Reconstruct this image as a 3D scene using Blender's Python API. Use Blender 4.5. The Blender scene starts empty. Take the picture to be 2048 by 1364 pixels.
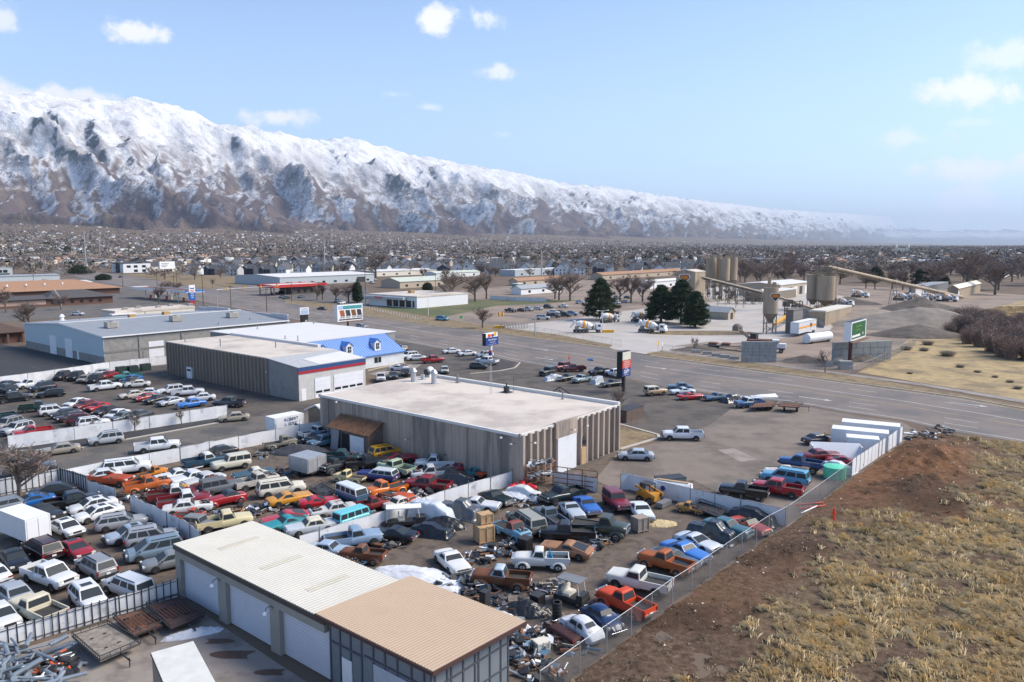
import bpy, bmesh, math, random
import numpy as np
from mathutils import Vector, Matrix
random.seed(7)
S = bpy.context.scene
COL = S.collection
FPX, PITCH, CZ = 1530.0, math.atan(194/1530.0), 27.0
cd = bpy.data.cameras.new('camera'); cam = bpy.data.objects.new('camera', cd); COL.objects.link(cam)
cd.sensor_width = 36; cd.lens = FPX/2048*36; cd.clip_start = 1; cd.clip_end = 200000
cam.location = (0, 0, CZ); cam.rotation_euler = (math.pi/2-PITCH, 0, 0)
S.camera = cam
S.render.resolution_x = 1024; S.render.resolution_y = 682
S.view_settings.view_transform = 'Standard'; S.view_settings.look = 'None'
S.view_settings.exposure = 0.64; S.view_settings.gamma = 1
SUN_AZ, SUN_EL = math.radians(82), math.radians(42)     # azimuth clockwise from +Y
sl = bpy.data.lights.new('sun', 'SUN'); so = bpy.data.objects.new('sun', sl); COL.objects.link(so)
sl.energy = 3.7; sl.angle = math.radians(32); sl.color = (1.0, .90, .76)
so.rotation_euler = (math.pi/2-SUN_EL, 0, -SUN_AZ+math.pi)
w = bpy.data.worlds.new('World'); S.world = w; w.use_nodes = True
def build_world():
 nt = w.node_tree; N = nt.nodes; L = nt.links; N.clear()
 out = N.new('ShaderNodeOutputWorld'); bg = N.new('ShaderNodeBackground')
 sky = N.new('ShaderNodeTexSky'); sky.sky_type = 'NISHITA'; sky.sun_disc = False
 sky.sun_elevation = SUN_EL; sky.sun_rotation = SUN_AZ; sky.air_density = 1.0; sky.dust_density = .6; sky.ozone_density = 2.2
 bg.inputs['Strength'].default_value = .108
 tc = N.new('ShaderNodeTexCoord')
 nz = N.new('ShaderNodeTexNoise'); nz.inputs['Scale'].default_value = 7; nz.inputs['Detail'].default_value = 9; nz.inputs['Roughness'].default_value = .62
 L.new(tc.outputs['Generated'], nz.inputs['Vector'])
 sep = N.new('ShaderNodeSeparateXYZ'); L.new(tc.outputs['Generated'], sep.inputs[0])
 mr = N.new('ShaderNodeMapRange'); mr.inputs['From Min'].default_value = .0; mr.inputs['From Max'].default_value = .42
 mr.inputs['To Min'].default_value = .66; mr.inputs['To Max'].default_value = .05
 L.new(sep.outputs['Z'], mr.inputs['Value'])
 veil = N.new('ShaderNodeMixRGB'); veil.inputs[2].default_value = (5.3, 6.7, 8.6, 1)
 tn = N.new('ShaderNodeMixRGB'); tn.blend_type = 'MULTIPLY'; tn.inputs[0].default_value = 1; tn.inputs[2].default_value = (.84, .98, 1.17, 1); L.new(sky.outputs[0], tn.inputs[1])
 L.new(mr.outputs[0], veil.inputs[0]); L.new(tn.outputs[0], veil.inputs[1])
 cur = veil.outputs[0]
 def dirv(px, py):
  x = (px-1024)/FPX; y = (682-py)/FPX
  d = Vector((x, math.cos(PITCH)+y*math.sin(PITCH), -math.sin(PITCH)+y*math.cos(PITCH)))
  return d.normalized()
 puffs = [(880,42,46,26,.95),(985,38,36,22,.8),(272,65,52,22,.9),(10,45,28,30,.7),(1008,143,44,18,.75),(556,236,72,22,.9),
    (855,214,24,9,.5),(1005,268,26,10,.5),(1828,277,60,18,.6),(2010,110,50,30,.6),(1965,180,90,28,.9),(1965,335,110,26,.8),
    (1955,390,60,22,.55),(1990,410,110,16,.5),(1900,440,160,14,.4),(60,190,90,22,.9),(155,200,70,18,.9),(788,188,36,10,.35),(1950,245,40,8,.35)]
 n2 = N.new('ShaderNodeTexNoise'); n2.inputs['Scale'].default_value = 19; n2.inputs['Detail'].default_value = 10; n2.inputs['Roughness'].default_value = .68
 L.new(tc.outputs['Generated'], n2.inputs['Vector'])
 tot = None; lowmask = None
 for (px, py, hw, hh, op) in puffs:
  d = dirv(px, py)
  mp = N.new('ShaderNodeMapping'); mp.vector_type = 'POINT'
  sc = Vector((FPX/hw, FPX/hw, FPX/hh))
  mp.inputs['Scale'].default_value = sc
  mp.inputs['Location'].default_value = (-d.x*sc.x, -d.y*sc.y, -d.z*sc.z)
  L.new(tc.outputs['Generated'], mp.inputs['Vector'])
  ln = N.new('ShaderNodeVectorMath'); ln.operation = 'LENGTH'; L.new(mp.outputs[0], ln.inputs[0])
  a = N.new('ShaderNodeMath'); a.operation = 'MULTIPLY_ADD'; a.inputs[1].default_value = -4.4; L.new(n2.outputs[0], a.inputs[0]); a.inputs[2].default_value = 3.1
  b = N.new('ShaderNodeMath'); b.operation = 'ADD'; L.new(ln.outputs['Value'], b.inputs[0]); L.new(a.outputs[0], b.inputs[1])
  m = N.new('ShaderNodeMapRange'); m.interpolation_type = 'SMOOTHSTEP'
  m.inputs['From Min'].default_value = 1.95; m.inputs['From Max'].default_value = 1.05
  m.inputs['To Min'].default_value = 0; m.inputs['To Max'].default_value = op
  L.new(b.outputs[0], m.inputs['Value'])
  if tot is None: tot = m.outputs[0]
  else:
   mx = N.new('ShaderNodeMath'); mx.operation = 'MAXIMUM'; L.new(tot, mx.inputs[0]); L.new(m.outputs[0], mx.inputs[1]); tot = mx.outputs[0]
 cc = N.new('ShaderNodeMixRGB'); cc.inputs[1].default_value = (7.8, 7.7, 8.1, 1); cc.inputs[2].default_value = (6.0, 6.1, 7.1, 1)
 L.new(nz.outputs[0], cc.inputs[0])
 fin = N.new('ShaderNodeMixRGB'); L.new(tot, fin.inputs[0]); L.new(cur, fin.inputs[1]); L.new(cc.outputs[0], fin.inputs[2])
 L.new(fin.outputs[0], bg.inputs['Color']); L.new(bg.outputs[0], out.inputs[0])
build_world()
# ---------------- helpers ----------------
A = Vector((-math.sin(math.radians(50.7)), math.cos(math.radians(50.7)), 0))   # street grid direction going away to the left
B = Vector((math.sin(math.radians(39.3)), math.cos(math.radians(39.3)), 0))    # street grid direction going away to the right
CP, SP = math.cos(PITCH), math.sin(PITCH)
def W(px, py, z=0.0):
 "world point seen at a photo pixel, at height z"
 x = (px-1024)/FPX; y = (682-py)/FPX
 d = Vector((x, CP+y*SP, -SP+y*CP)); t = (z-CZ)/d.z
 return Vector((d.x*t, d.y*t, z))
def P(v):
 v = Vector(v); y = v.y*CP-(v.z-CZ)*SP; u = v.y*SP+(v.z-CZ)*CP
 return 1024+FPX*v.x/y, 682-FPX*u/y
def ext(p, d, px):
 "distance along d from p at which the image column px is reached"
 k = (px-1024)/FPX
 dep = lambda v, c: v.y*CP-(c)*SP
 a0 = p.x-k*(p.y*CP-(p.z-CZ)*SP); a1 = d.x-k*(d.y*CP-d.z*SP)
 return -a0/a1
def hgt(p, py):
 "height z above ground point p that appears at image row py"
 k = (682-py)/FPX
 return CZ+(k*p.y*CP-p.y*SP)/(CP+k*SP)
def heading(a, b): return math.atan2(b.y-a.y, b.x-a.x)
def srgb(h):
 if isinstance(h, str):
  h = h.lstrip('#'); c = [int(h[i:i+2], 16)/255 for i in (0, 2, 4)]
 else: c = h
 return tuple(((x/12.92) if x <= .04045 else ((x+.055)/1.055)**2.4) for x in c)
MATS = {}
def mat(name, col, rough=.7, metal=0.0, var=.12, scale=1.2, bump=0.0, bscale=None, coat=0.0, stain=None, stain_amt=.5, stain_scale=.4, streak=False, spec=None, emit=0):
 """procedural material; col is linear rgb or hex. var = brightness variation by noise; stain = second colour laid in by noise."""
 if name in MATS: return MATS[name]
 c = srgb(col) if isinstance(col, str) else col
 m = bpy.data.materials.new(name); m.use_nodes = True; MATS[name] = m
 nt = m.node_tree; N = nt.nodes; L = nt.links; bs = N['Principled BSDF']
 bs.inputs['Roughness'].default_value = rough; bs.inputs['Metallic'].default_value = metal
 if coat: bs.inputs['Coat Weight'].default_value = coat; bs.inputs['Coat Roughness'].default_value = .08
 if spec is not None: bs.inputs['Specular IOR Level'].default_value = spec
 m.diffuse_color = (*c, 1)
 ge = N.new('ShaderNodeNewGeometry')
 nz = N.new('ShaderNodeTexNoise'); nz.inputs['Scale'].default_value = scale; nz.inputs['Detail'].default_value = 6; nz.inputs['Roughness'].default_value = .6
 src = ge.outputs['Position']
 if streak:
  mp = N.new('ShaderNodeMapping'); mp.inputs['Scale'].default_value = (1, 1, .12); L.new(src, mp.inputs['Vector']); L.new(mp.outputs[0], nz.inputs['Vector'])
 else: L.new(src, nz.inputs['Vector'])
 mr = N.new('ShaderNodeMapRange'); mr.inputs['From Min'].default_value = .25; mr.inputs['From Max'].default_value = .75
 mr.inputs['To Min'].default_value = 1-var; mr.inputs['To Max'].default_value = 1+var
 L.new(nz.outputs[0], mr.inputs['Value'])
 vm = N.new('ShaderNodeVectorMath'); vm.operation = 'SCALE'; vm.inputs[0].default_value = c; L.new(mr.outputs[0], vm.inputs['Scale'])
 o = vm.outputs[0]
 if stain is not None:
  s = srgb(stain) if isinstance(stain, str) else stain
  n2 = N.new('ShaderNodeTexNoise'); n2.inputs['Scale'].default_value = stain_scale; n2.inputs['Detail'].default_value = 8; n2.inputs['Roughness'].default_value = .65
  if streak: L.new(mp.outputs[0], n2.inputs['Vector'])
  else: L.new(src, n2.inputs['Vector'])
  r2 = N.new('ShaderNodeMapRange'); r2.inputs['From Min'].default_value = 1-stain_amt-.12; r2.inputs['From Max'].default_value = 1-stain_amt+.12
  r2.inputs['From Min'].default_value = .5+(.5-stain_amt)*.6-.06; r2.inputs['From Max'].default_value = .5+(.5-stain_amt)*.6+.07
  L.new(n2.outputs[0], r2.inputs['Value'])
  mx = N.new('ShaderNodeMixRGB'); L.new(r2.outputs[0], mx.inputs[0]); L.new(o, mx.inputs[1]); mx.inputs[2].default_value = (*s, 1); o = mx.outputs[0]
 L.new(o, bs.inputs['Base Color'])
 if emit: L.new(o, bs.inputs['Emission Color']); bs.inputs['Emission Strength'].default_value = emit
 if bump:
  nb = N.new('ShaderNodeTexNoise'); nb.inputs['Scale'].default_value = bscale or scale*6; nb.inputs['Detail'].default_value = 4; L.new(src, nb.inputs['Vector'])
  bp = N.new('ShaderNodeBump'); bp.inputs['Strength'].default_value = bump; bp.inputs['Distance'].default_value = .05
  L.new(nb.outputs[0], bp.inputs['Height']); L.new(bp.outputs[0], bs.inputs['Normal'])
 return m
def tag(o, label, cat, group=None, kind=None):
 if label: o['label'] = label
 if cat: o['category'] = cat
 if group: o['group'] = group
 if kind: o['kind'] = kind
 return o
def empty(name, loc, rz=0, label=None, cat=None, group=None):
 o = bpy.data.objects.new(name, None); COL.objects.link(o); o.location = loc; o.rotation_euler = (0, 0, rz); o.empty_display_size = .5
 return tag(o, label, cat, group)
def copy_tree(o, kidmap, parent=None):
 c = o.copy(); COL.objects.link(c)
 if parent is not None: c.parent = parent
 for ch in kidmap.get(o.name, ()): copy_tree(ch, kidmap, c)
 return c
class MB:
 "collects shapes and links them as one mesh object"
 def __init__(s): s.v = []; s.f = []; s.m = []; s.sm = []
 def add(s, vs, fs, mi=0, smooth=False):
  b = len(s.v); s.v += [tuple(v) for v in vs]; s.f += [tuple(i+b for i in f) for f in fs]; s.m += [mi]*len(fs); s.sm += [smooth]*len(fs); return s
 def box(s, c, d, mi=0, rz=0, M=None):
  cx, cy, cz = c; dx, dy, dz = d[0]/2, d[1]/2, d[2]/2
  vs = [Vector((x*dx, y*dy, z*dz)) for z in (-1, 1) for x, y in ((-1, -1), (1, -1), (1, 1), (-1, 1))]
  if rz: R = Matrix.Rotation(rz, 3, 'Z'); vs = [R@v for v in vs]
  if M is not None: vs = [M@v for v in vs]
  vs = [v+Vector(c) for v in vs]
  return s.add(vs, [(3, 2, 1, 0), (4, 5, 6, 7), (0, 1, 5, 4), (1, 2, 6, 5), (2, 3, 7, 6), (3, 0, 4, 7)], mi)
 def prism(s, pts, z0, z1, mi=0, cap=True):
  "pts: ccw list of (x,y)"
  n = len(pts); vs = [(p[0], p[1], z0) for p in pts]+[(p[0], p[1], z1) for p in pts]
  fs = [(i, (i+1) % n, n+(i+1) % n, n+i) for i in range(n)]
  if cap: fs += [tuple(range(n, 2*n)), tuple(reversed(range(n)))]
  return s.add(vs, fs, mi)
 def tube(s, p, q, r, r2=None, n=8, mi=0, cap=True, smooth=True):
  p = Vector(p); q = Vector(q); d = (q-p)
  if d.length < 1e-6: return s
  d.normalize(); a = d.orthogonal().normalized(); b = d.cross(a); r2 = r if r2 is None else r2
  ring = lambda c, R: [c+(a*math.cos(t)+b*math.sin(t))*R for t in [2*math.pi*i/n for i in range(n)]]
  vs = ring(p, r)+ring(q, r2); fs = [(i, (i+1) % n, n+(i+1) % n, n+i) for i in range(n)]
  s.add(vs, fs, mi, smooth)
  if cap: s.add(vs, [tuple(reversed(range(n))), tuple(range(n, 2*n))], mi)
  return s
 def path(s, pts, r, n=6, mi=0):
  for a, b in zip(pts, pts[1:]): s.tube(a, b, r, n=n, mi=mi)
  return s
 def cone(s, c, r, h, n=16, mi=0, r2=0.0):
  return s.tube(c, (c[0], c[1], c[2]+h), r, max(r2, .001), n, mi)
 def quad(s, a, b, c, d, mi=0): return s.add([a, b, c, d], [(0, 1, 2, 3)], mi)
 def slab(s, pts, th, mi=0, down=None):
  "thick sheet from a planar polygon (Vectors), extruded by th along its normal"
  pts = [Vector(p) for p in pts]; nn = Vector((0, 0, 0))
  for i in range(len(pts)): nn += pts[i].cross(pts[(i+1) % len(pts)])
  nn.normalize(); n = len(pts); vs = pts+[p+nn*th for p in pts]
  return s.add(vs, [tuple(reversed(range(n))), tuple(range(n, 2*n))]+[(i, (i+1) % n, n+(i+1) % n, n+i) for i in range(n)], mi)
 def ell(s, c, r, n=10, k=6, mi=0, M=None, noise=0, top=False):
  vs = []; fs = []
  for j in range(k+1):
   ph = (math.pi/2*j/k) if top else (-math.pi/2+math.pi*j/k)
   for i in range(n):
    t = 2*math.pi*i/n; q = 1+(random.uniform(-noise, noise) if noise else 0)
    v = Vector((math.cos(t)*math.cos(ph)*r[0]*q, math.sin(t)*math.cos(ph)*r[1]*q, math.sin(ph)*r[2]*q))
    if M is not None: v = M@v
    vs.append(v+Vector(c))
  for j in range(k):
   for i in range(n): fs.append((j*n+i, j*n+(i+1) % n, (j+1)*n+(i+1) % n, (j+1)*n+i))
  return s.add(vs, fs, mi, True)
 def build(s, name, mats, parent=None, loc=None, sharp=None):
  me = bpy.data.meshes.new(name); me.from_pydata(s.v, [], s.f)
  if not isinstance(mats, (list, tuple)): mats = [mats]
  for m in mats: me.materials.append(m)
  me.polygons.foreach_set('material_index', s.m); me.polygons.foreach_set('use_smooth', s.sm)
  me.update()
  if sharp: me.set_sharp_from_angle(angle=math.radians(sharp))
  o = bpy.data.objects.new(name, me); COL.objects.link(o)
  if parent is not None: o.parent = parent
  if loc is not None: o.location = loc
  return o
def npmesh(name, verts, faces, mats, mi=None, smooth=False):
 "fast mesh from numpy arrays, faces (n,k)"
 me = bpy.data.meshes.new(name); n, k = faces.shape
 me.vertices.add(len(verts)); me.vertices.foreach_set('co', np.ascontiguousarray(verts, dtype=np.float32).ravel())
 me.loops.add(n*k); me.loops.foreach_set('vertex_index', np.ascontiguousarray(faces, dtype=np.int32).ravel())
 me.polygons.add(n); me.polygons.foreach_set('loop_start', np.arange(0, n*k, k, dtype=np.int32))
 for m in (mats if isinstance(mats, (list, tuple)) else [mats]): me.materials.append(m)
 if mi is not None: me.polygons.foreach_set('material_index', np.ascontiguousarray(mi, dtype=np.int32))
 if smooth: me.polygons.foreach_set('use_smooth', np.ones(n, dtype=bool))
 me.update(calc_edges=True); me.validate()
 o = bpy.data.objects.new(name, me); COL.objects.link(o); return o
_rs = np.random.RandomState(3); _perm = _rs.permutation(512); _g = _rs.rand(512)*2*np.pi; _gx, _gy = np.cos(_g), np.sin(_g)
def perlin(x, y):
 x = np.asarray(x, float); y = np.asarray(y, float)
 xi = np.floor(x).astype(int); yi = np.floor(y).astype(int); xf = x-xi; yf = y-yi
 u = xf**3*(xf*(xf*6-15)+10); v = yf**3*(yf*(yf*6-15)+10)
 def g(a, b, fx, fy):
  h = _perm[(_perm[(xi+a) % 512]+yi+b) % 512]; return _gx[h]*fx+_gy[h]*fy
 n00 = g(0, 0, xf, yf); n10 = g(1, 0, xf-1, yf); n01 = g(0, 1, xf, yf-1); n11 = g(1, 1, xf-1, yf-1)
 return (n00*(1-u)+n10*u)*(1-v)+(n01*(1-u)+n11*u)*v
def fbm(x, y, o=5, lac=2.03, gain=.5):
 r = 0; a = 1
 for i in range(o): r = r+a*perlin(x+i*17.3, y-i*9.1); x = x*lac; y = y*lac; a *= gain
 return r
def ridged(x, y, o=5, gain=.5):
 r = 0; a = 1; w = 1
 for i in range(o):
  n = 1-np.abs(perlin(x+i*13.7, y+i*5.9))*1.7; n = n*n*np.clip(w, 0, 1); r = r+a*n; w = n*1.6; x = x*2.07; y = y*2.07; a *= gain
 return r
def smooth(a, b, x): t = np.clip((x-a)/(b-a), 0, 1); return t*t*(3-2*t)
MO = np.array([-5150., 7700.]); MD = np.array([.55, .8352]); MN = np.array([.8352, -.55])
def bench(x, y):
 t = (x-MO[0])*MN[0]+(y-MO[1])*MN[1]
 s = (x-MO[0])*MD[0]+(y-MO[1])*MD[1]
 h = 120*np.clip((7200-t)/3400, 0, 1.1)**2.0
 return h+np.where(t < 7000, 9*fbm(x/900, y/900, 3), 0)*smooth(7200, 6000, t)
# ---------------- terrain ----------------
def mat_ground():
 m = bpy.data.materials.new('valley_ground'); m.use_nodes = True; nt = m.node_tree; N = nt.nodes; L = nt.links; bs = N['Principled BSDF']
 bs.inputs['Roughness'].default_value = .95; bs.inputs['Specular IOR Level'].default_value = .1
 ge = N.new('ShaderNodeNewGeometry')
 def noise(s, d=6): n = N.new('ShaderNodeTexNoise'); n.inputs['Scale'].default_value = s; n.inputs['Detail'].default_value = d; L.new(ge.outputs['Position'], n.inputs['Vector']); return n.outputs[0]
 def ramp(src, stops):
  r = N.new('ShaderNodeValToRGB'); e = r.color_ramp.elements
  while len(e) < len(stops): e.new(.5)
  for el, (p, c) in zip(e, stops): el.position = p; el.color = (*srgb(c), 1)
  L.new(src, r.inputs[0]); return r.outputs[0]
 a = ramp(noise(.0045), [(.3, '#5c5048'), (.45, '#6c5e52'), (.55, '#605651'), (.7, '#7d6c59')])
 b = ramp(noise(.06), [(.35, '#62574e'), (.5, '#7d6e5c'), (.65, '#6d6661')])
 mx = N.new('ShaderNodeMixRGB'); mx.inputs[0].default_value = .45; L.new(a, mx.inputs[1]); L.new(b, mx.inputs[2])
 L.new(mx.outputs[0], bs.inputs['Base Color']); return m
def make_ground():
 r = np.concatenate([np.linspace(-60, 300, 60), np.geomspace(310, 60000, 260)])
 th = np.linspace(-1.25, 1.25, 190)
 R, T = np.meshgrid(r, th, indexing='ij')
 rr = np.where(R < 0, 0, R)
 X = np.tan(T*.78)*np.maximum(R+90, 30)*1.25; Y = R
 Z = bench(X, Y)
 V = np.stack([X, Y, Z], -1).reshape(-1, 3)
 nr, nc = R.shape; i = np.arange(nr-1)[:, None]*nc+np.arange(nc-1)[None, :]
 F = np.stack([i, i+1, i+nc+1, i+nc], -1).reshape(-1, 4)[:, ::-1]
 o = npmesh('ground', V, F, mat_ground(), smooth=True); tag(o, None, None, kind='structure')
make_ground()
def mat_mountain():
 m = bpy.data.materials.new('mountain_slopes'); m.use_nodes = True; nt = m.node_tree; N = nt.nodes; L = nt.links; bs = N['Principled BSDF']
 bs.inputs['Roughness'].default_value = .95; bs.inputs['Specular IOR Level'].default_value = .05
 ge = N.new('ShaderNodeNewGeometry'); sep = N.new('ShaderNodeSeparateXYZ'); L.new(ge.outputs['Position'], sep.inputs[0])
 sn = N.new('ShaderNodeSeparateXYZ'); L.new(ge.outputs['Normal'], sn.inputs[0])
 def noise(s, d=8, r=.6): n = N.new('ShaderNodeTexNoise'); n.inputs['Scale'].default_value = s; n.inputs['Detail'].default_value = d; n.inputs['Roughness'].default_value = r; L.new(ge.outputs['Position'], n.inputs['Vector']); return n.outputs[0]
 def math_(op, a, b=None, c=None):
  n = N.new('ShaderNodeMath'); n.operation = op
  for k, v in enumerate((a, b, c)):
   if v is None: continue
   if isinstance(v, (int, float)): n.inputs[k].default_value = v
   else: L.new(v, n.inputs[k])
  return n.outputs[0]
 def sst(v, a, b):
  r = N.new('ShaderNodeMapRange'); r.interpolation_type = 'SMOOTHSTEP'; r.inputs['From Min'].default_value = a; r.inputs['From Max'].default_value = b; L.new(v, r.inputs['Value']); return r.outputs[0]
 z = sep.outputs['Z']
 br = N.new('ShaderNodeValToRGB'); e = br.color_ramp.elements; e[0].position = .3; e[0].color = (*srgb('#544b4b'), 1); e[1].position = .72; e[1].color = (*srgb('#7a6d5f'), 1)
 e2 = e.new(.5); e2.color = (*srgb('#605657'), 1); L.new(noise(.004), br.inputs[0])
 h = math_('MULTIPLY_ADD', noise(.0016, 10, .68), 900, z)      # z + n*900
 face = math_('MULTIPLY', sn.outputs['X'], -620)                 # slopes turned from the sun hold more
 h = math_('ADD', h, face)
 snow = sst(h, 700, 1010)
 spk = noise(.03, 10, .8)
 hi = sst(z, 500, 1350)
 thr = math_('MULTIPLY_ADD', hi, .17, .45)
 d = math_('SUBTRACT', spk, thr); spm = sst(d, -.05, .10)
 big = sst(noise(.0022, 4), .40, .58)                            # where scrub is thick
 keep = math_('MULTIPLY', math_('SUBTRACT', 1.0, spm), math_('MULTIPLY_ADD', big, .75, .2))
 keep = math_('MULTIPLY', keep, math_('SUBTRACT', 1.2, hi))
 rk = sst(noise(.0075, 8, .72), .50, .62); snow = math_('MULTIPLY', math_('MULTIPLY', snow, math_('SUBTRACT', 1.0, keep)), math_('SUBTRACT', 1.0, math_('MULTIPLY', rk, math_('SUBTRACT', .85, math_('MULTIPLY', hi, .55)))))
 mx = N.new('ShaderNodeMixRGB'); L.new(snow, mx.inputs[0]); L.new(br.outputs[0], mx.inputs[1]); mx.inputs[2].default_value = (.72, .735, .76, 1)
 cz = math_('MULTIPLY', sst(z, 600, 850), math_('SUBTRACT', 1.0, sst(z, 1250, 1480)))
 cf = sst(noise(.0015, 3), .45, .51); cn = sst(sn.outputs['X'], .10, -.06)
 fine = sst(noise(.012, 6, .8), .38, .50)
 con = math_('MULTIPLY', math_('MULTIPLY', cz, cf), math_('MULTIPLY', cn, fine))
 con2 = math_('MULTIPLY', sst(noise(.05, 4, .8), .60, .66), math_('MULTIPLY', sst(z, 450, 800), .8))
 con = math_('MAXIMUM', con, con2)
 m2 = N.new('ShaderNodeMixRGB'); L.new(con, m2.inputs[0]); L.new(mx.outputs[0], m2.inputs[1]); m2.inputs[2].default_value = (.045, .065, .07, 1)
 bp = N.new('ShaderNodeBump'); bp.inputs['Strength'].default_value = 1; bp.inputs['Distance'].default_value = 55; L.new(noise(.0045, 7, .62), bp.inputs['Height']); L.new(bp.outputs[0], bs.inputs['Normal'])
 L.new(m2.outputs[0], bs.inputs['Base Color']); return m
def crest_h(px):
 xs = [-400,-150,0,60,120,190,240,300,350,400,440,520,600,640,700,760,800,860,920,1000,1080,1150,1200,1280,1360,1440,1520,1600,1700,1800,1900,2048,2300]
 ys = [170,185,190,200,206,212,207,213,222,238,262,262,282,292,284,296,312,322,334,346,362,374,376,388,400,408,418,424,430,436,441,446,452]
 return np.interp(px, xs, ys)
def make_mountains():
 s = [-3500.]
 while s[-1] < 62000: s.append(s[-1]+max(26, .0034*(s[-1]+9500)))
 s = np.array(s)
 t = np.concatenate([np.linspace(-3200, -300, 12), np.linspace(-250, 4700, 340), np.linspace(4760, 5200, 4)])
 Sg, Tg = np.meshgrid(s, t, indexing='ij')
 cx = MO[0]+MD[0]*s; cy = MO[1]+MD[1]*s; px = 1024+cx/cy*FPX*(1/1.0)
 pxs = 1024+FPX*cx/(cy*CP+27*SP)
 Hc = 27+(488-crest_h(pxs))/FPX*cy*1.0
 sc = 1+np.clip(s, 0, 1e9)/24000*.9                     # features grow with range
 u = Sg/(1500*sc[:, None]); v = Tg/1500
 warp = .30*fbm(u*.8+3, v*.7, 3)
 sp = ridged(u*.85+warp-v*.22, v*.08+5, 1, .5)
 br = ridged(u*2.3+warp*2+7, v*.55, 2, .5)
 sp2 = ridged(u*4.2+3*warp+v*.9+9, v*1.6, 4, .6)
 sp3 = ridged(u*11+4*warp+v*1.6, v*3.4+2, 3, .6)
 T = Tg/3500
 tt = np.clip(T, 0, 1.4)
 spn = np.clip(sp, 0, 1)
 foot = .66+.42*spn
 p2 = np.clip(1-tt/foot, 0, 1)
 bb = np.clip(br, 0, 1.1)
 q = np.clip(1-tt/(1.06+.26*spn), 0, 1)
 hrel = q**(1.22+1.9*(1-spn)*smooth(0, .22, T)+.45*(1-bb)*smooth(.1, .4, T))
 back = np.clip(-Tg/3200, 0, 1); hrel = hrel*(1-back*.8)
 env = smooth(.0, .22, T)*smooth(0, .22, q)
 Z = Hc[:, None]*hrel
 Z += env*Hc[:, None]*(.045*(sp2-.8)+.022*(sp3-.7))
 Z += smooth(-.02, .10, T)*(1-smooth(.95, 1.1, T))*Hc[:, None]*.016*fbm(Sg/200, Tg/200, 4, gain=.6)
 Z += (1-smooth(.0, .1, np.abs(T)))*Hc[:, None]*.030*(ridged(Sg/520, Tg/520, 4)-.7)
 X = MO[0]+MD[0]*Sg+MN[0]*Tg; Y = MO[1]+MD[1]*Sg+MN[1]*Tg
 base = bench(X, Y); k = smooth(1.16, 1.33, T)
 Z = np.where(T > 0, Z*(1-k)+(base-6)*k, Z)
 Z = np.maximum(Z, np.where(T > 1.33, base-8, base*.97-4))
 V = np.stack([X, Y, Z], -1).reshape(-1, 3); ns, nt_ = Sg.shape
 i = np.arange(ns-1)[:, None]*nt_+np.arange(nt_-1)[None, :]
 F = np.stack([i, i+1, i+nt_+1, i+nt_], -1).reshape(-1, 4)
 o = npmesh('mountain_range', V, F, mat_mountain(), smooth=True); tag(o, None, None, kind='structure')
make_mountains()
def make_far_range():
 s = np.linspace(0, 1, 420); px = 1350+s*1500; Yc = 46000+s*6000
 t = np.linspace(0, 1, 40); Sg, Tg = np.meshgrid(s, t, indexing='ij')
 H = (1050-330*s+260*fbm(s*9, s*0+4, 5))
 Xc = (px-1024)/FPX*Yc
 X = Xc[:, None]+Sg*0; Y = Yc[:, None]-(1-Tg)*9000
 Z = H[:, None]*(Tg**1.1)*(1+.25*fbm(Sg*30, Tg*3, 4))-20
 V = np.stack([X, Y, Z], -1).reshape(-1, 3); i = np.arange(419)[:, None]*40+np.arange(39)[None, :]
 F = np.stack([i, i+1, i+41, i+40], -1).reshape(-1, 4)[:, ::-1]
 tag(npmesh('distant_hills', V, F, bpy.data.materials['mountain_slopes'], smooth=True), None, None, kind='structure')
make_far_range()
# ---------------- sheets of ground ----------------
asph = mat('asphalt_old', (.130, .114, .098), .9, var=.16, scale=.5, bump=.15, bscale=14, stain=(.075, .073, .072), stain_amt=.42, stain_scale=.16)
asph_road = mat('asphalt_road', (.180, .152, .134), .9, var=.10, scale=.25, bump=.1, bscale=12, stain=(.125, .115, .110), stain_amt=.45, stain_scale=.08)
asph_dark = mat('asphalt_sealed', (.035, .036, .038), .85, var=.15, scale=.4, stain=(.055, .054, .052), stain_amt=.35, stain_scale=.3)
asph_lot = mat('asphalt_lot', (.104, .088, .074), .9, var=.2, scale=.35, stain=(.062, .054, .047), stain_amt=.45, stain_scale=.22, bump=.15, bscale=9)
conc = mat('concrete_ground', (.27, .235, .205), .9, var=.14, scale=.5, stain=(.19, .16, .14), stain_amt=.4, stain_scale=.35)
plantg = mat('plant_yard', (.42, .39, .36), .95, var=.12, scale=.12, stain=(.38, .34, .30), stain_amt=.42, stain_scale=.05)
dirt_yard = mat('yard_dirt', (.128, .098, .076), .95, var=.25, scale=1.1, stain=(.075, .058, .046), stain_amt=.42, stain_scale=.8, bump=.5, bscale=5)
dirt_lot = mat('gravel_lot', (.195, .160, .132), .95, var=.15, scale=.4, stain=(.13, .108, .092), stain_amt=.45, stain_scale=.16, bump=.25, bscale=8)
dirt_red = mat('packed_dirt', (.26, .20, .155), .95, var=.18, scale=.15, stain=(.17, .135, .11), stain_amt=.45, stain_scale=.06)
drygrass = mat('winter_grass', (.225, .165, .090), .95, var=.3, scale=.8, stain=(.13, .095, .055), stain_amt=.42, stain_scale=.35, bump=.5, bscale=10)
grass_green = mat('lawn_green', (.085, .10, .038), .95, var=.25, scale=.6, stain=(.14, .12, .055), stain_amt=.4, stain_scale=.06)
straw = mat('straw_ground', (.36, .265, .130), .95, var=.3, scale=.5, stain=(.20, .15, .085), stain_amt=.45, stain_scale=.12, bump=.6, bscale=6)
paint_w = mat('road_paint_white', (.62, .61, .59), .8, var=.2, scale=2, stain=(.25, .23, .22), stain_amt=.3, stain_scale=1.5)
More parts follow.
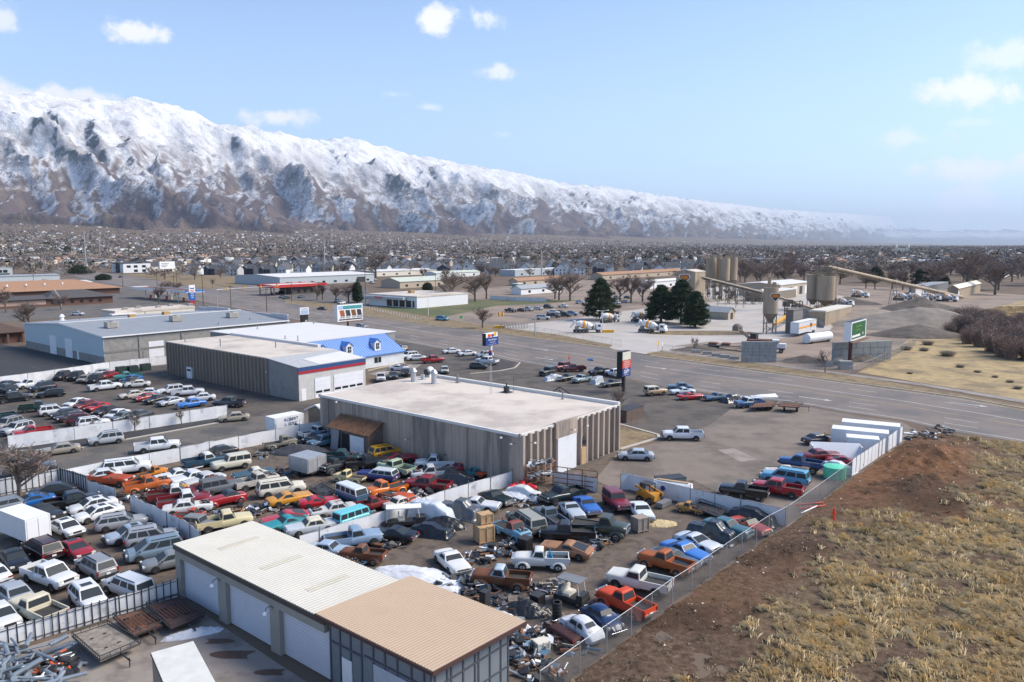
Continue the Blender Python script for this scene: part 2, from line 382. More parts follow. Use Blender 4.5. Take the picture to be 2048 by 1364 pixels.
paint_y = mat('road_paint_yellow', (.50, .36, .13), .8, var=.2, scale=2, stain=(.22, .19, .15), stain_amt=.4, stain_scale=1.0)
kerbm = mat('kerb_concrete', (.44, .40, .35), .9, var=.12, scale=1.5)
def sheet(name, pts, z, m, kind='structure'):
 w_ = [W(p[0], p[1]) for p in pts]
 mb = MB(); n = len(w_); ar = sum(w_[i].x*w_[(i+1) % n].y-w_[(i+1) % n].x*w_[i].y for i in range(n))
 if ar < 0: w_.reverse()
 mb.prism([(p.x, p.y) for p in w_], z-.02, z, cap=True)
 o = mb.build(name, m); tag(o, None, None, kind=kind); return o
def strip(mb, pts, wid, z, mi=0, off=0.0, up=0.0, px=True):
 "a band of given width along a polyline; up>0 makes it a kerb"
 q = [W(*p) if px else Vector(p) for p in pts]
 for a, b in zip(q, q[1:]):
  d = (b-a); d.z = 0
  if d.length < .01: continue
  d.normalize(); n = Vector((-d.y, d.x, 0)); a2 = a+n*(off-wid/2); b2 = b+n*(off-wid/2); a3 = a+n*(off+wid/2); b3 = b+n*(off+wid/2)
  if up: mb.prism([(a2.x, a2.y), (b2.x, b2.y), (b3.x, b3.y), (a3.x, a3.y)], z, z+up, mi)
  else: mb.quad(*[Vector((p.x, p.y, z)) for p in (a2, b2, b3, a3)], mi=mi)
FAR = [(2400,872),(2048,818),(1926,796),(1600,752),(1300,712),(1225,698),(1000,668),(860,650),(725,628),(571,605.7),(517,595),(400,576.4),(287,557),(247,550),(173,541),(112,533),(40,524)]
NEAR = [(2400,955),(2048,886),(1880,859),(1805,841),(1683,824),(1605,809),(1458,792),(1334,775),(1266,760),(1120,738),(1042,725),(983,711),(885,698),(771,677),(680,655),(578,637),(480,617),(370,596),(300,583),(225,567),(110,545),(0,528)]
sheet('road', FAR+NEAR[::-1], .03, asph_road)
def curve_y(C, x): xs = [p[0] for p in C][::-1]; ys = [p[1] for p in C][::-1]; return float(np.interp(x, xs, ys))
def lane(f, xs): return [(x, curve_y(FAR, x)*(1-f)+curve_y(NEAR, x)*f) for x in xs]
mk = MB()
for f, wd, mi in ((.05, .14, 0), (.36, .16, 0), (.50, .14, 1), (.93, .14, 0)):
 strip(mk, lane(f, list(range(2300, 1290, -60))), wd, .034, mi)
for f, wd, mi in ((.36, .16, 0), (.50, .14, 1), (.93, .14, 0)):
 strip(mk, lane(f, list(range(1230, 220, -40))), wd, .034, mi)
for f in (.20, .64, .79):
 x = 2200.
 while x > 330:
  d = max(9, 44*(x/1500)**1.6)
  strip(mk, lane(f, [x, x-d]), .13, .034, 0); x -= d*3.0
def arrow(px, py, l=4.5):
 p = W(px, py); d = (W(px-40, py-5)-p).normalized(); n = Vector((-d.y, d.x, 0)); z = Vector((0, 0, .034))
 mk.quad(p+n*-.12+z, p+d*l-n*.12+z, p+d*l+n*.12+z, p+n*.12+z); mk.add([p-n*.5+z, p-d*1.2+z, p+n*.5+z], [(0, 1, 2)])
for a in ((1090,700),(1325,737),(1650,800),(1960,812),(1100,812-93),(640,628)): arrow(*a)
tag(mk.build('road_markings', [paint_w, paint_y]), None, None, kind='structure')
sheet('lot_surface', [(-60,790),(0,768),(337,712),(345,745),(600,800),(735,795),(800,668),(885,700),(985,712),(1042,727),(1120,740),(1266,762),(1334,777),(1458,794),(1470,812),(1420,850),(1330,880),(1235,885),(1236,905),(1045,985),(640,870),(640,850),(460,838),(0,905),(-60,910)], .018, asph_lot)
sheet('street', [(-100,905),(0,897),(156,897),(437,845),(520,832),(655,822),(655,842),(640,862),(380,912),(210,948),(130,966),(0,990),(-160,1010)], .032, asph)
sheet('sidewalk', [(-100,893),(0,884),(60,884),(437,832),(440,845),(156,897),(0,905),(-100,912)], .10, asph_dark)
kb = MB(); strip(kb, [(-90,920),(0,905),(156,897.5),(437,846)], .35, .0, up=.14)
strip(kb, FAR[:5], .3, .0, up=.15); strip(kb, FAR[5:14], .3, .0, up=.15)
tag(kb.build('kerb', kerbm), None, None, kind='structure')
sheet('sealed_lot', [(-80,690),(0,688),(210,728),(330,705),(337,716),(180,738),(0,770),(-80,785)], .022, asph_dark)
sheet('garage_apron', [(366,1200),(200,1250),(-60,1330),(-200,1600),(1000,1600),(830,1364),(700,1420),(560,1330)], .02, conc)
sheet('salvage_yard', [(-80,1000),(0,985),(130,966),(210,950),(640,862),(640,880),(1045,985),(1240,905),(1330,905),(1390,960),(1440,985),(1570,1050),(1500,1130),(1300,1270),(1100,1345),(1020,1420),(820,1420),(640,1240),(366,1200),(200,1250),(-60,1330),(-200,1330)], .012, dirt_yard)
sheet('gravel_lot', [(1470,812),(1500,795),(1605,812),(1683,827),(1805,845),(1850,870),(1812,880),(1690,955),(1575,1055),(1440,988),(1385,960),(1240,985),(1190,960),(1236,905),(1330,882),(1420,850)], .026, dirt_lot)
sheet('lawn_patch', [(1236,848),(1312,868),(1318,876),(1240,900),(1180,895),(1200,860)], .03, drygrass)
fs_ = MB(); strip(fs_, [(1850,866),(1812,878),(1704,954),(1576,1051),(1512,1089),(1383,1181),(1303,1238),(1213,1306),(1159,1345),(1060,1418)], 5.0, .016); tag(fs_.build('fence_verge', dirt_yard), None, None, kind='structure')
kb2 = MB(); strip(kb2, [(1236,848),(1316,870),(1318,876),(1240,899)], .45, .0, up=.13); strip(kb2, [(885,699),(980,712),(1040,726),(1030,736),(1000,742),(940,748)], .3, 0, up=.13)
strip(kb2, [(735,742),(800,727),(822,731),(760,748)], .3, 0, up=.13)
tag(kb2.build('kerb_island', kerbm), None, None, kind='structure')
sheet('planter_bed', [(985,716),(1030,727),(1025,735),(985,742)], .05, mat('dark_mulch', (.05, .04, .035)))
sheet('concrete_pad', [(1435,900),(1468,897),(1515,919),(1482,924)], .032, conc)
sheet('stained_pad', [(735,748),(800,733),(845,728),(830,738),(760,752)], .034, conc)
sheet('strip_lawn', [(735,744),(800,730),(812,725),(800,712),(735,730)], .03, drygrass)
sheet('verge', [(862,652),(700,628),(571,606),(571,600),(730,612),(900,640),(1000,655),(1110,668),(1225,690),(1218,697),(1000,667)], .036, drygrass)
sheet('verge_strip', [(1295,706),(1320,703),(1500,725),(1700,752),(1740,757),(2048,812),(2400,866),(2400,880),(2048,822),(1926,798),(1600,754),(1300,713)], .036, drygrass)
sheet('plant_yard_ground', [(1000,655),(1041,649),(1148,637),(1295,616),(1380,600),(1420,575),(1560,566),(1700,590),(1620,615),(1700,640),(1640,670),(1540,690),(1420,700),(1330,702),(1290,708),(1225,698),(1100,668),(1000,656)], .024, plantg)
sheet('plant_dirt', [(1330,703),(1420,690),(1540,680),(1660,660),(1720,600),(1560,566),(1900,580),(2048,590),(2048,620),(1900,620),(1830,660),(1815,690),(1720,740),(1600,736)], .030, dirt_red)
sheet('truck_lot', [(700,600),(1150,560),(1400,568),(1400,598),(1295,618),(1148,639),(1041,651),(1000,657),(862,646),(760,618)], .018, dirt_red)
sheet('front_lawn', [(735,617),(760,620),(862,640),(990,612),(1100,607),(1160,600),(940,600),(800,608)], .028, grass_green)
sheet('vacant_field', [(247,549),(560,540),(520,575),(560,590),(517,594),(400,575)], .02, drygrass)
sheet('station_forecourt', [(517,594),(560,575),(735,575),(745,615),(720,626),(571,605)], .026, asph)
sheet('crossroad', [(420,577),(520,566),(620,566),(700,580),(517,596)], .034, asph_road)
sheet('straw_field', [(1715,745),(1760,720),(1830,670),(1900,640),(2048,600),(2400,640),(2400,850),(2048,800),(1900,775)], .04, straw)
sheet('footpath', [(1320,700),(1500,722),(1700,748),(1850,768),(2048,800),(2400,850),(2400,858),(2048,807),(1850,773),(1700,752),(1500,726),(1320,703)], .06, conc)
sheet('west_lots', [(-60,560),(240,553),(370,598),(480,618),(590,640),(560,640),(210,632),(50,640),(-60,650)], .02, asph)
# ---------------- buildings ----------------
RZ = math.atan2(B.y, B.x)         # local x along B, local y along A
white_roof = mat('roof_membrane', (.58, .515, .445), .85, var=.07, scale=.25, stain=(.43, .375, .33), stain_amt=.42, stain_scale=.13)
white_roof2 = mat('roof_white_clean', (.62, .61, .60), .8, var=.05, scale=.3)
grey_roof = mat('roof_grey_metal', (.30, .32, .34), .6, var=.08, scale=.3)
tan_conc = mat('tan_ribbed_concrete', (.40, .325, .265), .9, var=.16, scale=.9, streak=True, stain=(.225, .19, .165), stain_amt=.45, stain_scale=.5)
tan_dark = mat('brown_ribbed_concrete', (.235, .19, .155), .9, var=.14, scale=.8, streak=True)
block = mat('grey_block', (.27, .26, .245), .9, var=.1, scale=.6, stain=(.22, .21, .2), stain_amt=.4, stain_scale=.8)
wht = mat('white_metal_door', (.72, .73, .76), .5, var=.05, scale=.8)
whp = mat('white_paint', (.74, .74, .74), .55, var=.05)
glass = mat('dark_glass', (.02, .025, .03), .12, var=.05)
dkm = mat('dark_metal', (.035, .035, .037), .55, var=.2)
galv = mat('galvanised_metal', (.46, .47, .48), .45, metal=.55, var=.15, scale=2)
greym = mat('grey_metal', (.22, .225, .23), .5, metal=.3, var=.15)
rustm = mat('rusty_metal', (.19, .085, .045), .85, var=.3, scale=3, stain=(.09, .05, .04), stain_amt=.45, stain_scale=2)
woodm = mat('weathered_wood', (.27, .235, .195), .9, var=.25, scale=2.5, stain=(.17, .145, .12), stain_amt=.45, stain_scale=1.5)
newwood = mat('crate_wood', (.46, .30, .16), .85, var=.2, scale=3)
concw = mat('wall_concrete', (.40, .37, .33), .9, var=.12, scale=.7, stain=(.30, .27, .24), stain_amt=.42, stain_scale=.5)
class Bld:
 def __init__(s, name, g, label, cat='building', rz=RZ, group=None):
  s.o = empty(name, (g.x, g.y, 0), rz, label, cat, group); s.g = g
  s.dx = Vector((math.cos(rz), math.sin(rz), 0)); s.dy = Vector((-math.sin(rz), math.cos(rz), 0))
 def ua(s, px, z=0): p = Vector((s.g.x, s.g.y, z)); return ext(p, s.dy, px)
 def ub(s, px, z=0): p = Vector((s.g.x, s.g.y, z)); return ext(p, s.dx, px)
 def part(s, name, mb, m, parent=None, label=None):
  o = mb.build(name, m, parent or s.o)
  if label: o['label'] = label
  return o
 def box(s, name, x0, x1, y0, y1, z0, z1, m, parent=None):
  return s.part(name, MB().box(((x0+x1)/2, (y0+y1)/2, (z0+z1)/2), (x1-x0, y1-y0, z1-z0)), m, parent)
 def fa(s, name, y0, y1, z0, z1, m, th=.06, parent=None): return s.box(name, -th, .02, y0, y1, z0, z1, m, parent)   # on the x=0 face
 def fb(s, name, x0, x1, z0, z1, m, th=.06, parent=None, y=0): return s.box(name, x0, x1, y-th, y+.02, z0, z1, m, parent)
def ribs(mb, face, u0, u1, n, z1, dep=.38, wid=.26, mi=0, taper=.12, side=0):
 st = (u1-u0)/n
 for i in range(n+1):
  u = u0+st*i; a, b = u-wid/2, u+wid/2
  pts = [(a-taper, 0), (b+taper, 0), (b, -dep), (a, -dep)]
  if face == 'B': q = [(p[0], p[1]) for p in pts][::-1]
  else: q = [(p[1], p[0]) for p in pts]
  ar = sum(q[k][0]*q[(k+1) % 4][1]-q[(k+1) % 4][0]*q[k][1] for k in range(4))
  if ar < 0: q = q[::-1]
  mb.prism(q, 0, z1, mi)
def sectional(bd, name, face, u0, u1, z0, z1, m=None, rows=5, off=0.0, parent=None, win=None, groove=.02):
 "sectional door of horizontal panels"
 mb = MB(); h = (z1-z0)/rows
 for i in range(rows):
  a, b = z0+i*h+groove, z0+(i+1)*h
  if face == 'A': mb.box((off-.03, (u0+u1)/2, (a+b)/2), (.06, u1-u0, b-a), 0)
  else: mb.box(((u0+u1)/2, off-.03, (a+b)/2), (u1-u0, .06, b-a), 0)
 if face == 'A': mb.box((off-.01, (u0+u1)/2, (z0+z1)/2), (.04, u1-u0, z1-z0), 1)
 else: mb.box(((u0+u1)/2, off-.01, (z0+z1)/2), (u1-u0, .04, z1-z0), 1)
 o = bd.part(name, mb, [m or wht, mat('door_groove', (.42, .43, .45))], parent)
 if win:
  wb = MB(); zr, k = win
  for i in range(k):
   a = u0+(u1-u0)*(i+.1)/k; b = u0+(u1-u0)*(i+.9)/k; za = z0+h*zr+h*.25; zb = z0+h*(zr+1)-h*.2
   if face == 'A': wb.box((off-.07, (a+b)/2, (za+zb)/2), (.03, b-a, zb-za))
   else: wb.box(((a+b)/2, off-.07, (za+zb)/2), (b-a, .03, zb-za))
  wb.build('pane', glass, o)
 return o
def corr(mb, x0, x1, y0, y1, zf, zr, th, n, axis='y', mi=0, amp=.03):
 "ribbed metal roof sheet: ribs run along x (from front to rear), spaced along y"
 st = (y1-y0)/n; vs = [];
 prof = [(0, 0), (.6, 0), (.7, amp), (.9, amp)]
 us = []
 for i in range(n):
  for a, h in prof: us.append((y0+st*(i+a), h))
 us.append((y1, 0))
 for u, h in us: vs += [(x0, u, zf+h), (x1, u, zr+h), (x0, u, zf-th), (x1, u, zr-th)]
 fs = []
 for i in range(len(us)-1):
  a = i*4; b = a+4; fs += [(a, a+1, b+1, b), (a+2, b+2, b+3, a+3), (a, b, b+2, a+2), (a+1, a+3, b+3, b+1)]
 e = (len(us)-1)*4; fs += [(0, 2, 3, 1), (e, e+1, e+3, e+2)]
 mb.add(vs, fs, mi)
def ac_unit(x, y, z, parent, s=1.0, m=None, name='rooftop_unit'):
 mb = MB(); mb.box((x, y, z+.55*s), (1.7*s, 1.4*s, .9*s)); mb.box((x, y, z+.06), (1.4*s, 1.1*s, .14), 1); mb.tube((x, y, z+1.0*s), (x, y, z+1.12*s), .4*s, n=12, mi=1)
 for k in range(5): mb.box((x, y-.71*s, z+.25*s+k*.14*s), (1.4*s, .03, .05), 1)
 return mb.build(name, [m or concw, greym], parent)
def flue(x, y, z, h, r, parent, m=None, cap=True, name='flue'):
 mb = MB(); mb.tube((x, y, z), (x, y, z+h), r, n=10)
 if cap: mb.tube((x, y, z+h), (x, y, z+h+r*1.3), r*1.5, r*.6, n=10)
 mb.box((x, y, z+.05), (r*3.2, r*3.2, .1)); return mb.build(name, m or galv, parent)
def wall_lamp(name, x, y, z, d, parent):
 mb = MB(); dx, dy = d; mb.tube((x, y, z), (x+dx*.5, y+dy*.5, z+.12), .03); mb.box((x+dx*.6, y+dy*.6, z+.06), (.26, .22, .14), 1)
 return mb.build(name, [dkm, whp], parent)
def main_shop():
 h = 5.9; p = W(1039.7, 871.3, h); g = Vector((p.x, p.y, 0)); la = ext(p, A, 640); lb = ext(p, B, 1236.4)
 b = Bld('workshop_building', g, 'large tan ribbed concrete workshop with a broad flat white roof behind the salvage yard')
 mb = MB(); mb.box((lb/2, la/2, h/2-.05), (lb, la, h-.1)); ribs(mb, 'B', .25, lb-.25, 16, h+.05, .42, .30); ribs(mb, 'A', .3, la-.3, 27, h-.12, .09, .5, taper=.05)
 b.part('wall', mb, tan_conc)
 mb = MB()     # roof, slightly crowned, with curb
 k = 24; vs = []; fs = []
 for i in range(k+1):
  for j in range(9):
   x = lb*j/8; y = la*i/k; vs.append((x, y, h+.03+.22*math.sin(math.pi*min(1, max(0, x/lb)))+.03*math.sin(i*1.7+j)*(0 < j < 8)))
 for i in range(k):
  for j in range(8): a = i*9+j; fs.append((a, a+1, a+10, a+9))
 mb.add(vs, fs, 0, True)
 for (c, d) in (((0, la/2, h-.02), (.30, la+.3, .32)), ((lb/2, 0, h-.02), (lb+.3, .30, .32)), ((lb/2, la, h-.02), (lb+.3, .30, .32)), ((lb, la/2, h+.14), (.5, la+.3, .66))):
  mb.box(c, d, 1)
 rf = b.part('roof', mb, [white_roof, mat('roof_edge_white', (.68, .65, .61), .7, var=.06)])
 u0, u1 = b.ub(1109), b.ub(1146)
 sectional(b, 'roller_door', 'B', u0, u1, 0.02, 4.3, rows=16, off=-.43); b.fb('door_frame', u0-.3, u1+.3, 4.3, 6.2, tan_conc, th=.40)
 u2 = b.ub(1157); d = b.fb('door', u2, u2+1.0, 0.02, 2.1, newwood, th=.46); b.fb('door_window', u2+.15, u2+.85, 2.4, 3.3, glass, th=.47)
 for px, pz in ((683, 5.6), (820, 2.6), (1010, 5.4)): wall_lamp('wall_lamp', -.1, b.ua(px), pz, (-1, 0), b.o)
 for px in (1022,): wall_lamp('wall_lamp', -.1, .7, 4.9, (-1, 0), b.o)
 for px in (1055, 1134, 1160): wall_lamp('wall_lamp', b.ub(px), -.45, 4.9, (0, -1), b.o)
 def rl(px, py, z=h+.2):
  q = W(px, py, z)-g; return q.dot(B), q.dot(A)
 for px, py, hh, r, m_, cap in ((827, 762, 1.6, .42, galv, True), (868, 767, 1.7, .42, galv, True), (915, 764, 1.3, .18, greym, False), (1125, 797, 1.2, .1, greym, False), (846, 758, .8, .3, galv, False)):
  x, y = rl(px, py); flue(x, y, h+.1, hh, r, rf, m_, cap)
 x, y = rl(1013, 784); mb = MB(); mb.tube((x, y, h+.1), (x, y, h+1.0), .42, n=12); mb.tube((x, y, h+1.0), (x, y, h+1.5), .1, n=8); mb.box((x, y, h+.2), (1.3, 1.3, .1)); mb.build('vent_fan', dkm, rf)
 x, y = rl(860, 752); mb = MB(); mb.ell((x, y, h+1.0), (.75, .6, .75), 14, 8); mb.box((x, y, h+.3), (.9, .8, .5)); mb.tube((x-.9, y, h+.9), (x-.4, y, h+.9), .5, n=12, mi=1); mb.build('blower', [whp, dkm], rf)
 x, y = rl(982, 788); mb = MB()
 for dx in (-.12, .12):
  for dy in (-.1, .1): mb.tube((x+dx, y+dy, h), (x+dx*.8, y+dy*.8, h+5), .018, n=4)
 for i in range(16): z = h+i*.31; mb.tube((x-.12, y-.1, z), (x+.12, y+.1, z+.31), .012, n=4); mb.tube((x+.12, y-.1, z), (x-.12, y+.1, z+.31), .012, n=4)
 mb.build('antenna_mast', galv, rf)
 x, y = rl(1027, 786); MB().tube((x, y, h), (x, y, h+2.6), .02, n=5).build('antenna', dkm, rf)
 return b
shop = main_shop()
def repair_building():
 g = W(598, 803); g.z = 0
 b = Bld('auto_repair_building', g, 'brown ribbed building with white roofs and a red and blue striped garage front')
 la, lb, h = 45.9, 14.8, 6.6
 mb = MB(); mb.box((lb/2, (9+la)/2, h/2), (lb, la-9, h)); ribs(mb, 'A', 9.2, la-.2, 30, h+.02, .30, .28)
 b.part('wall', mb, tan_dark)
 mb = MB(); mb.add([(0, 0, 0), (lb, 0, 0), (lb, 9.1, 0), (0, 9.1, 0), (0, 0, 5.83), (lb, 0, 5.83), (lb, 9.1, h-.02), (0, 9.1, h-.02)], [(3, 2, 1, 0), (4, 5, 6, 7), (0, 1, 5, 4), (1, 2, 6, 5), (2, 3, 7, 6), (3, 0, 4, 7)])
 b.part('garage_wall', mb, block)
 mb = MB(); mb.slab([(-.1, 9, h), (lb, 9, h), (lb, la, h), (-.1, la, h)], .18); rf = b.part('roof', mb, white_roof)
 mb = MB(); mb.slab([(-.1, -.1, 5.86), (lb+.1, -.1, 5.86), (lb+.1, 9, h+.02), (-.1, 9, h+.02)], .1, 0)
 mb.slab([(4.5, .2, 5.98), (lb-.2, .2, 5.98), (lb-.2, 7.0, h-.04), (4.5, 5.0, h-.2)], .04, 1); b.part('garage_roof', mb, [mat('roof_grey_membrane', (.40, .41, .42), .8), white_roof2])
 mb = MB(); mb.box((lb/2, -.06, 5.5), (lb+.05, .16, .74), 0); mb.box((lb/2, -.08, 4.95), (lb+.05, .16, .46), 1)
 b.part('fascia', mb, [mat('stripe_blue', '#2b4a78', .5), mat('stripe_red', '#a3232e', .5)])
 b.fb('front_panel', .06, lb-.06, 0, 4.7, mat('pale_grey_cladding', (.50, .49, .47), .7), th=.05)
 sectional(b, 'roller_door', 'B', b.ub(630), b.ub(661), .03, 3.6, rows=5, off=-.06, win=(1, 2)); sectional(b, 'roller_door', 'B', b.ub(668), b.ub(726), .03, 3.7, rows=5, off=-.06, win=(1, 4))
 b.fb('door', b.ub(603), b.ub(603)+.95, .02, 2.1, whp, th=.09)
 b.fa('door', b.ua(387), b.ua(377), .02, 2.3, whp, th=.36); b.fa('window', b.ua(386), b.ua(378), 1.5, 1.9, glass, th=.38)
 ys = [b.ua(541), b.ua(560), b.ua(580)]
 for y in ys[:1]: wall_lamp('wall_lamp', -.05, y, 4.3, (-1, 0), b.o)
 for q in ((541, 714), (565, 762)): pass
 b.fa('downspout', 8.9, 9.05, 0, 6.4, greym, th=.12)
 for (x, y, hh) in ((3, 30, 1.5), (9, 20, 1.2), (2, 42, .8)): flue(x, y, h+.1, hh, .1, rf, greym, True)
 mb = MB(); mb.box((14.85+13.5, 38.4, 3.4), (27, 33.2, 6.8)); b.part('rear_wall', mb, block)
 mb = MB(); mb.box((14.9+13.5, 38.4, 6.9), (27.3, 33.6, .2)); mb.box((14.95, 30, 7.0), (.7, 32, .5), 0); r2 = b.part('rear_roof', mb, white_roof2)
 for (x, y, hh) in ((17, 24, 1.0), (17.3, 29, .6), (24, 50, .9), (40, 50, .5)): flue(x, y, 7.0, hh, .09, r2, greym, True)
 x0, x1 = 16.5, 41.2; y0 = 18.2
 mb = MB(); mb.box(((x0+x1)/2, y0+1.8, 1.45), (x1-x0, 3.6, 2.9)); b.part('front_wall', mb, mat('pale_siding', (.60, .62, .64), .7, streak=False))
 mb = MB(); e = .35
 a = [(x0-e, y0-e, 2.75), (x1+e, y0-e, 2.75), (x1-2.6, y0+3.4, 6.75), (x0, y0+3.4, 6.75)]
 mb.quad(*a); mb.quad((x1+e, y0-e, 2.75), (x1+e, y0+9, 2.75), (x1-2.6, y0+8, 6.75), (x1-2.6, y0+3.4, 6.75)); mb.quad((x0-e, y0+3.4, 2.75), (x0-e, y0-e, 2.75), (x0, y0+3.4, 6.75), (x0, y0+3.5, 6.75))
 n = 34
 for i in range(n+1):
  t = i/n; q = Vector(a[0]).lerp(Vector(a[1]), t); r = Vector(a[3]).lerp(Vector(a[2]), t); mb.tube(q+Vector((0, -.02, .03)), r+Vector((0, -.02, .03)), .035, n=4)
 mb.box(((x0+x1)/2, y0-e, 2.72), (x1-x0+.7, .12, .16), 0)
 rm = b.part('mansard_roof', mb, mat('blue_metal_roof', '#4b7fc4', .45, var=.08, scale=.8))
 for px in (709, 753, 670):
  pass
 for xd in (19.3, 26.0, 33.8):
  mb = MB(); mb.box((xd, y0+1.6, 4.55), (1.7, 2.6, 1.9)); mb.add([(xd-.85, y0+.3, 5.5), (xd+.85, y0+.3, 5.5), (xd, y0+.3, 6.2)], [(0, 1, 2)]); d = b.part('dormer', mb, whp, rm)
  mb = MB(); mb.slab([(xd-1.05, y0+.1, 5.4), (xd, y0+.1, 6.3), (xd, y0+3.0, 6.3), (xd-1.05, y0+3.0, 5.4)], -.06); mb.slab([(xd+1.05, y0+.1, 5.4), (xd, y0+.1, 6.3), (xd, y0+3.0, 6.3), (xd+1.05, y0+3.0, 5.4)], .06); mb.build('dormer_roof', MATS['blue_metal_roof'], d)
  mb = MB(); mb.box((xd, y0+.27, 4.65), (.9, .06, 1.3), 0); mb.box((xd, y0+.24, 4.65), (.06, .06, 1.3), 1); mb.box((xd, y0+.24, 4.65), (.9, .06, .06), 1); mb.build('window', [glass, whp], d)
 for xd in (22.5, 33.5, 17.6):
  mb = MB(); mb.box((xd, y0-.03, 1.6), (1.9, .08, 1.2), 0); mb.box((xd, y0-.06, 1.6), (.08, .06, 1.3), 1); b.part('window', mb, [glass, whp])
 return b
repair_building()
def grey_building():
 g = W(210, 731); g.z = 0; b = Bld('warehouse_building', g, 'long low warehouse with a grey metal roof and pale blue end wall'); la, lb, h = 47, 47.9, 6.4
 mb = MB(); mb.box((lb/2, la/2, h/2), (lb, la, h)); mb.add([(0, 0, h), (0, la, h), (0, la*.5, h+1.5)], [(0, 2, 1)]); b.part('wall', mb, block)
 mb = MB(); mb.add([(-.07, 0, 1.9), (-.07, la, 1.9), (-.07, la, h+.02), (-.07, la/2, h+1.5), (-.07, 0, h+.02)], [(0, 4, 3, 2, 1)]); mb.box((-.03, la/2, 4.1), (.06, la, 4.3)); b.part('cladding', mb, mat('pale_blue_cladding', (.44, .53, .57), .6, var=.05))
 mb = MB(); corr(mb, 0, 1, 0, 1, 0, 0, .1, 1)
 mb = MB(); mb.slab([(-.3, -.4, h), (lb+.3, -.4, h), (lb+.3, la/2, h+1.5), (-.3, la/2, h+1.5)], .15); mb.slab([(-.3, la/2, h+1.5), (lb+.3, la/2, h+1.5), (lb+.3, la+.4, h), (-.3, la+.4, h)], .15)
 for i in range(60): x = i*lb/60; mb.slab([(x, -.4, h+.14), (x+.06, -.4, h+.14), (x+.06, la/2, h+1.64), (x, la/2, h+1.64)], .05)
 mb.box((lb/2, la/2, h+1.68), (lb+.5, .7, .1), 1); mb.box((-.3, la*.25, h+.8), (.1, .1, .1), 1)
 rf = b.part('roof', mb, [grey_roof, white_roof2])
 mb = MB(); mb.slab([(-.36, -.4, h-.12), (-.30, -.4, h-.12), (-.30, la/2, h+1.38), (-.36, la/2, h+1.38)], .34); mb.slab([(-.36, la/2, h+1.38), (-.30, la/2, h+1.38), (-.30, la+.4, h-.12), (-.36, la+.4, h-.12)], .34); mb.box((lb/2, -.42, h+.0), (lb+.6, .1, .28)); b.part('trim', mb, whp, rf)
 mb = MB(); mb.box((lb/2, -.05, 2.9), (lb, .06, .5), 0); b.part('wall_band', mb, mat('block_dark', (.19, .18, .17)))
 for px in (280, 365, 440): u = b.ub(px); b.fb('downspout', u-.1, u+.1, 0, h-.1, greym, th=.16)
 sectional(b, 'roller_door', 'B', b.ub(299), b.ub(329), .03, 4.4, rows=6); b.fb('door', b.ub(287), b.ub(293), .03, 2.3, block, th=.1)
 for p0, p1 in ((102, 115), (133, 147)): sectional(b, 'roller_door', 'A', b.ua(p1), b.ua(p0), .03, 4.6, rows=6, off=-.06)
 b.fa('door', b.ua(159), b.ua(156), .03, 2.2, whp, th=.12)
 def rl(px, py, z): q = W(px, py, z)-g; return q.dot(B), q.dot(A)
 for px, py, s in ((223, 655, 1.5), (352, 643, 1.5), (465, 635, 1.5)): x, y = rl(px, py, h+.9); ac_unit(x, y, h+.15+1.5*y/la*2, rf, s)
 for px, py in ((264, 639), (332, 633)): x, y = rl(px, py, h+.9); mb = MB(); mb.box((x, y, h+1.6), (1.6, 1.5, 1.3)); mb.build('wooden_vent', mat('tan_box', (.42, .26, .10)), rf)
 x, y = rl(124, 640, h+.5); flue(x, y, h+.4, 1.0, .5, rf, whp)
 for px, py in ((105, 645), (160, 640), (290, 625), (420, 628), (500, 640), (437, 648)): x, y = rl(px, py, h+.5); flue(x, y, h+.3+min(y, la-y)/la*3*.9, .6, .1, rf, greym, False)
 mb = MB(); mb.box((lb+.2, la*.5, 3.9), (.4, la, 7.8)); mb.box((lb+.2, la*.08, 4.0), (.45, la*.16, 8.2)); mb.box((lb+.2, la*.75, 4.0), (.45, la*.25, 8.4)); b.part('parapet', mb, mat('pale_parapet', (.50, .48, .50)))
grey_building()
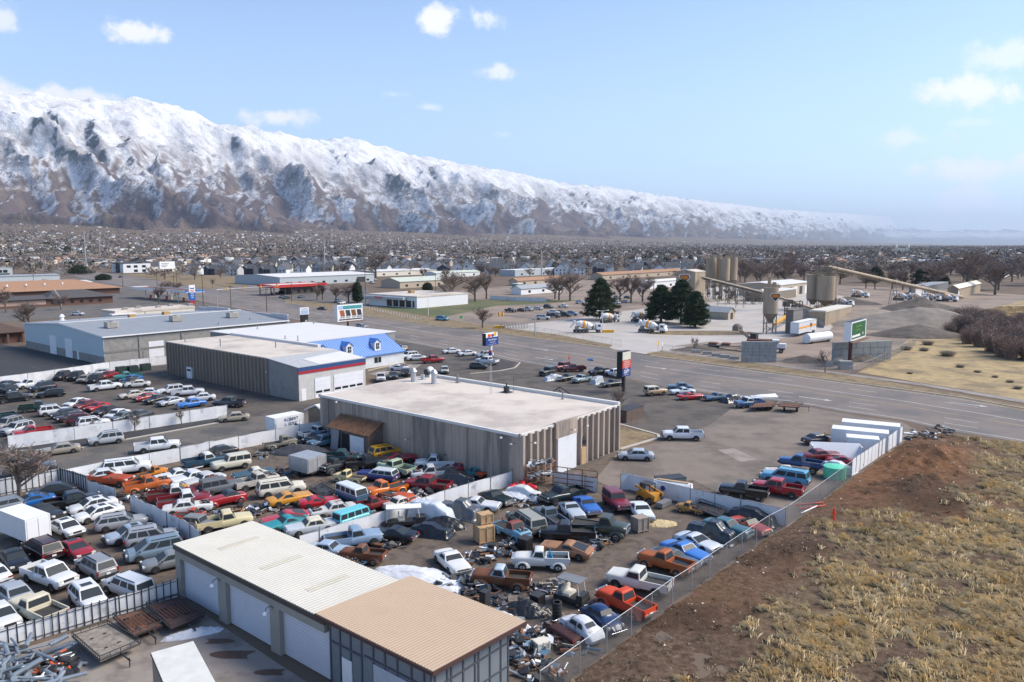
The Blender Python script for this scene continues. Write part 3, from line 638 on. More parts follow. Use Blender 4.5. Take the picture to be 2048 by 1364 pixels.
def near_garage():
 h = 4.2; t = W(351, 1088, h); g = Vector((t.x, t.y, 0)); b = Bld('garage_building', g, 'foreground garage with three big white sectional doors and ribbed white roof')
 L = 18.5; D = 6.1; x0 = .35
 wallm = mat('garage_stucco', (.30, .28, .25), .9, var=.1, scale=1.0)
 mb = MB(); mb.box((x0+D/2, -L/2, h/2-.25), (D-.2, L-.1, h-.5))
 doors = []
 for pa, pb in ((364, 439), (455, 543), (562, 664)):
  pa_, pb_ = [-abs(ext(Vector((g.x, g.y, 1.5)), A, q)) for q in (pa, pb)]; doors.append((pb_, pa_))
 mb.box((x0-.2, -L/2, h-.55), (.5, L-.02, .8))
 ed = [0.0];
 for a, c in doors: ed += [c, a]
 ed.append(-L)
 for i in range(0, len(ed), 2):
  a, c = ed[i], ed[i+1]
  if a-c > .05: mb.box((x0-.2, (a+c)/2, h/2-.3), (.48, a-c, h-.65))
 b.part('wall', mb, wallm)
 for a, c in doors: sectional(b, 'roller_door', 'A', a, c, .04, h-.96, rows=14, off=x0-.05, m=mat('garage_door_white', (.60, .62, .68), .5, var=.04))
 zr = h-.12; k = MB(); corr(k, -.1, D+.6, -L, .15, h, zr, .06, 62, amp=.028); rf = b.part('roof', k, mat('ribbed_roof_cream', (.54, .52, .455), .6, var=.05, scale=.6))
 mb = MB(); mb.box((-.14, -L/2, h-.20), (.08, L+.2, .34)); mb.slab([(-.1, .17, h-.3), (D+.6, .17, zr-.3), (D+.6, .17, zr+.02), (-.1, .17, h+.02)], .05); b.part('trim', mb, mat('dark_gutter', (.055, .045, .04), .6))
 for yy in (-3.3, -8.8, -14.2):
  mb = MB(); corr(mb, 1.6, 4.9, yy-.6, yy+.0, h-.035+.012, zr+.035+.012-.015, .02, 2, amp=.045); mb.build('skylight', mat('fibreglass_panel', (.36, .335, .26), .5), rf)
 for yy in (ed[2]+.35*(ed[3]-ed[2]), ed[4]+.4*(ed[5]-ed[4])):
  mb = MB(); z = h-1.05; pts = [Vector((-.1, yy, z)), Vector((-.3, yy, z+.25)), Vector((-.6, yy, z+.2)), Vector((-.7, yy, z))]; mb.path(pts, .025); mb.tube((-.7, yy, z), (-.7, yy, z-.18), .08, .2, n=10, mi=1); b.part('wall_lamp', mb, [dkm, whp])
 g2 = g-A*L; b2 = Bld('metal_clad_shed', g2, 'tan roofed bay with grey panelled walls at the end of the foreground garage')
 L2 = 9.7; D2 = 7.3; h2 = 4.5
 gp = mat('grey_panel', (.17, .195, .215), .55, var=.08); gt = mat('panel_trim', (.075, .08, .10), .5)
 mb = MB(); x_a, x_b = .05, D2-.75; ya, yb = -.3, -.3-(L2-.9); ta, tb = h2-.12, h2-.52; mb.add([(x_a, yb, 0), (x_b, yb, 0), (x_b, ya, 0), (x_a, ya, 0), (x_a, yb, ta), (x_b, yb, tb), (x_b, ya, tb), (x_a, ya, ta)], [(3, 2, 1, 0), (4, 5, 6, 7), (0, 1, 5, 4), (1, 2, 6, 5), (2, 3, 7, 6), (3, 0, 4, 7)]); b2.part('wall', mb, [gp])
 xf, yr = .02, -.3-(L2-.9)
 mb = MB()
 for u in (-.4, -1.35, -2.35, -3.35, -4.4, -5.4, -6.45, -7.6, -8.6, -9.15): mb.box((xf, u, h2/2-.2), (.06, .12, h2-.4))
 mb.box((xf-.01, -1.9, 2.9), (.05, 3.0, .12)); mb.box((xf-.01, -6.4, 3.05), (.05, 5.6, .12))
 for u in (.35, 1.3, 1.62, 2.6, 3.6, 3.9, 4.9, 5.9, 6.6): mb.box((u, yr-.01, h2/2-.2), (.12, .06, h2-.4))
 mb.box((3.3, yr-.02, 3.0), (6.5, .05, .12)); mb.box((3.3, yr-.02, 1.5), (6.5, .05, .10)); mb.box((3.3, yr-.02, 4.0), (6.5, .05, .1)); b2.part('wall_trim', mb, gt)
 mb = MB(); mb.box((xf-.03, -5.9, 1.45), (.06, 2.9, 2.8)); b2.part('roller_door', mb, mat('pale_grey_door', (.40, .43, .47))); mb = MB(); mb.box((xf-.03, -2.0, 1.15), (.06, .9, 2.2)); b2.part('door', mb, whp)
 mb = MB(); corr(mb, -.35, D2+.35, -L2, .55, h2, h2-.38, .08, 44, amp=.022); r2 = b2.part('roof', mb, mat('tan_ribbed_roof', (.43, .315, .215), .6, var=.05, scale=.8))
 mb = MB(); mb.box((-.4, (-L2+.55)/2, h2-.14), (.06, L2+.6, .22)); mb.slab([(-.4, -L2-.04, h2-.25), (D2+.35, -L2-.04, h2-.63), (D2+.35, -L2-.04, h2-.37), (-.4, -L2-.04, h2+.01)], -.05); b2.part('roof_trim', mb, mat('brown_trim', (.07, .035, .03)))
near_garage()
def little_shed():
 g = W(740, 911); g.z = 0
 g = W(663, 896); h = 2.9
 b = Bld('tin_shed', Vector((g.x, g.y, 0)), 'small brown gabled shed with rusty tin roof against the workshop wall')
 la = 6.0; lb = 4.2
 g0 = W(737, 913); b.o.location = (g0.x, g0.y, 0); b.g = Vector((g0.x, g0.y, 0)); la = b.ua(662)
 mb = MB(); mb.box((lb/2, la/2, h/2), (lb, la, h)); mb.add([(0, 0, h), (lb, 0, h), (lb/2, 0, h+1.15), (0, la, h), (lb, la, h), (lb/2, la, h+1.15)], [(0, 1, 2), (4, 3, 5)])
 b.part('wall', mb, mat('shed_siding', (.16, .115, .095), .85, var=.25, scale=1.5))
 mb = MB();
 for s in (0, 1):
  xa, xb = (-.35, lb/2) if s == 0 else (lb+.3, lb/2); za = h-.15
  q = [(xa, -.4, za), (xb, -.4, h+1.2), (xb, la+.3, h+1.2), (xa, la+.3, za)]; mb.slab(q, -.06 if s == 0 else .06)
 for i in range(26): y = -.4+(la+.7)*i/25; mb.tube((-.35, y, h-.10), (lb/2, y, h+1.25), .04, n=4)
 b.part('roof', mb, mat('shed_roof', (.26, .135, .07), .85, var=.25, scale=2, stain=(.16, .09, .06), stain_amt=.4, stain_scale=1.2))
 b.part('side_panel', MB().box((-.03, la*.84, 1.4), (.06, la*.30, 2.6)), greym)
 b.fa('opening', la*.50, la*.68, .02, 2.3, mat('dark_interior', (.01, .01, .01)), th=.05); sectional(b, 'roller_door', 'A', la*.10, la*.46, .02, 2.3, rows=5, off=-.04)  # solid near-black panel paints the shade inside the open bay
 mb = MB(); mb.add([(-.75, la*.70, 0), (-.68, la*.70, 0), (-.18, la*.72, 2.7), (-.25, la*.72, 2.7), (-.75, la*.9, 0), (-.68, la*.9, 0), (-.18, la*.9, 2.7), (-.25, la*.9, 2.7)], [(0, 1, 2, 3), (4, 7, 6, 5), (0, 3, 7, 4), (1, 5, 6, 2), (3, 2, 6, 7), (0, 4, 5, 1)])
 o = mb.build('door_leaf', mat('old_door_panel', (.23, .22, .23)), b.o)
little_shed()
def simple(name, px, py, pa, pb, h, wallm, roofm, label, roof='flat', rise=1.2, parapet=.3, group=None, cat='building', over=.4, lb=None, la=None):
 g = W(px, py); g.z = 0; b = Bld(name, g, label, cat, group=group)
 la = la or b.ua(pa); lb = lb or b.ub(pb)
 mb = MB(); mb.box((lb/2, la/2, h/2), (lb, la, h))
 if roof == 'gableA':  # ridge along A (y)
  mb.add([(0, 0, h), (lb, 0, h), (lb/2, 0, h+rise), (0, la, h), (lb, la, h), (lb/2, la, h+rise)], [(0, 1, 2), (4, 3, 5)])
 if roof == 'gableB':
  mb.add([(0, 0, h), (0, la, h), (0, la/2, h+rise), (lb, 0, h), (lb, la, h), (lb, la/2, h+rise)], [(0, 2, 1), (3, 4, 5)])
 b.part('wall', mb, wallm)
 mb = MB(); o = over
 if roof == 'flat': mb.box((lb/2, la/2, h+parapet/2), (lb+.3, la+.3, parapet))
 elif roof == 'gableA':
  s = rise/(lb/2)*o
  mb.slab([(-o, -o, h-s), (lb/2, -o, h+rise), (lb/2, la+o, h+rise), (-o, la+o, h-s)], -.2); mb.slab([(lb+o, -o, h-s), (lb/2, -o, h+rise), (lb/2, la+o, h+rise), (lb+o, la+o, h-s)], .2)
 elif roof == 'gableB':
  s = rise/(la/2)*o
  mb.slab([(-o, -o, h-s), (lb+o, -o, h-s), (lb+o, la/2, h+rise), (-o, la/2, h+rise)], .2); mb.slab([(-o, la+o, h-s), (lb+o, la+o, h-s), (lb+o, la/2, h+rise), (-o, la/2, h+rise)], -.2)
 elif roof == 'hip':
  r = min(la, lb)/2
  if lb >= la: R1, R2 = (r, la/2), (lb-r, la/2)
  else: R1, R2 = (lb/2, r), (lb/2, la-r)
  c = [(-o, -o, h-.05), (lb+o, -o, h-.05), (lb+o, la+o, h-.05), (-o, la+o, h-.05), (*R1, h+rise), (*R2, h+rise)]
  fs = [(0, 1, 5, 4), (1, 2, 5), (2, 3, 4, 5), (3, 0, 4)] if lb >= la else [(0, 1, 4), (1, 2, 5, 4), (2, 3, 5), (3, 0, 4, 5)]
  mb.add(c, fs); mb.box((lb/2, la/2, h-.05), (lb+2*o, la+2*o, .16))
 b.rf = b.part('roof', mb, roofm); b.la = la; b.lb = lb; b.h = h
 return b
brick = mat('brown_brick', (.13, .07, .055), .9, var=.15, scale=1.5)
shingle_brown = mat('brown_shingles', (.33, .19, .115), .9, var=.12, scale=.6); shingle_dark = mat('dark_shingles', (.075, .07, .072), .9, var=.15, scale=.8)
beige = mat('beige_wall', (.42, .35, .27), .8, var=.08); cream = mat('cream_wall', (.62, .58, .50), .8, var=.07); palegreen = mat('pale_green_roof', (.50, .54, .45), .6, var=.06)
whwall = mat('white_wall', (.68, .69, .70), .7, var=.05); bl = mat('black_cladding', (.025, .027, .035), .5); bluegrey = mat('blue_grey_wall', (.40, .44, .46), .7)
def wins(b, face, us, z0, z1, wd, m=None, y=0):
 for u in us:
  if face == 'A': b.fa('window', u-wd/2, u+wd/2, z0, z1, m or glass, th=.08)
  else: b.fb('window', u-wd/2, u+wd/2, z0, z1, m or glass, th=.08, y=y)
b = simple('school_building', -70, 601, -200, 240, 3.2, brick, shingle_brown, 'long brown shingled roof over a low brick building at the far left', 'hip', rise=4.6, over=1.6, la=34)
for k in range(4): flue(20+k*9, 6+k, 5.6, .6, .35, b.rf, whp)
b = simple('brick_hall', -60, 622, -200, 226, 3.4, brick, shingle_dark, 'low brown brick hall with a dark shingled roof behind the grey warehouse', 'flat', la=13)
bpy.data.objects.remove(b.rf)
mb = MB(); o = 1.2; L_, D_ = b.lb, b.la; mb.slab([(-o, -o, 3.3), (L_*.52, -o, 3.3), (L_*.52, D_/2, 4.6), (-o, D_/2, 4.6)], .2)
mb.add([(L_*.5, -o, 3.3), (L_+o, -o, 3.3), (L_*.82, D_/2, 6.6), (L_*.6, D_/2, 6.6), (L_*.5, D_+o, 3.3), (L_+o, D_+o, 3.3)], [(0, 1, 2, 3), (1, 5, 2), (5, 4, 3, 2), (4, 0, 3)])
mb.slab([(-o, D_+o, 3.3), (L_*.52, D_+o, 3.3), (L_*.52, D_/2, 4.6), (-o, D_/2, 4.6)], -.2); b.rf = b.part('roof', mb, shingle_dark)
b.fb('wall_panel', 1, L_*.5, 1.0, 3.0, mat('pink_panel', (.40, .27, .22)), th=.12)
wins(b, 'B', [L_*(.55+.07*k) for k in range(6)], 1.0, 2.2, 1.4)
mb = MB(); q = ext(Vector((b.g.x, b.g.y, 0)), B, 118); mb.path([Vector((q, -2.2, 0)), Vector((q, -2.2, 3.4)), Vector((q-.4, 4, 7.6))], .22, n=6); b.part('roof_beam', mb, concw)
b = simple('pavilion_building', -30, 690, -300, 47, 3.0, brick, mat('brown_hip_roof', (.085, .055, .045), .9), 'dark brown hipped roof building cut by the left edge', 'hip', rise=2.6, over=1.5, la=11)
for xx in (b.lb-.3, b.lb-4): b.box('post', xx-.25, xx+.25, -1.2, -.7, 0, 3.0, brick)
b = simple('flat_roof_store', -40, 585, -120, 185, 3.6, cream, white_roof2, 'long low cream building with a bright white roof behind the brown roofs', 'gableB', rise=.8, la=20)
ac_unit(b.lb*.6, 6, 4.2, b.rf, 1.8)
b = simple('long_grey_shed', -60, 566, -200, 120, 3.8, bluegrey, grey_roof, 'long pale shed with a light grey roof farthest left behind the white roof', 'gableB', rise=.7, la=18)
b = simple('tilt_roof_store', -10, 557, -120, 26, 8, bluegrey, grey_roof, 'tall grey flat roofed shop cut by the left edge of the picture', 'flat', la=22); b.fb('awning', 2, b.lb-2, 3.4, 3.9, dkm, th=.9)
wins(b, 'B', [b.lb*.3, b.lb*.6], 4.4, 6.6, 3)
def canopy_station():
 g = W(373, 606); b = Bld('fuel_canopy', Vector((g.x, g.y, 0)), 'canopy with rust brown deck and blue end fascia beside the blue price sign', 'canopy')
 lb = 9; la = ext(Vector((g.x, g.y, 5)), A, 262)-0; h = 4.6
 mb = MB(); mb.box((lb/2, la/2, h+.55), (lb-.4, la-.4, .3)); b.part('canopy_deck', mb, rustm)
 mb = MB(); mb.box((0, la/2, h+.5), (.25, la, 1.1)); mb.box((lb, la/2, h+.5), (.25, la, 1.1)); mb.box((lb/2, la, h+.5), (lb, .25, 1.1)); b.part('fascia', mb, whp)
 mb = MB(); mb.box((lb/2, -.02, h+.5), (lb+.26, .26, 1.12)); b.part('fascia', mb, mat('station_blue', '#1f6fb8', .4), label='blue end fascia'); mb = MB(); mb.box((lb*.5, -.17, h+.2), (lb, .05, .25)); b.part('stripe', mb, whp)
 for x in (2, lb-2):
  for y in (la*.2, la*.5, la*.8): b.box('column', x-.2, x+.2, y-.2, y+.2, 0, h+.4, whp)
 for y in (la*.2, la*.5, la*.8): b.box('fuel_pump', lb/2-.4, lb/2+.4, y-.3, y+.3, 0, 1.7, mat('pump_red', '#9c2b26'))
canopy_station()
b = simple('station_shop', 232, 660-14, 175, 390, 3.4, cream, white_roof, 'low cream station shop with a white cluttered roof behind the grey warehouse', 'flat', parapet=.7, la=11)
for k in range(5): ac_unit(5+k*6, 4+(k % 2)*3, 4.0, b.rf, .9)
b.box('awning', -2.2, 6, -2.5, 0, 2.9, 3.3, whp)
def red_station():
 g = W(548, 592); b = Bld('convenience_station', Vector((g.x, g.y, 0)), 'fuel station with a broad white roof and red fascia across the road')
 lb = 34; la = 15; h = 4.6
 b.g = Vector((g.x, g.y, 0)); mb = MB(); mb.box((lb*.68, la*.55, 1.9), (lb*.6, la*.8, 3.8)); b.part('wall', mb, mat('dark_brown_store', (.10, .075, .065)))
 mb = MB(); mb.box((lb/2, la/2, h+.55), (lb-.4, la-.4, .35)); b.part('roof', mb, white_roof2)
 mb = MB()
 for (c, d) in (((0, la/2, h+.3), (.25, la, 1.5)), ((lb, la/2, h+.3), (.25, la, 1.5)), ((lb/2, 0, h+.3), (lb+.25, .25, 1.5)), ((lb/2, la, h+.3), (lb+.25, .25, 1.5))): mb.box(c, d)
 b.part('fascia', mb, mat('station_red', '#b5302a', .45, var=.05))
 for x in (.8, 7.5):
  for y in (1, la-1): b.box('column', x-.2, x+.2, y-.2, y+.2, 0, h, dkm)
 for y in (4, 8): b.box('fuel_pump', 3.5, 4.3, y-.3, y+.3, 0, 1.7, dkm)
 wins(b, 'B', [lb*.5, lb*.62, lb*.75], .8, 2.8, 2.0, y=la*.15)
red_station()
b = simple('white_clinic', 834, 617, 738, 936, 4.6, whwall, white_roof, 'white flat roofed building with dark glazed front on the green lawn', 'flat', parapet=.5)
b.fa('glazing', b.la*.05, b.la*.62, .3, 3.1, glass, th=.1)
for k in range(5): b.fa('column', b.la*(.08+.13*k), b.la*(.08+.13*k)+.5, 0, 3.2, whwall, th=.5)
b.box('porch_roof', -2.2, 0, b.la*.2, b.la+1, 3.3, 4.4, bluegrey); b.box('column', -2.1, -1.5, b.la+.3, b.la+.9, 0, 3.3, whwall); b.fa('wall_sign', b.la*.62, b.la*.80, 3.5, 4.2, mat('sign_pink', '#c05a72'), th=2.26)
ac_unit(b.lb*.45, b.la*.6, 5, b.rf, 1.4, MATS['tan_box'])
whs = [('metal_warehouse', 560, 572, 470, 748, 5.5, bluegrey, white_roof2, 'grey walled warehouse with white roof behind the red station', 'gableB', 1.3),
    ('metal_warehouse', 800, 577, 762, 890, 4.0, beige, palegreen, 'beige strip building with pale green metal roof behind the white clinic', 'gableB', 2.2),
    ('storage_building', 752, 553, 690, 880, 4.0, cream, white_roof2, 'long low cream building with bright white roof behind the beige strip building', 'gableB', .8),
    ('shop_building', 872, 556, 850, 960, 3.6, whwall, palegreen, 'white walled shop with mint roof below the townhouses', 'gableB', 1.4),
    ('block_warehouse', 1030, 553, 1000, 1140, 5.0, bluegrey, white_roof2, 'grey block warehouse with white roof among bare trees', 'flat', .5),
    ('tan_roof_building', 1035, 572, 1018, 1125, 3.2, beige, shingle_brown, 'low building with brown shingled roof behind the white fence', 'gableB', 1.8),
    ('white_fence_house', 1042, 590, 1022, 1128, 3.2, whwall, grey_roof, 'white house with grey roof and pale annexe by the white fence', 'gableB', 1.6),
    ('teal_shed', 1036, 586, 1024, 1046, 4.8, mat('teal_wall', (.12, .25, .25)), white_roof2, 'small dark teal shed beside the white house', 'flat', .4),
    ('brown_roof_store', 1205, 560, 1180, 1370, 3.6, beige, shingle_brown, 'long brown roofed building left of the sand coloured tower', 'gableB', 1.8),
    ('white_roof_store', 1300, 578, 1280, 1402, 4.2, whwall, white_roof2, 'white walled shed half hidden by the round pines', 'gableB', .9),
    ('office_block', 212, 531, 150, 232, 7.5, beige, concw, 'tan three storey office block beside the crossroads', 'flat', .4),
    ('modern_block', 247, 546, 225, 302, 8.5, whwall, bl, 'modern white house block with black stair tower at the crossroads', 'flat', .3),
    ('barn_office', 305, 544, 272, 368, 5.5, cream, shingle_dark, 'cream barn shaped shop with a dark pitched roof by the white billboard', 'gableB', 4.0),
    ('orange_store', 150, 530, 140, 210, 5.0, mat('orange_wall', (.38, .15, .07)), concw, 'orange fronted store far up the road', 'flat', .5),
    ('mall_building', 196, 519, 150, 300, 6.5, beige, mat('pink_roof', (.42, .33, .29)), 'long tan mall with pinkish flat roofs in the distance', 'flat', 1.0),
    ('mall_building', 100, 516, 60, 190, 5.5, mat('salmon_wall', (.40, .27, .20)), mat('pink_roof', (.42, .33, .29)), 'salmon coloured strip mall in the distance at left', 'flat', .8),
    ('tan_block', 130, 524, 118, 152, 6.0, mat('brown_block', (.28, .16, .10)), concw, 'squat brown block store near the distant junction', 'flat', .6),
    ('white_store', 330, 553-26, 300, 395, 4.5, beige, white_roof2, 'long beige distant store with white roof beyond the townhouses', 'flat', .4)]
for (nm, px, py, pa, pb, h, wm, rm, lab, rf, rs) in whs:
 b = simple(nm, px, py, pa, pb, h, wm, rm, lab, rf, rise=rs, parapet=rs if rf == 'flat' else .3)
 if nm == 'modern_block':
  b.fa('stair_tower', b.la*.3, b.la*.62, 0, 9.2, bl, th=.5); wins(b, 'B', [b.lb*.2, b.lb*.45, b.lb*.75], 4.8, 7.0, b.lb*.14); wins(b, 'B', [b.lb*.45, b.lb*.75], .6, 3.0, b.lb*.14)
  b.rf.rotation_euler = (0, math.radians(-4), 0)
 elif nm == 'office_block':
  for z in (1.2, 3.6, 6.0): wins(b, 'B', [b.lb*(.15+.17*k) for k in range(5)], z, z+1.1, b.lb*.1)
 elif nm == 'barn_office': sectional(b, 'roller_door', 'B', b.lb*.40, b.lb*.62, .1, 4.2, m=bl, rows=4); b.fb('window', b.lb*.8, b.lb*.97, .3, 4, glass); sectional(b, 'roller_door', 'A', b.la*.5, b.la*.8, .1, 4.2, m=bl, rows=4)
 elif pb-px > 60:
  k = max(3, int((pb-px)/22)); wins(b, 'B', [b.lb*(i+.6)/(k+.2) for i in range(k)], .9, 2.2, min(2.4, b.lb*.05))
  if h > 4.9: sectional(b, 'roller_door', 'B', b.lb*.80, b.lb*.9, .05, h*.7, rows=4, m=dkm)
# ---------------- vehicles ----------------
tyrem = mat('tyre_rubber', (.022, .022, .023), .85, var=.2, scale=6)
rimm = mat('wheel_rim', (.42, .43, .44), .35, metal=.7)
rimd = mat('steel_rim', (.12, .115, .11), .5, metal=.4)
cglass = mat('car_glass', (.038, .046, .052), .28, var=.05, spec=.15)
lampm = mat('headlamp', (.62, .62, .58), .15, var=.05)
tailm = mat('tail_lamp', (.30, .015, .012), .25, var=.05)
trimm = mat('black_trim_arch_shade', (.03, .03, .031), .6, var=.1)  # real trim, and the painted shade of the wheel wells
chrome = mat('chrome', (.55, .56, .57), .2, metal=.85, var=.06)
bedm = mat('bed_liner', (.04, .038, .036), .8, var=.3, scale=3)
greyprimer = mat('under_metal', (.10, .08, .07), .85, var=.3, scale=4)
def paint(hexc, wear=0.0):
 n = 'paint_'+hexc.strip('#')+('_worn%d' % int(wear*10) if wear else '')
 if n in MATS: return MATS[n]
 c = srgb(hexc)
 if wear: return mat(n, tuple(x*.8 for x in c), .55+.2*wear, var=.14, scale=2.2, stain=(.17, .085, .05), stain_amt=.20+.36*wear, stain_scale=1.1)
 return mat(n, tuple(x*.82 for x in c), .32, var=.04, scale=1.5, coat=.35)
def section(w, top, zb, sh=.16, crown=.03):
 "half section points from the centre top out and down"
 h = top-zb; s = min(sh, h*.45)
 return [(0, top+crown), (w*.50, top+crown*.8), (w*.80, top), (w*.93, top-.05), (w, top-s), (w*1.0, zb+h*.38), (w*.985, zb+.10), (w*.90, zb)]
def loft(mb, sts, mi=0, cap=True):
 "sts: list of (x, halfpoints)"
 rings = []
 for x, hp in sts:
  pts = [(x, y, z) for y, z in hp]+[(x, -y, z) for y, z in reversed(hp[1:])]
  rings.append(pts)
 n = len(rings[0]); vs = [p for r in rings for p in r]; fs = []
 for i in range(len(rings)-1):
  for j in range(n-1 if False else n):
   a = i*n+j; b = i*n+(j+1) % n; fs.append((a, b, b+n, a+n))
 mb.add(vs, fs, mi, True)
 if cap: mb.add(rings[0], [tuple(range(n))], mi); mb.add(rings[-1], [tuple(reversed(range(n)))], mi)
def greenhouse(mb, gb, w, H, mi=0, tum=.76, bw=.93, crown=.05):
 "gb = (x rear base, x roof rear, x roof front, x screen base, z base rear, z base front)"
 xr, rr, rf, xw, zr, zf = gb; wb = w*bw; wt = w*tum
 def ring(x0, x1, ww, z0, z1): return [(x0, -ww, z0), (x1, -ww, z1), (x1, ww, z1), (x0, ww, z0)]
 v = ring(xr, xw, wb, zr-.03, zf-.03)+ring(rr, rf, wt, H-.08, H-.08)+ring(rr+.14, rf-.16, wt*.86, H-.015, H-.015)+[((rr+rf)/2, -wt*.5, H+.0), ((rr+rf)/2, wt*.5, H+.0)]
 f = []
 for k in (0, 4):
  for i in range(4): a = k+i; b = k+(i+1) % 4; f.append((a, b, b+4, a+4))
 f += [(8, 9, 12), (9, 10, 13, 12), (10, 11, 13), (11, 8, 12, 13)]
 mb.add(v, f, mi, False)
 return v
def pane(v, ia, ib, ic, id_, u0, u1, t0=.10, t1=.90, off=.014):
 "pane on face given by corner indices bottom-a, bottom-b, top-b, top-a"
 a, b, c, d = [Vector(v[i]) for i in (ia, ib, ic, id_)]
 def q(u, t): return a.lerp(b, u).lerp(d.lerp(c, u), t)
 n = (b-a).cross(d-a).normalized()*off
 P4 = [q(u0, t0)+n, q(u1, t0)+n, q(u1, t1)+n, q(u0, t1)+n]
 return P4
def glassparts(v, root, sides, near, front=True, rear=True):
 if front: m = MB(); m.quad(*pane(v, 1, 2, 6, 5, .05, .95, .05, .94)); m.build('windscreen', cglass, root)
 if rear: m = MB(); m.quad(*pane(v, 3, 0, 4, 7, .07, .93, .10, .90)); m.build('rear_window', cglass, root)
 for s in (0, 1):
  for (u0, u1) in sides:
   m = MB()
   if s == 0: m.quad(*pane(v, 0, 1, 5, 4, u0, u1, .12, .88))
   else: m.quad(*pane(v, 2, 3, 7, 6, 1-u1, 1-u0, .12, .88))
   m.build('side_window', cglass, root)
_wheel = {}
def wheel_meshes(r, wd, rimr):
 k = (r, wd, rimr)
 if k in _wheel: return _wheel[k]
 t = MB(); n = 20
 prof = [(rimr, -wd/2+.02), (r*.93, -wd/2), (r, -wd/2+.04), (r, wd/2-.04), (r*.93, wd/2), (rimr, wd/2-.02)]
 vs = []; fs = []
 for i in range(n):
  a = 2*math.pi*i/n; vs += [(math.cos(a)*p, y, math.sin(a)*p) for p, y in prof]
 q = len(prof)
 for i in range(n):
  for j in range(q-1): a = i*q+j; b = ((i+1) % n)*q+j; fs.append((a, a+1, b+1, b))
 t.add(vs, fs, 0, True); to = t.build('tyre_src', tyrem); tm = to.data; bpy.data.objects.remove(to)
 m = MB(); m.tube((0, -wd/2+.045, 0), (0, wd/2-.045, 0), rimr*1.02, n=16, smooth=False); m.tube((0, wd/2-.05, 0), (0, wd/2-.01, 0), rimr*.35, n=8)
 m.tube((0, -wd/2+.05, 0), (0, -wd/2+.01, 0), rimr*.35, n=8)
 for i in range(5):
  a = 2*math.pi*i/5
  for s in (-1, 1): m.box((math.cos(a)*rimr*.6, s*(wd/2-.045), math.sin(a)*rimr*.6), (rimr*.75, .03, rimr*.2), 1, M=None)
 mo = m.build('rim_src', [rimd, rimm]); rm = mo.data; bpy.data.objects.remove(mo)
 _wheel[k] = (tm, rm); return _wheel[k]
def add_wheels(root, xs, hw, r, wd=.22, rimr=None, z=None):
 rimr = rimr or r*.62; tm, rm = wheel_meshes(r, wd, rimr)
 for x in xs:
  for s in (-1, 1):
   o = bpy.data.objects.new('wheel', tm); COL.objects.link(o); o.parent = root; o.location = (x, s*(hw-wd/2+.02), z or r)
   q = bpy.data.objects.new('rim', rm); COL.objects.link(q); q.parent = o
def arches(mb, xs, hw, r, zb, mi=1):  # flat dark discs on the body side paint the shade of the wheel wells
 for x in xs:
  for s in (-1, 1):
   n = 12; R = r*1.16; pts = []
   for i in range(n+1):
    a = math.pi*(-.12+1.24*i/n); pts.append((x+math.cos(a)*R, s*(hw+.006), max(zb-.02, r+math.sin(a)*R)))
   ctr = (x, s*(hw+.006), zb); f = [tuple(range(n+1))]
   mb.add(pts, f if s < 0 else [tuple(reversed(f[0]))], mi)
PROTO = {}; HOOD = {}; blackp_ = mat('greasy_black', (.015, .014, .013), .7, var=.3)
def front_bits(root, L, w, hood, r, near=True, old=False, x0=0, tailz=None, deck=None, zb=.28, vtail=False):
 for s in (-1, 1):
  m = MB()
  if old: m.tube((L-.10, s*w*.74, hood-.20), (L+.03, s*w*.74, hood-.20), .10, n=12)
  else: m.box((L-.12, s*w*.70, hood-.17), (.20, w*.36, .14))
  m.build('headlight', lampm, root)
  m = MB()
  if vtail: m.box((x0+.02, s*w*.90, tailz), (.10, w*.14, .34))
  else: m.box((x0+.03, s*w*.72, tailz), (.10, w*.38, .13))
  m.build('tail_light', tailm, root)
 m = MB(); m.box((L-.04, 0, hood-.19), (.12, w*(1.1 if old else .85), .15)); m.build('grille', trimm if not old else chrome, root)
 m = MB(); m.box((L+.01, 0, zb+.22), (.14, w*1.8, .17)); m.build('front_bumper', chrome if old else trimm, root)
 m = MB(); m.box((x0-.01, 0, zb+.24), (.14, w*1.8, .17)); m.build('rear_bumper', chrome if old else trimm, root)
 m = MB(); m.box((x0-.05, 0, tailz-.15), (.04, .34, .15)); m.build('number_plate', whp, root)
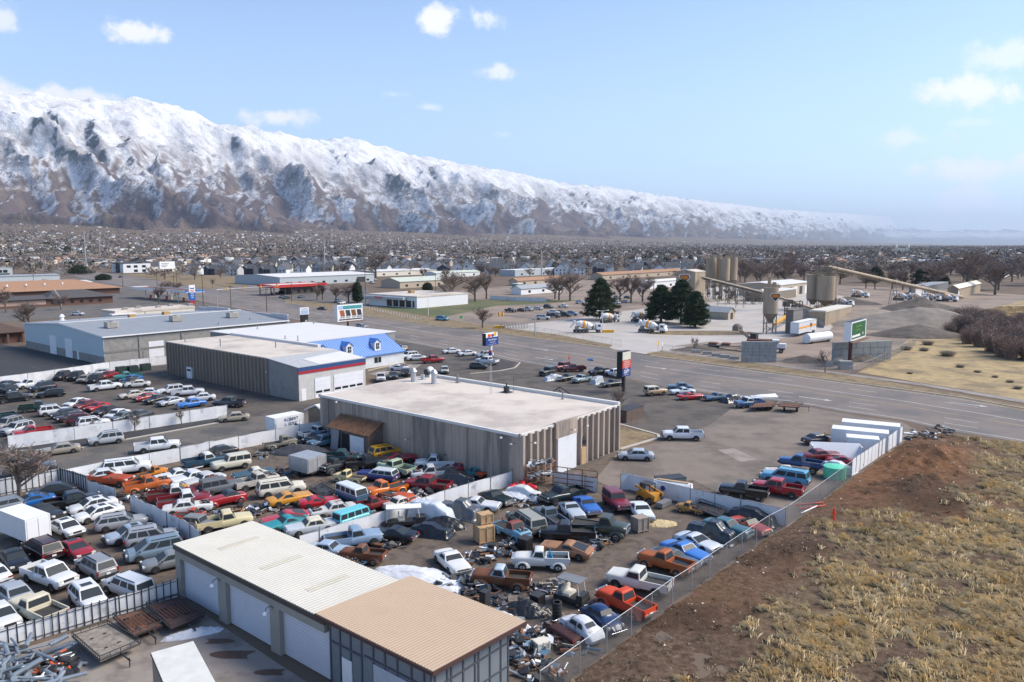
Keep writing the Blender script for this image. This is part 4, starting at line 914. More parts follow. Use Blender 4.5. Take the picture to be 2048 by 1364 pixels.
def proto(key, **k):
 L, Wd, H = k['L'], k['W'], k['H']; w = Wd/2; hood = k['hood']; deck = k['deck']; zb = k.get('zb', .24); r = k['r']; xs = k['wh']
 gb = k['gb']; old = k.get('old', False); fn = k.get('nose', .14); rn = k.get('tail', .10)
 HOOD[key] = hood
 root = bpy.data.objects.new('vehicle', None); COL.objects.link(root); root.empty_display_size = .5
 mb = MB(); bx = k.get('bed'); belt = k.get('belt', (hood+deck)/2+.03)
 S_ = []
 st = bx if bx else 0.0
 if not bx:
  S_ += [(0.0, section(w*.86, deck-.20, zb+.22)), (.06, section(w*.93, deck-rn, zb+.10)), (.28, section(w*.985, deck-.02, zb)), (max(.45, gb[0]-.05), section(w, deck, zb))]
  S_ += [((gb[1]+gb[2])/2, section(w, belt, zb))]
 else: S_ += [(st, section(w, belt, zb)), (st+.1, section(w, belt, zb))]
 S_ += [(gb[3], section(w, hood+.03, zb)), ((gb[3]+L)/2+.1, section(w*.99, hood, zb)), (L-.35, section(w*.96, hood-.04, zb)), (L-.10, section(w*.90, hood-fn, zb+.06)), (L, section(w*.80, hood-fn-.14, zb+.16))]
 S_.sort(key=lambda a: a[0]); loft(mb, S_)
 if bx:
  t = .09; zf = k.get('floor', .82); bt = k.get('bedtop', belt)
  mb.box((bx/2, 0, (zb+zf)/2+.06), (bx-.02, Wd*.98, zf-zb-.12))
  for s in (-1, 1): mb.box((bx/2, s*(w-t/2), (zf+bt)/2-.03), (bx-.02, t, bt-zf+.18))
  mb.box((t/2, 0, (zf+bt)/2-.03), (t*.8, Wd-2*t, bt-zf+.14)); mb.box((bx-t/2-.01, 0, (zf+bt)/2), (t, Wd-2*t, bt-zf))
  mb.box((bx/2, 0, zf+.012), (bx-2*t, Wd-2*t-.01, .03), 2)
 arches(mb, xs, w, r, zb)
 if k.get('fend'):       # bulging fenders of older bodies
  for x in xs:
   for s in (-1, 1): mb.ell((x, s*(w-.03), r*.80), (r*1.85, .27, r*1.42), 16, 5, mi=0, top=True)
 b = mb.build('body', [paint('#888888'), trimm, bedm], root, sharp=38)
 if not k.get('noroof'):
  mb = MB(); v = greenhouse(mb, (*gb, belt if bx else deck, hood+.03), w, H, tum=k.get('tum', .76), bw=k.get('bw', .93)); rfo = mb.build('roof', paint('#888888'), root)
  glassparts(v, root, k.get('sides', [(.14, .50), (.53, .88)]), True, rear=not k.get('norearglass'))
  if k.get('rack'):
   m = MB()
   for s in (-1, 1): m.box(((gb[1]+gb[2])/2, s*w*k.get('tum', .76)*.86, H+.03), (gb[2]-gb[1]-.5, .05, .05))
   m.build('roof_rail', trimm, root)
  if k.get('sun'): m = MB(); m.box((gb[2]-.75, 0, H-.008), (.62, w*.85, .03)); m.build('sunroof', cglass, root)
 elif k['noroof'] == 'conv':
  mb = MB(); mb.quad((gb[3], -w*.85, hood), (gb[3]-.45, -w*.72, H), (gb[3]-.45, w*.72, H), (gb[3], w*.85, hood)); mb.build('windscreen', cglass, root)
  mb = MB(); mb.box(((gb[0]+gb[3])/2, 0, deck+.02), (gb[3]-gb[0]-.5, w*1.5, .06)); mb.build('interior', bedm, root)
  for y in (-.35, .35): m = MB(); m.box((gb[0]+1.0, y, deck+.12), (.2, .5, .35)); m.build('seat', bedm, root)
 add_wheels(root, xs, w+(.235 if k.get('fend') else 0), r, k.get('tw', .21))
 front_bits(root, L, w, hood, r, old=old, tailz=(belt if bx else deck)-.22, zb=zb, vtail=k.get('vtail', bool(bx)))
 if not old:
  for s in (-1, 1): m = MB(); m.box((gb[3]-.35, s*(w+.09), hood+.10), (.10, .18, .14)); m.build('mirror', trimm, root)
 PROTO[key] = (root, L, b)
 for o in [root]+list(root.children)+[c for a in root.children for c in a.children]: pass
KS = dict
proto('sedan', L=4.75, W=1.82, H=1.45, hood=.90, deck=1.0, gb=(.62, 1.35, 2.75, 3.55), wh=(.95, 3.75), r=.33, sun=False)
proto('sedan_sunroof', L=4.75, W=1.82, H=1.45, hood=.90, deck=1.0, gb=(.62, 1.35, 2.75, 3.55), wh=(.95, 3.75), r=.33, sun=True)
proto('coupe', L=4.6, W=1.80, H=1.36, hood=.86, deck=.94, gb=(.50, 1.4, 2.45, 3.35), wh=(.92, 3.6), r=.33, sides=[(.22, .86)], sun=True)
proto('hatch', L=4.15, W=1.76, H=1.55, hood=.96, deck=1.02, gb=(.06, .55, 2.45, 3.25), wh=(.75, 3.3), r=.32)
proto('wagon', L=4.8, W=1.80, H=1.50, hood=.92, deck=.99, gb=(.08, .55, 2.85, 3.55), wh=(.95, 3.75), r=.33, sides=[(.06, .30), (.33, .60), (.63, .90)], rack=True)
proto('suv', L=4.65, W=1.86, H=1.78, hood=1.06, deck=1.10, gb=(.06, .42, 2.8, 3.45), wh=(.85, 3.65), r=.37, sides=[(.05, .28), (.32, .60), (.64, .92)], rack=True, vtail=True, zb=.32)
proto('suv_sunroof', L=4.5, W=1.86, H=1.70, hood=1.03, deck=1.08, gb=(.06, .55, 2.7, 3.4), wh=(.85, 3.5), r=.37, sides=[(.10, .28), (.32, .60), (.64, .90)], sun=True, vtail=True, zb=.30)
proto('big_suv', L=5.5, W=2.0, H=1.92, hood=1.18, deck=1.18, gb=(.05, .28, 3.55, 4.15), wh=(1.05, 4.4), r=.40, sides=[(.03, .30), (.34, .60), (.64, .93)], rack=True, vtail=True, zb=.36, tum=.82)
proto('minivan', L=5.0, W=1.95, H=1.76, hood=.98, deck=1.05, gb=(.06, .45, 3.1, 4.2), wh=(.95, 3.95), r=.34, sides=[(.04, .28), (.31, .60), (.63, .88)], rack=True, vtail=True)
proto('pickup', L=5.85, W=1.98, H=1.90, hood=1.18, deck=1.15, belt=1.20, gb=(1.95, 2.1, 3.75, 4.35), bed=1.95, wh=(1.15, 4.9), r=.40, sides=[(.05, .44), (.50, .93)], zb=.40, tum=.80)
proto('pickup_reg', L=5.2, W=1.92, H=1.78, hood=1.10, deck=1.08, belt=1.12, gb=(2.25, 2.38, 3.2, 3.8), bed=2.25, wh=(.95, 4.35), r=.37, sides=[(.10, .90)], zb=.36, tum=.80)
proto('pickup_ext', L=5.6, W=1.98, H=1.85, hood=1.15, deck=1.12, belt=1.16, gb=(2.05, 2.18, 3.5, 4.15), bed=2.05, wh=(1.05, 4.65), r=.39, sides=[(.05, .32), (.38, .92)], zb=.38, tum=.80)
proto('old_pickup', L=5.3, W=1.96, H=1.80, hood=1.17, deck=1.12, belt=1.13, gb=(2.35, 2.45, 3.35, 3.70), bed=2.35, wh=(1.0, 4.4), r=.39, sides=[(.08, .90)], zb=.40, tum=.84, old=True, nose=.03)
proto('lifted_pickup', L=5.2, W=1.90, H=2.15, hood=1.48, deck=1.42, belt=1.44, floor=1.15, gb=(2.3, 2.4, 3.3, 3.75), bed=2.3, wh=(1.0, 4.3), r=.46, sides=[(.08, .90)], zb=.78, tum=.82, tw=.30, nose=.05)
proto('round_pickup', L=5.0, W=1.62, H=1.78, hood=1.20, deck=1.05, belt=1.12, gb=(2.05, 2.25, 3.0, 3.3), bed=2.05, wh=(.95, 4.05), r=.38, sides=[(.12, .86)], zb=.42, tum=.78, old=True, fend=True, nose=.18)
proto('muscle', L=4.85, W=1.88, H=1.33, hood=.88, deck=.92, gb=(.85, 1.75, 2.55, 3.05), wh=(.95, 3.75), r=.34, sides=[(.24, .86)], old=True, nose=.02, zb=.26)
proto('fastback', L=4.85, W=1.90, H=1.32, hood=.88, deck=.92, gb=(.30, 1.85, 2.55, 3.10), wh=(.95, 3.75), r=.34, sides=[(.38, .86)], old=True, nose=.03, zb=.26)
proto('convertible', L=4.5, W=1.80, H=1.25, hood=.85, deck=.86, gb=(.9, 1.5, 2.3, 2.9), wh=(.9, 3.5), r=.33, noroof='conv', old=True, nose=.05)
proto('classic_sedan', L=4.95, W=1.86, H=1.50, hood=1.0, deck=1.0, gb=(.95, 1.5, 2.75, 3.2), wh=(1.0, 3.85), r=.35, sides=[(.15, .50), (.54, .88)], old=True, nose=.03, zb=.28)
proto('fifties_sedan', L=4.9, W=1.70, H=1.60, hood=1.10, deck=1.08, gb=(.70, 1.45, 2.75, 3.25), wh=(.95, 3.85), r=.36, sides=[(.16, .48), (.54, .88)], old=True, fend=True, nose=.15, zb=.30)
proto('station_wagon', L=5.0, W=1.88, H=1.55, hood=.98, deck=1.0, gb=(.06, .3, 2.85, 3.35), wh=(1.0, 3.9), r=.34, sides=[(.03, .32), (.35, .62), (.65, .91)], old=True, nose=.03)
proto('boxy_wagon', L=4.7, W=1.82, H=1.92, hood=1.18, deck=1.18, gb=(.03, .12, 2.75, 3.05), wh=(.9, 3.75), r=.38, sides=[(.03, .32), (.35, .63), (.67, .93)], old=True, nose=.02, zb=.42, tum=.86)
proto('bronco', L=4.4, W=1.82, H=1.85, hood=1.15, deck=1.12, gb=(.04, .15, 2.45, 2.8), wh=(.85, 3.5), r=.39, sides=[(.04, .55), (.62, .92)], old=True, nose=.02, zb=.42, tum=.85)
proto('van', L=4.3, W=1.72, H=1.94, hood=1.20, deck=1.18, gb=(.04, .18, 3.95, 4.22), wh=(.9, 3.3), r=.33, sides=[(.04, .24), (.28, .48), (.52, .72), (.76, .96)], old=True, nose=.02, zb=.35, tum=.84)
proto('sports', L=4.4, W=1.88, H=1.15, hood=.72, deck=.88, gb=(.75, 1.3, 2.0, 2.9), wh=(.85, 3.4), r=.33, sides=[(.30, .80)], zb=.18, nose=.16)
proto('low_coupe', L=4.5, W=1.78, H=1.25, hood=.84, deck=.84, gb=(.25, 1.5, 2.1, 2.6), wh=(.95, 3.4), r=.34, sides=[(.36, .60), (.64, .86)], fend=False, old=True, nose=.22, zb=.22)
proto('hot_rod', L=4.7, W=1.45, H=1.55, hood=1.08, deck=1.02, gb=(.75, 1.35, 2.1, 2.5), wh=(.9, 3.9), r=.37, sides=[(.25, .85)], fend=True, old=True, nose=.06, zb=.34)
proto('jeep', L=4.3, W=1.70, H=1.84, hood=1.18, deck=1.15, gb=(.05, .1, 2.35, 2.6), wh=(.75, 3.6), r=.42, sides=[(.04, .46), (.52, .94)], zb=.5, tum=.90, nose=.02, tw=.28)
proto('cab_truck', L=5.6, W=1.85, H=2.15, hood=1.45, deck=1.0, belt=1.35, floor=.98, bedtop=1.05, gb=(2.9, 3.0, 3.9, 4.25), bed=2.9, wh=(1.1, 4.7), r=.46, sides=[(.12, .88)], zb=.6, tum=.84, old=True, nose=.12, fend=True)
def beetle_proto():
 root = bpy.data.objects.new('vehicle', None); COL.objects.link(root); L = 4.07
 prof = [(0, .50, .55), (.12, .72, .70), (.45, .98, .78), (.85, 1.22, .76), (1.25, 1.42, .72), (1.7, 1.5, .70), (2.15, 1.47, .70), (2.45, 1.36, .70), (2.75, 1.08, .72), (2.95, .98, .72), (3.4, .90, .62), (3.8, .74, .50), (4.03, .50, .38)]
 mb = MB(); sts = []
 for x, top, w in prof:
  zb = .32; bl_ = min(top, .95); hp = [(0, top), (w*.45, top-.02), (w*.72, top-.10 if top > 1.0 else top-.04), (w*.86 if top > 1.0 else w*.95, max(bl_-.02, top-.3)), (w, bl_-.18), (w, zb+.2), (w*.97, zb+.08), (w*.9, zb)]
  sts.append((x, hp))
 loft(mb, sts)
 for x in (.85, 3.25):
  for s in (-1, 1): mb.ell((x, s*.64, .28), (.56, .19, .50), 16, 5, top=True)
 b = mb.build('body', [paint('#888888'), trimm, bedm], root, sharp=60)
 m = MB(); m.quad((2.72, -.54, 1.13), (2.72, .54, 1.13), (2.44, .48, 1.385), (2.44, -.48, 1.385)); o = m.build('windscreen', cglass, root)
 m = MB(); m.quad((.74, .40, 1.175), (.74, -.40, 1.175), (1.10, -.36, 1.375), (1.10, .36, 1.375)); m.build('rear_window', cglass, root)
 for s in (-1, 1):
  for (a, c, d, e) in ((1.05, 1.62, 1.55, 1.2), (1.72, 2.52, 2.35, 1.72)):
   m = MB(); q = [(a, s*.69, 1.0), (c, s*.69, 1.0), (d, s*.585, 1.31), (e, s*.585, 1.31)]; m.quad(*(q if s < 0 else q[::-1])); m.build('side_window', cglass, root)
 add_wheels(root, (.85, 3.25), .845, .32, .17)
 for s in (-1, 1):
  m = MB(); m.tube((3.66, s*.62, .66), (3.80, s*.62, .62), .10, n=12); m.build('headlight', lampm, root)
  m = MB(); m.ell((.32, s*.66, .68), (.09, .06, .08), 8, 6); m.build('tail_light', tailm, root)
 for x, nm in ((-.06, 'rear_bumper'), (4.12, 'front_bumper')): m = MB(); m.tube((x, -.72, .42), (x, .72, .42), .05, n=8); m.build(nm, chrome, root)
 m = MB(); m.box((-.02, 0, .66), (.03, .32, .15)); m.build('number_plate', whp, root)
 PROTO['beetle'] = (root, L, b)
beetle_proto()
def tarp_proto(key, L, Wd, prof, seed, amp=.05):
 "sheet draped over a vehicle"
 root = bpy.data.objects.new('vehicle', None); COL.objects.link(root); rs = np.random.RandomState(seed)
 nx, ny = 46, 26; x = np.linspace(-.35, L+.35, nx); y = np.linspace(-Wd/2-.3, Wd/2+.3, ny); X, Y = np.meshgrid(x, y, indexing='ij')
 H = np.interp(X, [p[0] for p in prof], [p[1] for p in prof]); side = 1-smooth(Wd/2-.42, Wd/2+.12, np.abs(Y))
 end = smooth(-.25, .25, X)*(1-smooth(L-.25, L+.25, X)); Z = .04+H*(side*.82+.18*(1-smooth(Wd/2, Wd/2+.3, np.abs(Y))))*end
 Z = Z+amp*(fbm(X*2.5+seed, Y*2.5, 3)+.8*np.abs(fbm(X*5, Y*1.5+seed, 2)))*(Z > .1)
 Y = Y+.10*fbm(X*2+seed, Z*2, 2); V = np.stack([X, Y, Z], -1).reshape(-1, 3)
 i = np.arange(nx-1)[:, None]*ny+np.arange(ny-1)[None, :]; F = np.stack([i, i+ny, i+ny+1, i+1], -1).reshape(-1, 4)
 b = npmesh('cover', V, F, paint('#888888'), smooth=True); b.parent = root; add_wheels(root, (.9, L-1.0), Wd/2-.14, .32, .2); PROTO[key] = (root, L, b)
tarp_proto('tarp_car', 4.7, 1.85, [(0, .85), (.8, .95), (1.5, 1.32), (2.7, 1.34), (3.5, .95), (4.7, .75)], 1)
tarp_proto('tarp_truck', 4.9, 2.0, [(0, 1.15), (1.9, 1.2), (2.2, 1.85), (3.3, 1.85), (3.8, 1.2), (4.9, 1.0)], 5, .08)
tarp_proto('tarp_van', 4.6, 1.95, [(0, 1.6), (.5, 1.85), (3.0, 1.9), (3.7, 1.5), (4.6, 1.1)], 8, .09)
KID = {}
def index_kids():
 KID.clear()
 for o in bpy.data.objects:
  if o.parent: KID.setdefault(o.parent.name, []).append(o)
bpy.context.view_layer.update(); index_kids()
USED = set()
PNAME = dict(sedan='parked_car', sedan_sunroof='parked_car', coupe='parked_coupe', hatch='parked_car', wagon='station_wagon', suv='parked_suv', suv_sunroof='parked_suv', big_suv='parked_suv', minivan='minivan',
 pickup='pickup_truck', pickup_reg='pickup_truck', pickup_ext='pickup_truck', old_pickup='pickup_truck', lifted_pickup='pickup_truck', round_pickup='pickup_truck', muscle='muscle_car', fastback='muscle_car', convertible='convertible_car',
 classic_sedan='classic_car', fifties_sedan='classic_car', station_wagon='station_wagon', boxy_wagon='off_road_wagon', bronco='off_road_wagon', van='minibus', sports='sports_car', low_coupe='sports_car', hot_rod='vintage_car', jeep='off_road_car', cab_truck='flatbed_truck',
 beetle='beetle_car', tarp_car='covered_car', tarp_truck='covered_truck', tarp_van='covered_van')
CAT = dict(parked_car='car', parked_coupe='car', station_wagon='car', parked_suv='suv', minivan='van', pickup_truck='pickup truck', muscle_car='car', convertible_car='car', classic_car='car', off_road_wagon='suv', minibus='van', sports_car='car', vintage_car='car', off_road_car='suv', flatbed_truck='truck', beetle_car='car', covered_car='covered car', covered_truck='covered truck', covered_van='covered van')
def place_vehicle(key, color, r, f, label, group=None, roof=None, wear=0.0, dz=0.0, scale=None, drop=(), tilt=0.0, fill=None):
 """r, f = photo pixels of the ground under the rear and front bumper"""
 root0, L, b0 = PROTO[key]; a = W(*r); c = W(*f); hd = heading(a, c); mid = (a+c)/2
 o = bpy.data.objects.new(PNAME[key], None); COL.objects.link(o); o.empty_display_size = .5
 d = Vector((math.cos(hd), math.sin(hd), 0)); s = (scale or 1.0)*.955
 q = mid-d*(L*s/2); o.location = (q.x, q.y, .03+dz); o.rotation_euler = (tilt, 0, hd); o.scale = (s, s, s)
 p = paint(color, wear); pr = paint(roof, wear) if roof else p
 for ch in KID[root0.name]:
  nm = ch.name.split('.')[0]
  if nm in drop: continue
  k = ch.copy(); COL.objects.link(k); k.parent = o
  if nm in ('body', 'cover', 'roof'):
   k.material_slots[0].link = 'OBJECT'; k.material_slots[0].material = pr if nm == 'roof' else p
  for g in KID.get(ch.name, ()): e = g.copy(); COL.objects.link(e); e.parent = k
 if wear >= .1 and key not in ('beetle', 'van', 'tarp_car', 'tarp_truck', 'tarp_van', 'sports') and len(label) % 2:
  e = bpy.data.objects.new('engine_bay', BAY); COL.objects.link(e); e.parent = o; e.location = (L*.84, 0, HOOD[key]-.02)
 tag(o, label, CAT[PNAME[key]], group); return o
rn = random.Random(2); bay = MB(); bay.box((0, 0, 0), (1.0, 1.15, .10), 0)
for i in range(14): bay.box((rn.uniform(-.4, .4), rn.uniform(-.45, .45), .08), (rn.uniform(.1, .4), rn.uniform(.08, .3), rn.uniform(.06, .2)), i % 3)
bo = bay.build('engine_bay', [blackp_, rustm, greym]); BAY = bo.data; bpy.data.objects.remove(bo)
def finish_vehicles():
 for key, (root, L, b) in PROTO.items():
  for ch in KID.get(root.name, []):
   for g in KID.get(ch.name, []): bpy.data.objects.remove(g)
   bpy.data.objects.remove(ch)
  bpy.data.objects.remove(root)
# ---------------- the vehicles, by photo position ----------------
CROPS = dict(a=(0,700,4.096), b=(0,930,5.12), c=(0,1130,4.876), d=(380,840,5.684), e=(640,840,4.8725), f=(760,940,5.12), g=(1020,960,5.12), h=(1000,1140,5.12), k=(1000,680,4.096), l=(1380,780,4.096), m=(700,620,4.096), n=(860,500,4.096), o=(400,480,4.096), q=(0,520,4.096), s=(0,440,4.452))
def C(c, x, y): x0, y0, s = CROPS[c]; return (x0+x/s, y0+y/s)
WH, SI, BK, GY = '#e4e5e8', '#a9adb2', '#17181b', '#55585d'
GA, GB_, GS, GJ, GR, GF, GM = 'cars in the fenced dealer lot', 'cars in the gravel yard left of the garage', 'cars parked along the street', 'old vehicles in the middle of the salvage yard', 'old vehicles in the right part of the salvage yard', 'old vehicles on the front lot', 'cars by the repair shop'
ROWS = [
('a','pickup_reg',WH,390,290,105,330,'white single cab pickup by the white fence at the left of the dealer lot',GA,{}),
('a','suv','#23353a',-20,330,170,380,'dark teal green SUV at the left end of the dealer lot',GA,{}),
('a','sedan','#2b2e34',-10,325,150,290,'dark grey sedan partly behind the teal SUV',GA,{}),
('a','pickup',BK,-40,445,255,408,'black crew cab pickup at the left of the dealer lot',GA,{}),
('a','wagon',BK,540,375,288,398,'glossy black wagon in front of a dark blue SUV',GA,{}),
('a','suv','#1f2a3c',465,320,225,352,'dark blue SUV between a white and a black car',GA,{}),
('a','suv','#2c2226',565,225,455,262,'small dark SUV first in the row beside the fence',GA,{}),
('a','suv',BK,680,225,560,270,'black SUV second in the row beside the fence',GA,{}),
('a','sedan','#9c948b',745,240,645,285,'tan silver sedan between two black cars',GA,{}),
('a','suv','#1b1516',840,245,715,300,'black SUV with red tint third in the fence row',GA,{}),
('a','sedan','#d7d9dc',910,200,745,212,'silver white sedan nearest the back fence',GA,{}),
('a','sedan','#8e1d1f',945,215,825,245,'dark red car behind the teal and white pickup',GA,{}),
('a','old_pickup','#2f7f7a',1170,232,925,258,'teal and white old pickup before the green dumpsters',GA,dict(roof='#5fa39d')),
('a','sedan','#2761a8',1170,245,985,282,'bright blue sedan behind a black sedan',GA,{}),
('a','sedan',BK,1165,270,985,302,'black sedan behind the cream chrysler style sedan',GA,{}),
('a','sedan','#e3dfd6',1245,297,1010,312,'ivory white sedan alone at the end of its row',GA,{}),
('a','pickup',WH,770,340,955,318,'white truck with a white canopy facing right',GA,{}),
('a','sedan','#d9cdbd',1180,385,1000,405,'cream older sedan at the left of the second row',GA,{}),
('a','sedan',WH,1290,372,1130,380,'white low sedan squeezed behind the red coupe',GA,{}),
('a','coupe','#a81f24',1300,395,1097,432,'red coupe second in the right hand row',GA,{}),
('a','sedan','#26242a',1390,410,1182,455,'black sedan next to the red coupe',GA,{}),
('a','sedan','#b5bcc6',1505,430,1288,472,'pale silver blue sedan before the blue old car',GA,{}),
('a','suv',WH,1495,350,1308,370,'white SUV behind the long white crew pickup',GA,{}),
('a','pickup','#dfe1e4',1375,388,1700,362,'white and silver crew cab pickup with dark bed',GA,{}),
('a','sedan','#e8e9ec',1765,408,1542,425,'white saloon right of the long white pickup',GA,{}),
('a','classic_sedan','#2f74c4',1690,450,1440,490,'sky blue classic car just above the end of the fence',GA,{}),
('a','pickup_ext','#565b60',2030,468,1735,462,'grey pickup past the end of the white fence',GA,{}),
('a','old_pickup','#1d3a33',172,515,430,492,'dark green old pickup facing right in the dealer lot',GA,{}),
('a','suv',WH,300,550,592,515,'white compact SUV facing right beside the green pickup',GA,{}),
('a','sedan',WH,715,440,540,485,'white sedan first of the slanted row',GA,{}),
('a','sedan','#7e2a2d',785,455,608,505,'faded maroon sedan second of the slanted row',GA,{}),
('a','coupe','#b52329',890,468,700,522,'bright red coupe third of the slanted row',GA,{}),
('a','sedan','#2a2426',960,500,770,558,'dark brown black sedan fourth of the slanted row',GA,{}),
('a','sedan','#e6e8ea',1045,530,868,588,'white sedan fifth of the slanted row',GA,{}),
('a','sedan','#3a3d43',680,530,395,572,'dark grey sedan tucked behind the maroon SUV',GA,{}),
('a','sedan','#3c2a2e',700,560,470,598,'dark plum car between grey sedan and maroon SUV',GA,{}),
('a','suv','#5b1820',528,625,832,592,'deep maroon SUV near the fence in the dealer lot',GA,{}),
('a','suv',WH,650,650,880,618,'white and black SUV just behind the fence',GA,{}),
('a','sedan','#6a7076',1080,562,940,598,'grey sedan behind the bare tree at the fence',GA,{}),
('a','sedan','#3b4046',1215,548,1060,588,'charcoal sedan last of the slanted row',GA,{}),
('a','pickup_reg','#1e3a40',65,575,-110,600,'dark blue green pickup cut by the left edge of the lot',GA,{}),
('a','suv','#8a8a8c',140,625,-10,665,'grey brown SUV at the left edge behind a silver car',GA,{}),
('a','suv','#b6babf',272,655,15,715,'silver SUV beside the red pickup at the lot corner',GA,{}),
('a','pickup_reg','#b02a2f',425,690,108,735,'red pickup parked against the end of the white fence',GA,{}),
('a','sedan','#a3998a',645,830,348,870,'beige sedan parked at the kerb on the street, left one',GS,{}),
('a','suv','#b4b8bb',1008,752,732,788,'silver boxy SUV parked at the street kerb',GS,dict()),
('a','pickup','#eceef0',1090,850,1488,805,'white crew cab pickup with black bed cover on the street',GS,{}),
('a','sedan','#b3a893',2045,572,1792,592,'beige sedan parked farthest up the street by the fence end',GS,{}),
('a','old_pickup','#8f8678',262,905,-60,935,'worn tan pickup on the street at the left edge',GS,dict(wear=.2)),
('a','pickup_ext','#50555b',15,1050,480,985,'dark grey pickup on the street behind the striped fence',GS,{}),
('b','sedan','#2c2f35',775,285,285,345,'dark graphite sedan first inside the striped fence',GB_,{}),
('b','coupe','#2468b0',525,385,112,462,'shiny blue coupe beside the black pickup',GB_,{}),
('b','pickup_ext','#15161b',440,500,1045,385,'black pickup with chrome wheels facing the white fence',GB_,{}),
('b','hatch','#7d858d',175,455,-130,520,'grey hatchback at the left edge above the box trailer',GB_,{}),
('b','sedan','#30343a',250,520,640,585,'dark sedan hidden behind the white box trailer',GB_,{}),
('b','sedan_sunroof','#e3e4e6',1160,425,735,520,'white sedan with its front end stripped',GB_,dict(drop=('grille','front_bumper'))),
('b','sedan_sunroof','#eceded',1270,490,745,620,'white sedan with dark alloy wheels and sunroof',GB_,{}),
('b','wagon','#a2a4a8',970,690,1515,600,'silver wagon with roof rails against the white fence',GB_,{}),
('b','sedan_sunroof','#a9b7c6',1640,690,1030,845,'pale blue silver sedan with sunroof',GB_,{}),
('b','suv','#9fa2a8',1250,865,1850,760,'silver SUV with black roof rack beside the garage',GB_,{}),
('b','minivan','#7c8fa0',1880,880,1290,1000,'blue grey minivan with roof rack facing left',GB_,{}),
('b','sedan','#85898c',2010,990,1482,1105,'grey sedan half hidden by the garage corner',GB_,{}),
('b','sedan_sunroof','#e9eaeb',545,640,830,775,'white sedan with sunroof beside the box trailer',GB_,{}),
('b','minivan','#3b1b22',585,1015,300,850,'dark maroon minivan seen from behind',GB_,{}),
('b','coupe','#a3202a',640,850,925,1010,'red coupe with a sunroof facing right',GB_,{}),
('b','coupe','#202126',60,910,265,1165,'black coupe with cracked screen at the left edge',GB_,{}),
('b','pickup_ext','#e6e8ea',290,1130,760,1310,'white extended cab pickup in the left foreground',GB_,{}),
('b','suv','#94969a',1150,1215,830,1030,'silver SUV seen from behind, with black rear window',GB_,{}),
('b','sedan','#e4e5e8',25,1260,-190,1110,'white sedan tail with red light cut by the left edge',GB_,{}),
('c','sedan','#a8adb3',250,440,25,255,'silver sedan seen from the rear at the left edge',GB_,{}),
('c','old_pickup','#dcd4bb',560,610,200,440,'cream stripped pickup cab and bed by the striped fence',GB_,dict(wear=.15)),
('c','suv_sunroof','#e7e9eb',755,290,985,520,'white small SUV with sunroof behind the striped fence',GB_,{}),
('c','big_suv','#c0c5cb',1400,350,1110,235,'silver truck with white canopy seen from behind',GB_,dict(roof='#dfe3e6',scale=.9)),
('c','sedan','#e6e7e9',-120,470,130,690,'white sedan cut by the lower left edge',GB_,{}),
('d','sedan','#dcdee0',385,350,20,405,'white sedan at the far left of the wreck rows',GJ,dict(wear=.05)),
('d','sedan','#24262b',470,390,190,440,'black sedan beside the white one near the fence',GJ,{}),
('d','old_pickup','#1f4a63',20,555,330,500,'navy blue pickup with a white roof among wrecks',GJ,dict(roof='#e8e8e4',wear=.1)),
('d','boxy_wagon','#dbd6c0',668,525,268,592,'cream old four wheel drive wagon with red door patch',GJ,{}),
('d','muscle','#3f6173',975,625,470,705,'blue coupe with a white roof and open hood',GJ,dict(roof='#e6e3d2',wear=.15)),
('d','boxy_wagon','#6b7076',120,880,600,790,'grey faded old wagon with round rear lamps',GJ,dict(wear=.2)),
('d','hot_rod','#a31d22',600,920,185,1015,'vintage two door car with red body and dark roof',GJ,dict(roof='#35383c')),
('d','big_suv','#e3dccb',770,890,1300,810,'cream pickup with white camper shell and orange tailgate',GJ,dict(wear=.1,scale=.97)),
('d','old_pickup','#c9c4bb',600,800,900,735,'old white open pickup bed full of scrap',GJ,dict(wear=.3,drop=('headlight','grille'))),
('d','muscle','#dd9a2c',865,1000,1385,900,'orange yellow muscle car in the middle of the yard',GJ,{}),
('d','sports','#c01c28',1250,1010,1690,945,'low red wedge shaped sports car',GJ,{}),
('d','fastback','#c02a33',1360,1130,810,1235,'red sporty coupe with twin black hood vents',GJ,{}),
('d','fastback','#2f94a0',1300,1190,875,1290,'teal old coupe body with brown primer side',GJ,dict(wear=.25)),
('d','classic_sedan','#cfd0cf',1840,1055,1410,1130,'white old sedan with red primer patches',GJ,dict(wear=.3)),
('d','old_pickup','#e5d6a6',150,1275,630,1195,'pale yellow pickup cab with matching hood',GJ,dict(drop=('headlight',))),
('d','classic_sedan','#c8cfd6',1625,1240,1115,1330,'cream roofed sedan with blue white bonnet beside the fence',GJ,dict(roof='#e2dcc6',wear=.15)),
('d','jeep','#84898c',20,1240,240,1265,'grey stripped jeep next to the pale yellow cab',GJ,dict(scale=.8,wear=.2)),
('d','classic_sedan','#c9cccd',340,705,-20,790,'white boxy sedan third in the left wreck row',GJ,dict(wear=.1)),
('d','fifties_sedan','#7c3a28',430,760,60,850,'rust brown round roofed sedan between two rows',GJ,dict(wear=.7)),
('d','old_pickup','#e9eae8',1130,165,1330,140,'white pickup cab by the painted box wagon',GJ,dict(scale=.9,wear=.1)),
('d','pickup_reg','#dfe1e2',1265,235,1600,165,'white pickup with white bed cover near the tin shed',GJ,{}),
('d','sedan','#3b5a72',1550,215,1350,280,'blue dusty sedan next to the tin shed',GJ,dict(wear=.1)),
('d','big_suv','#5f7f95',1640,270,1405,320,'light blue older SUV with chrome grille by the shed',GJ,dict(scale=.85)),
('d','cab_truck','#8c8779',900,340,1150,300,'old truck half wrapped in a pale torn tarpaulin',GJ,dict(wear=.3,scale=.8)),
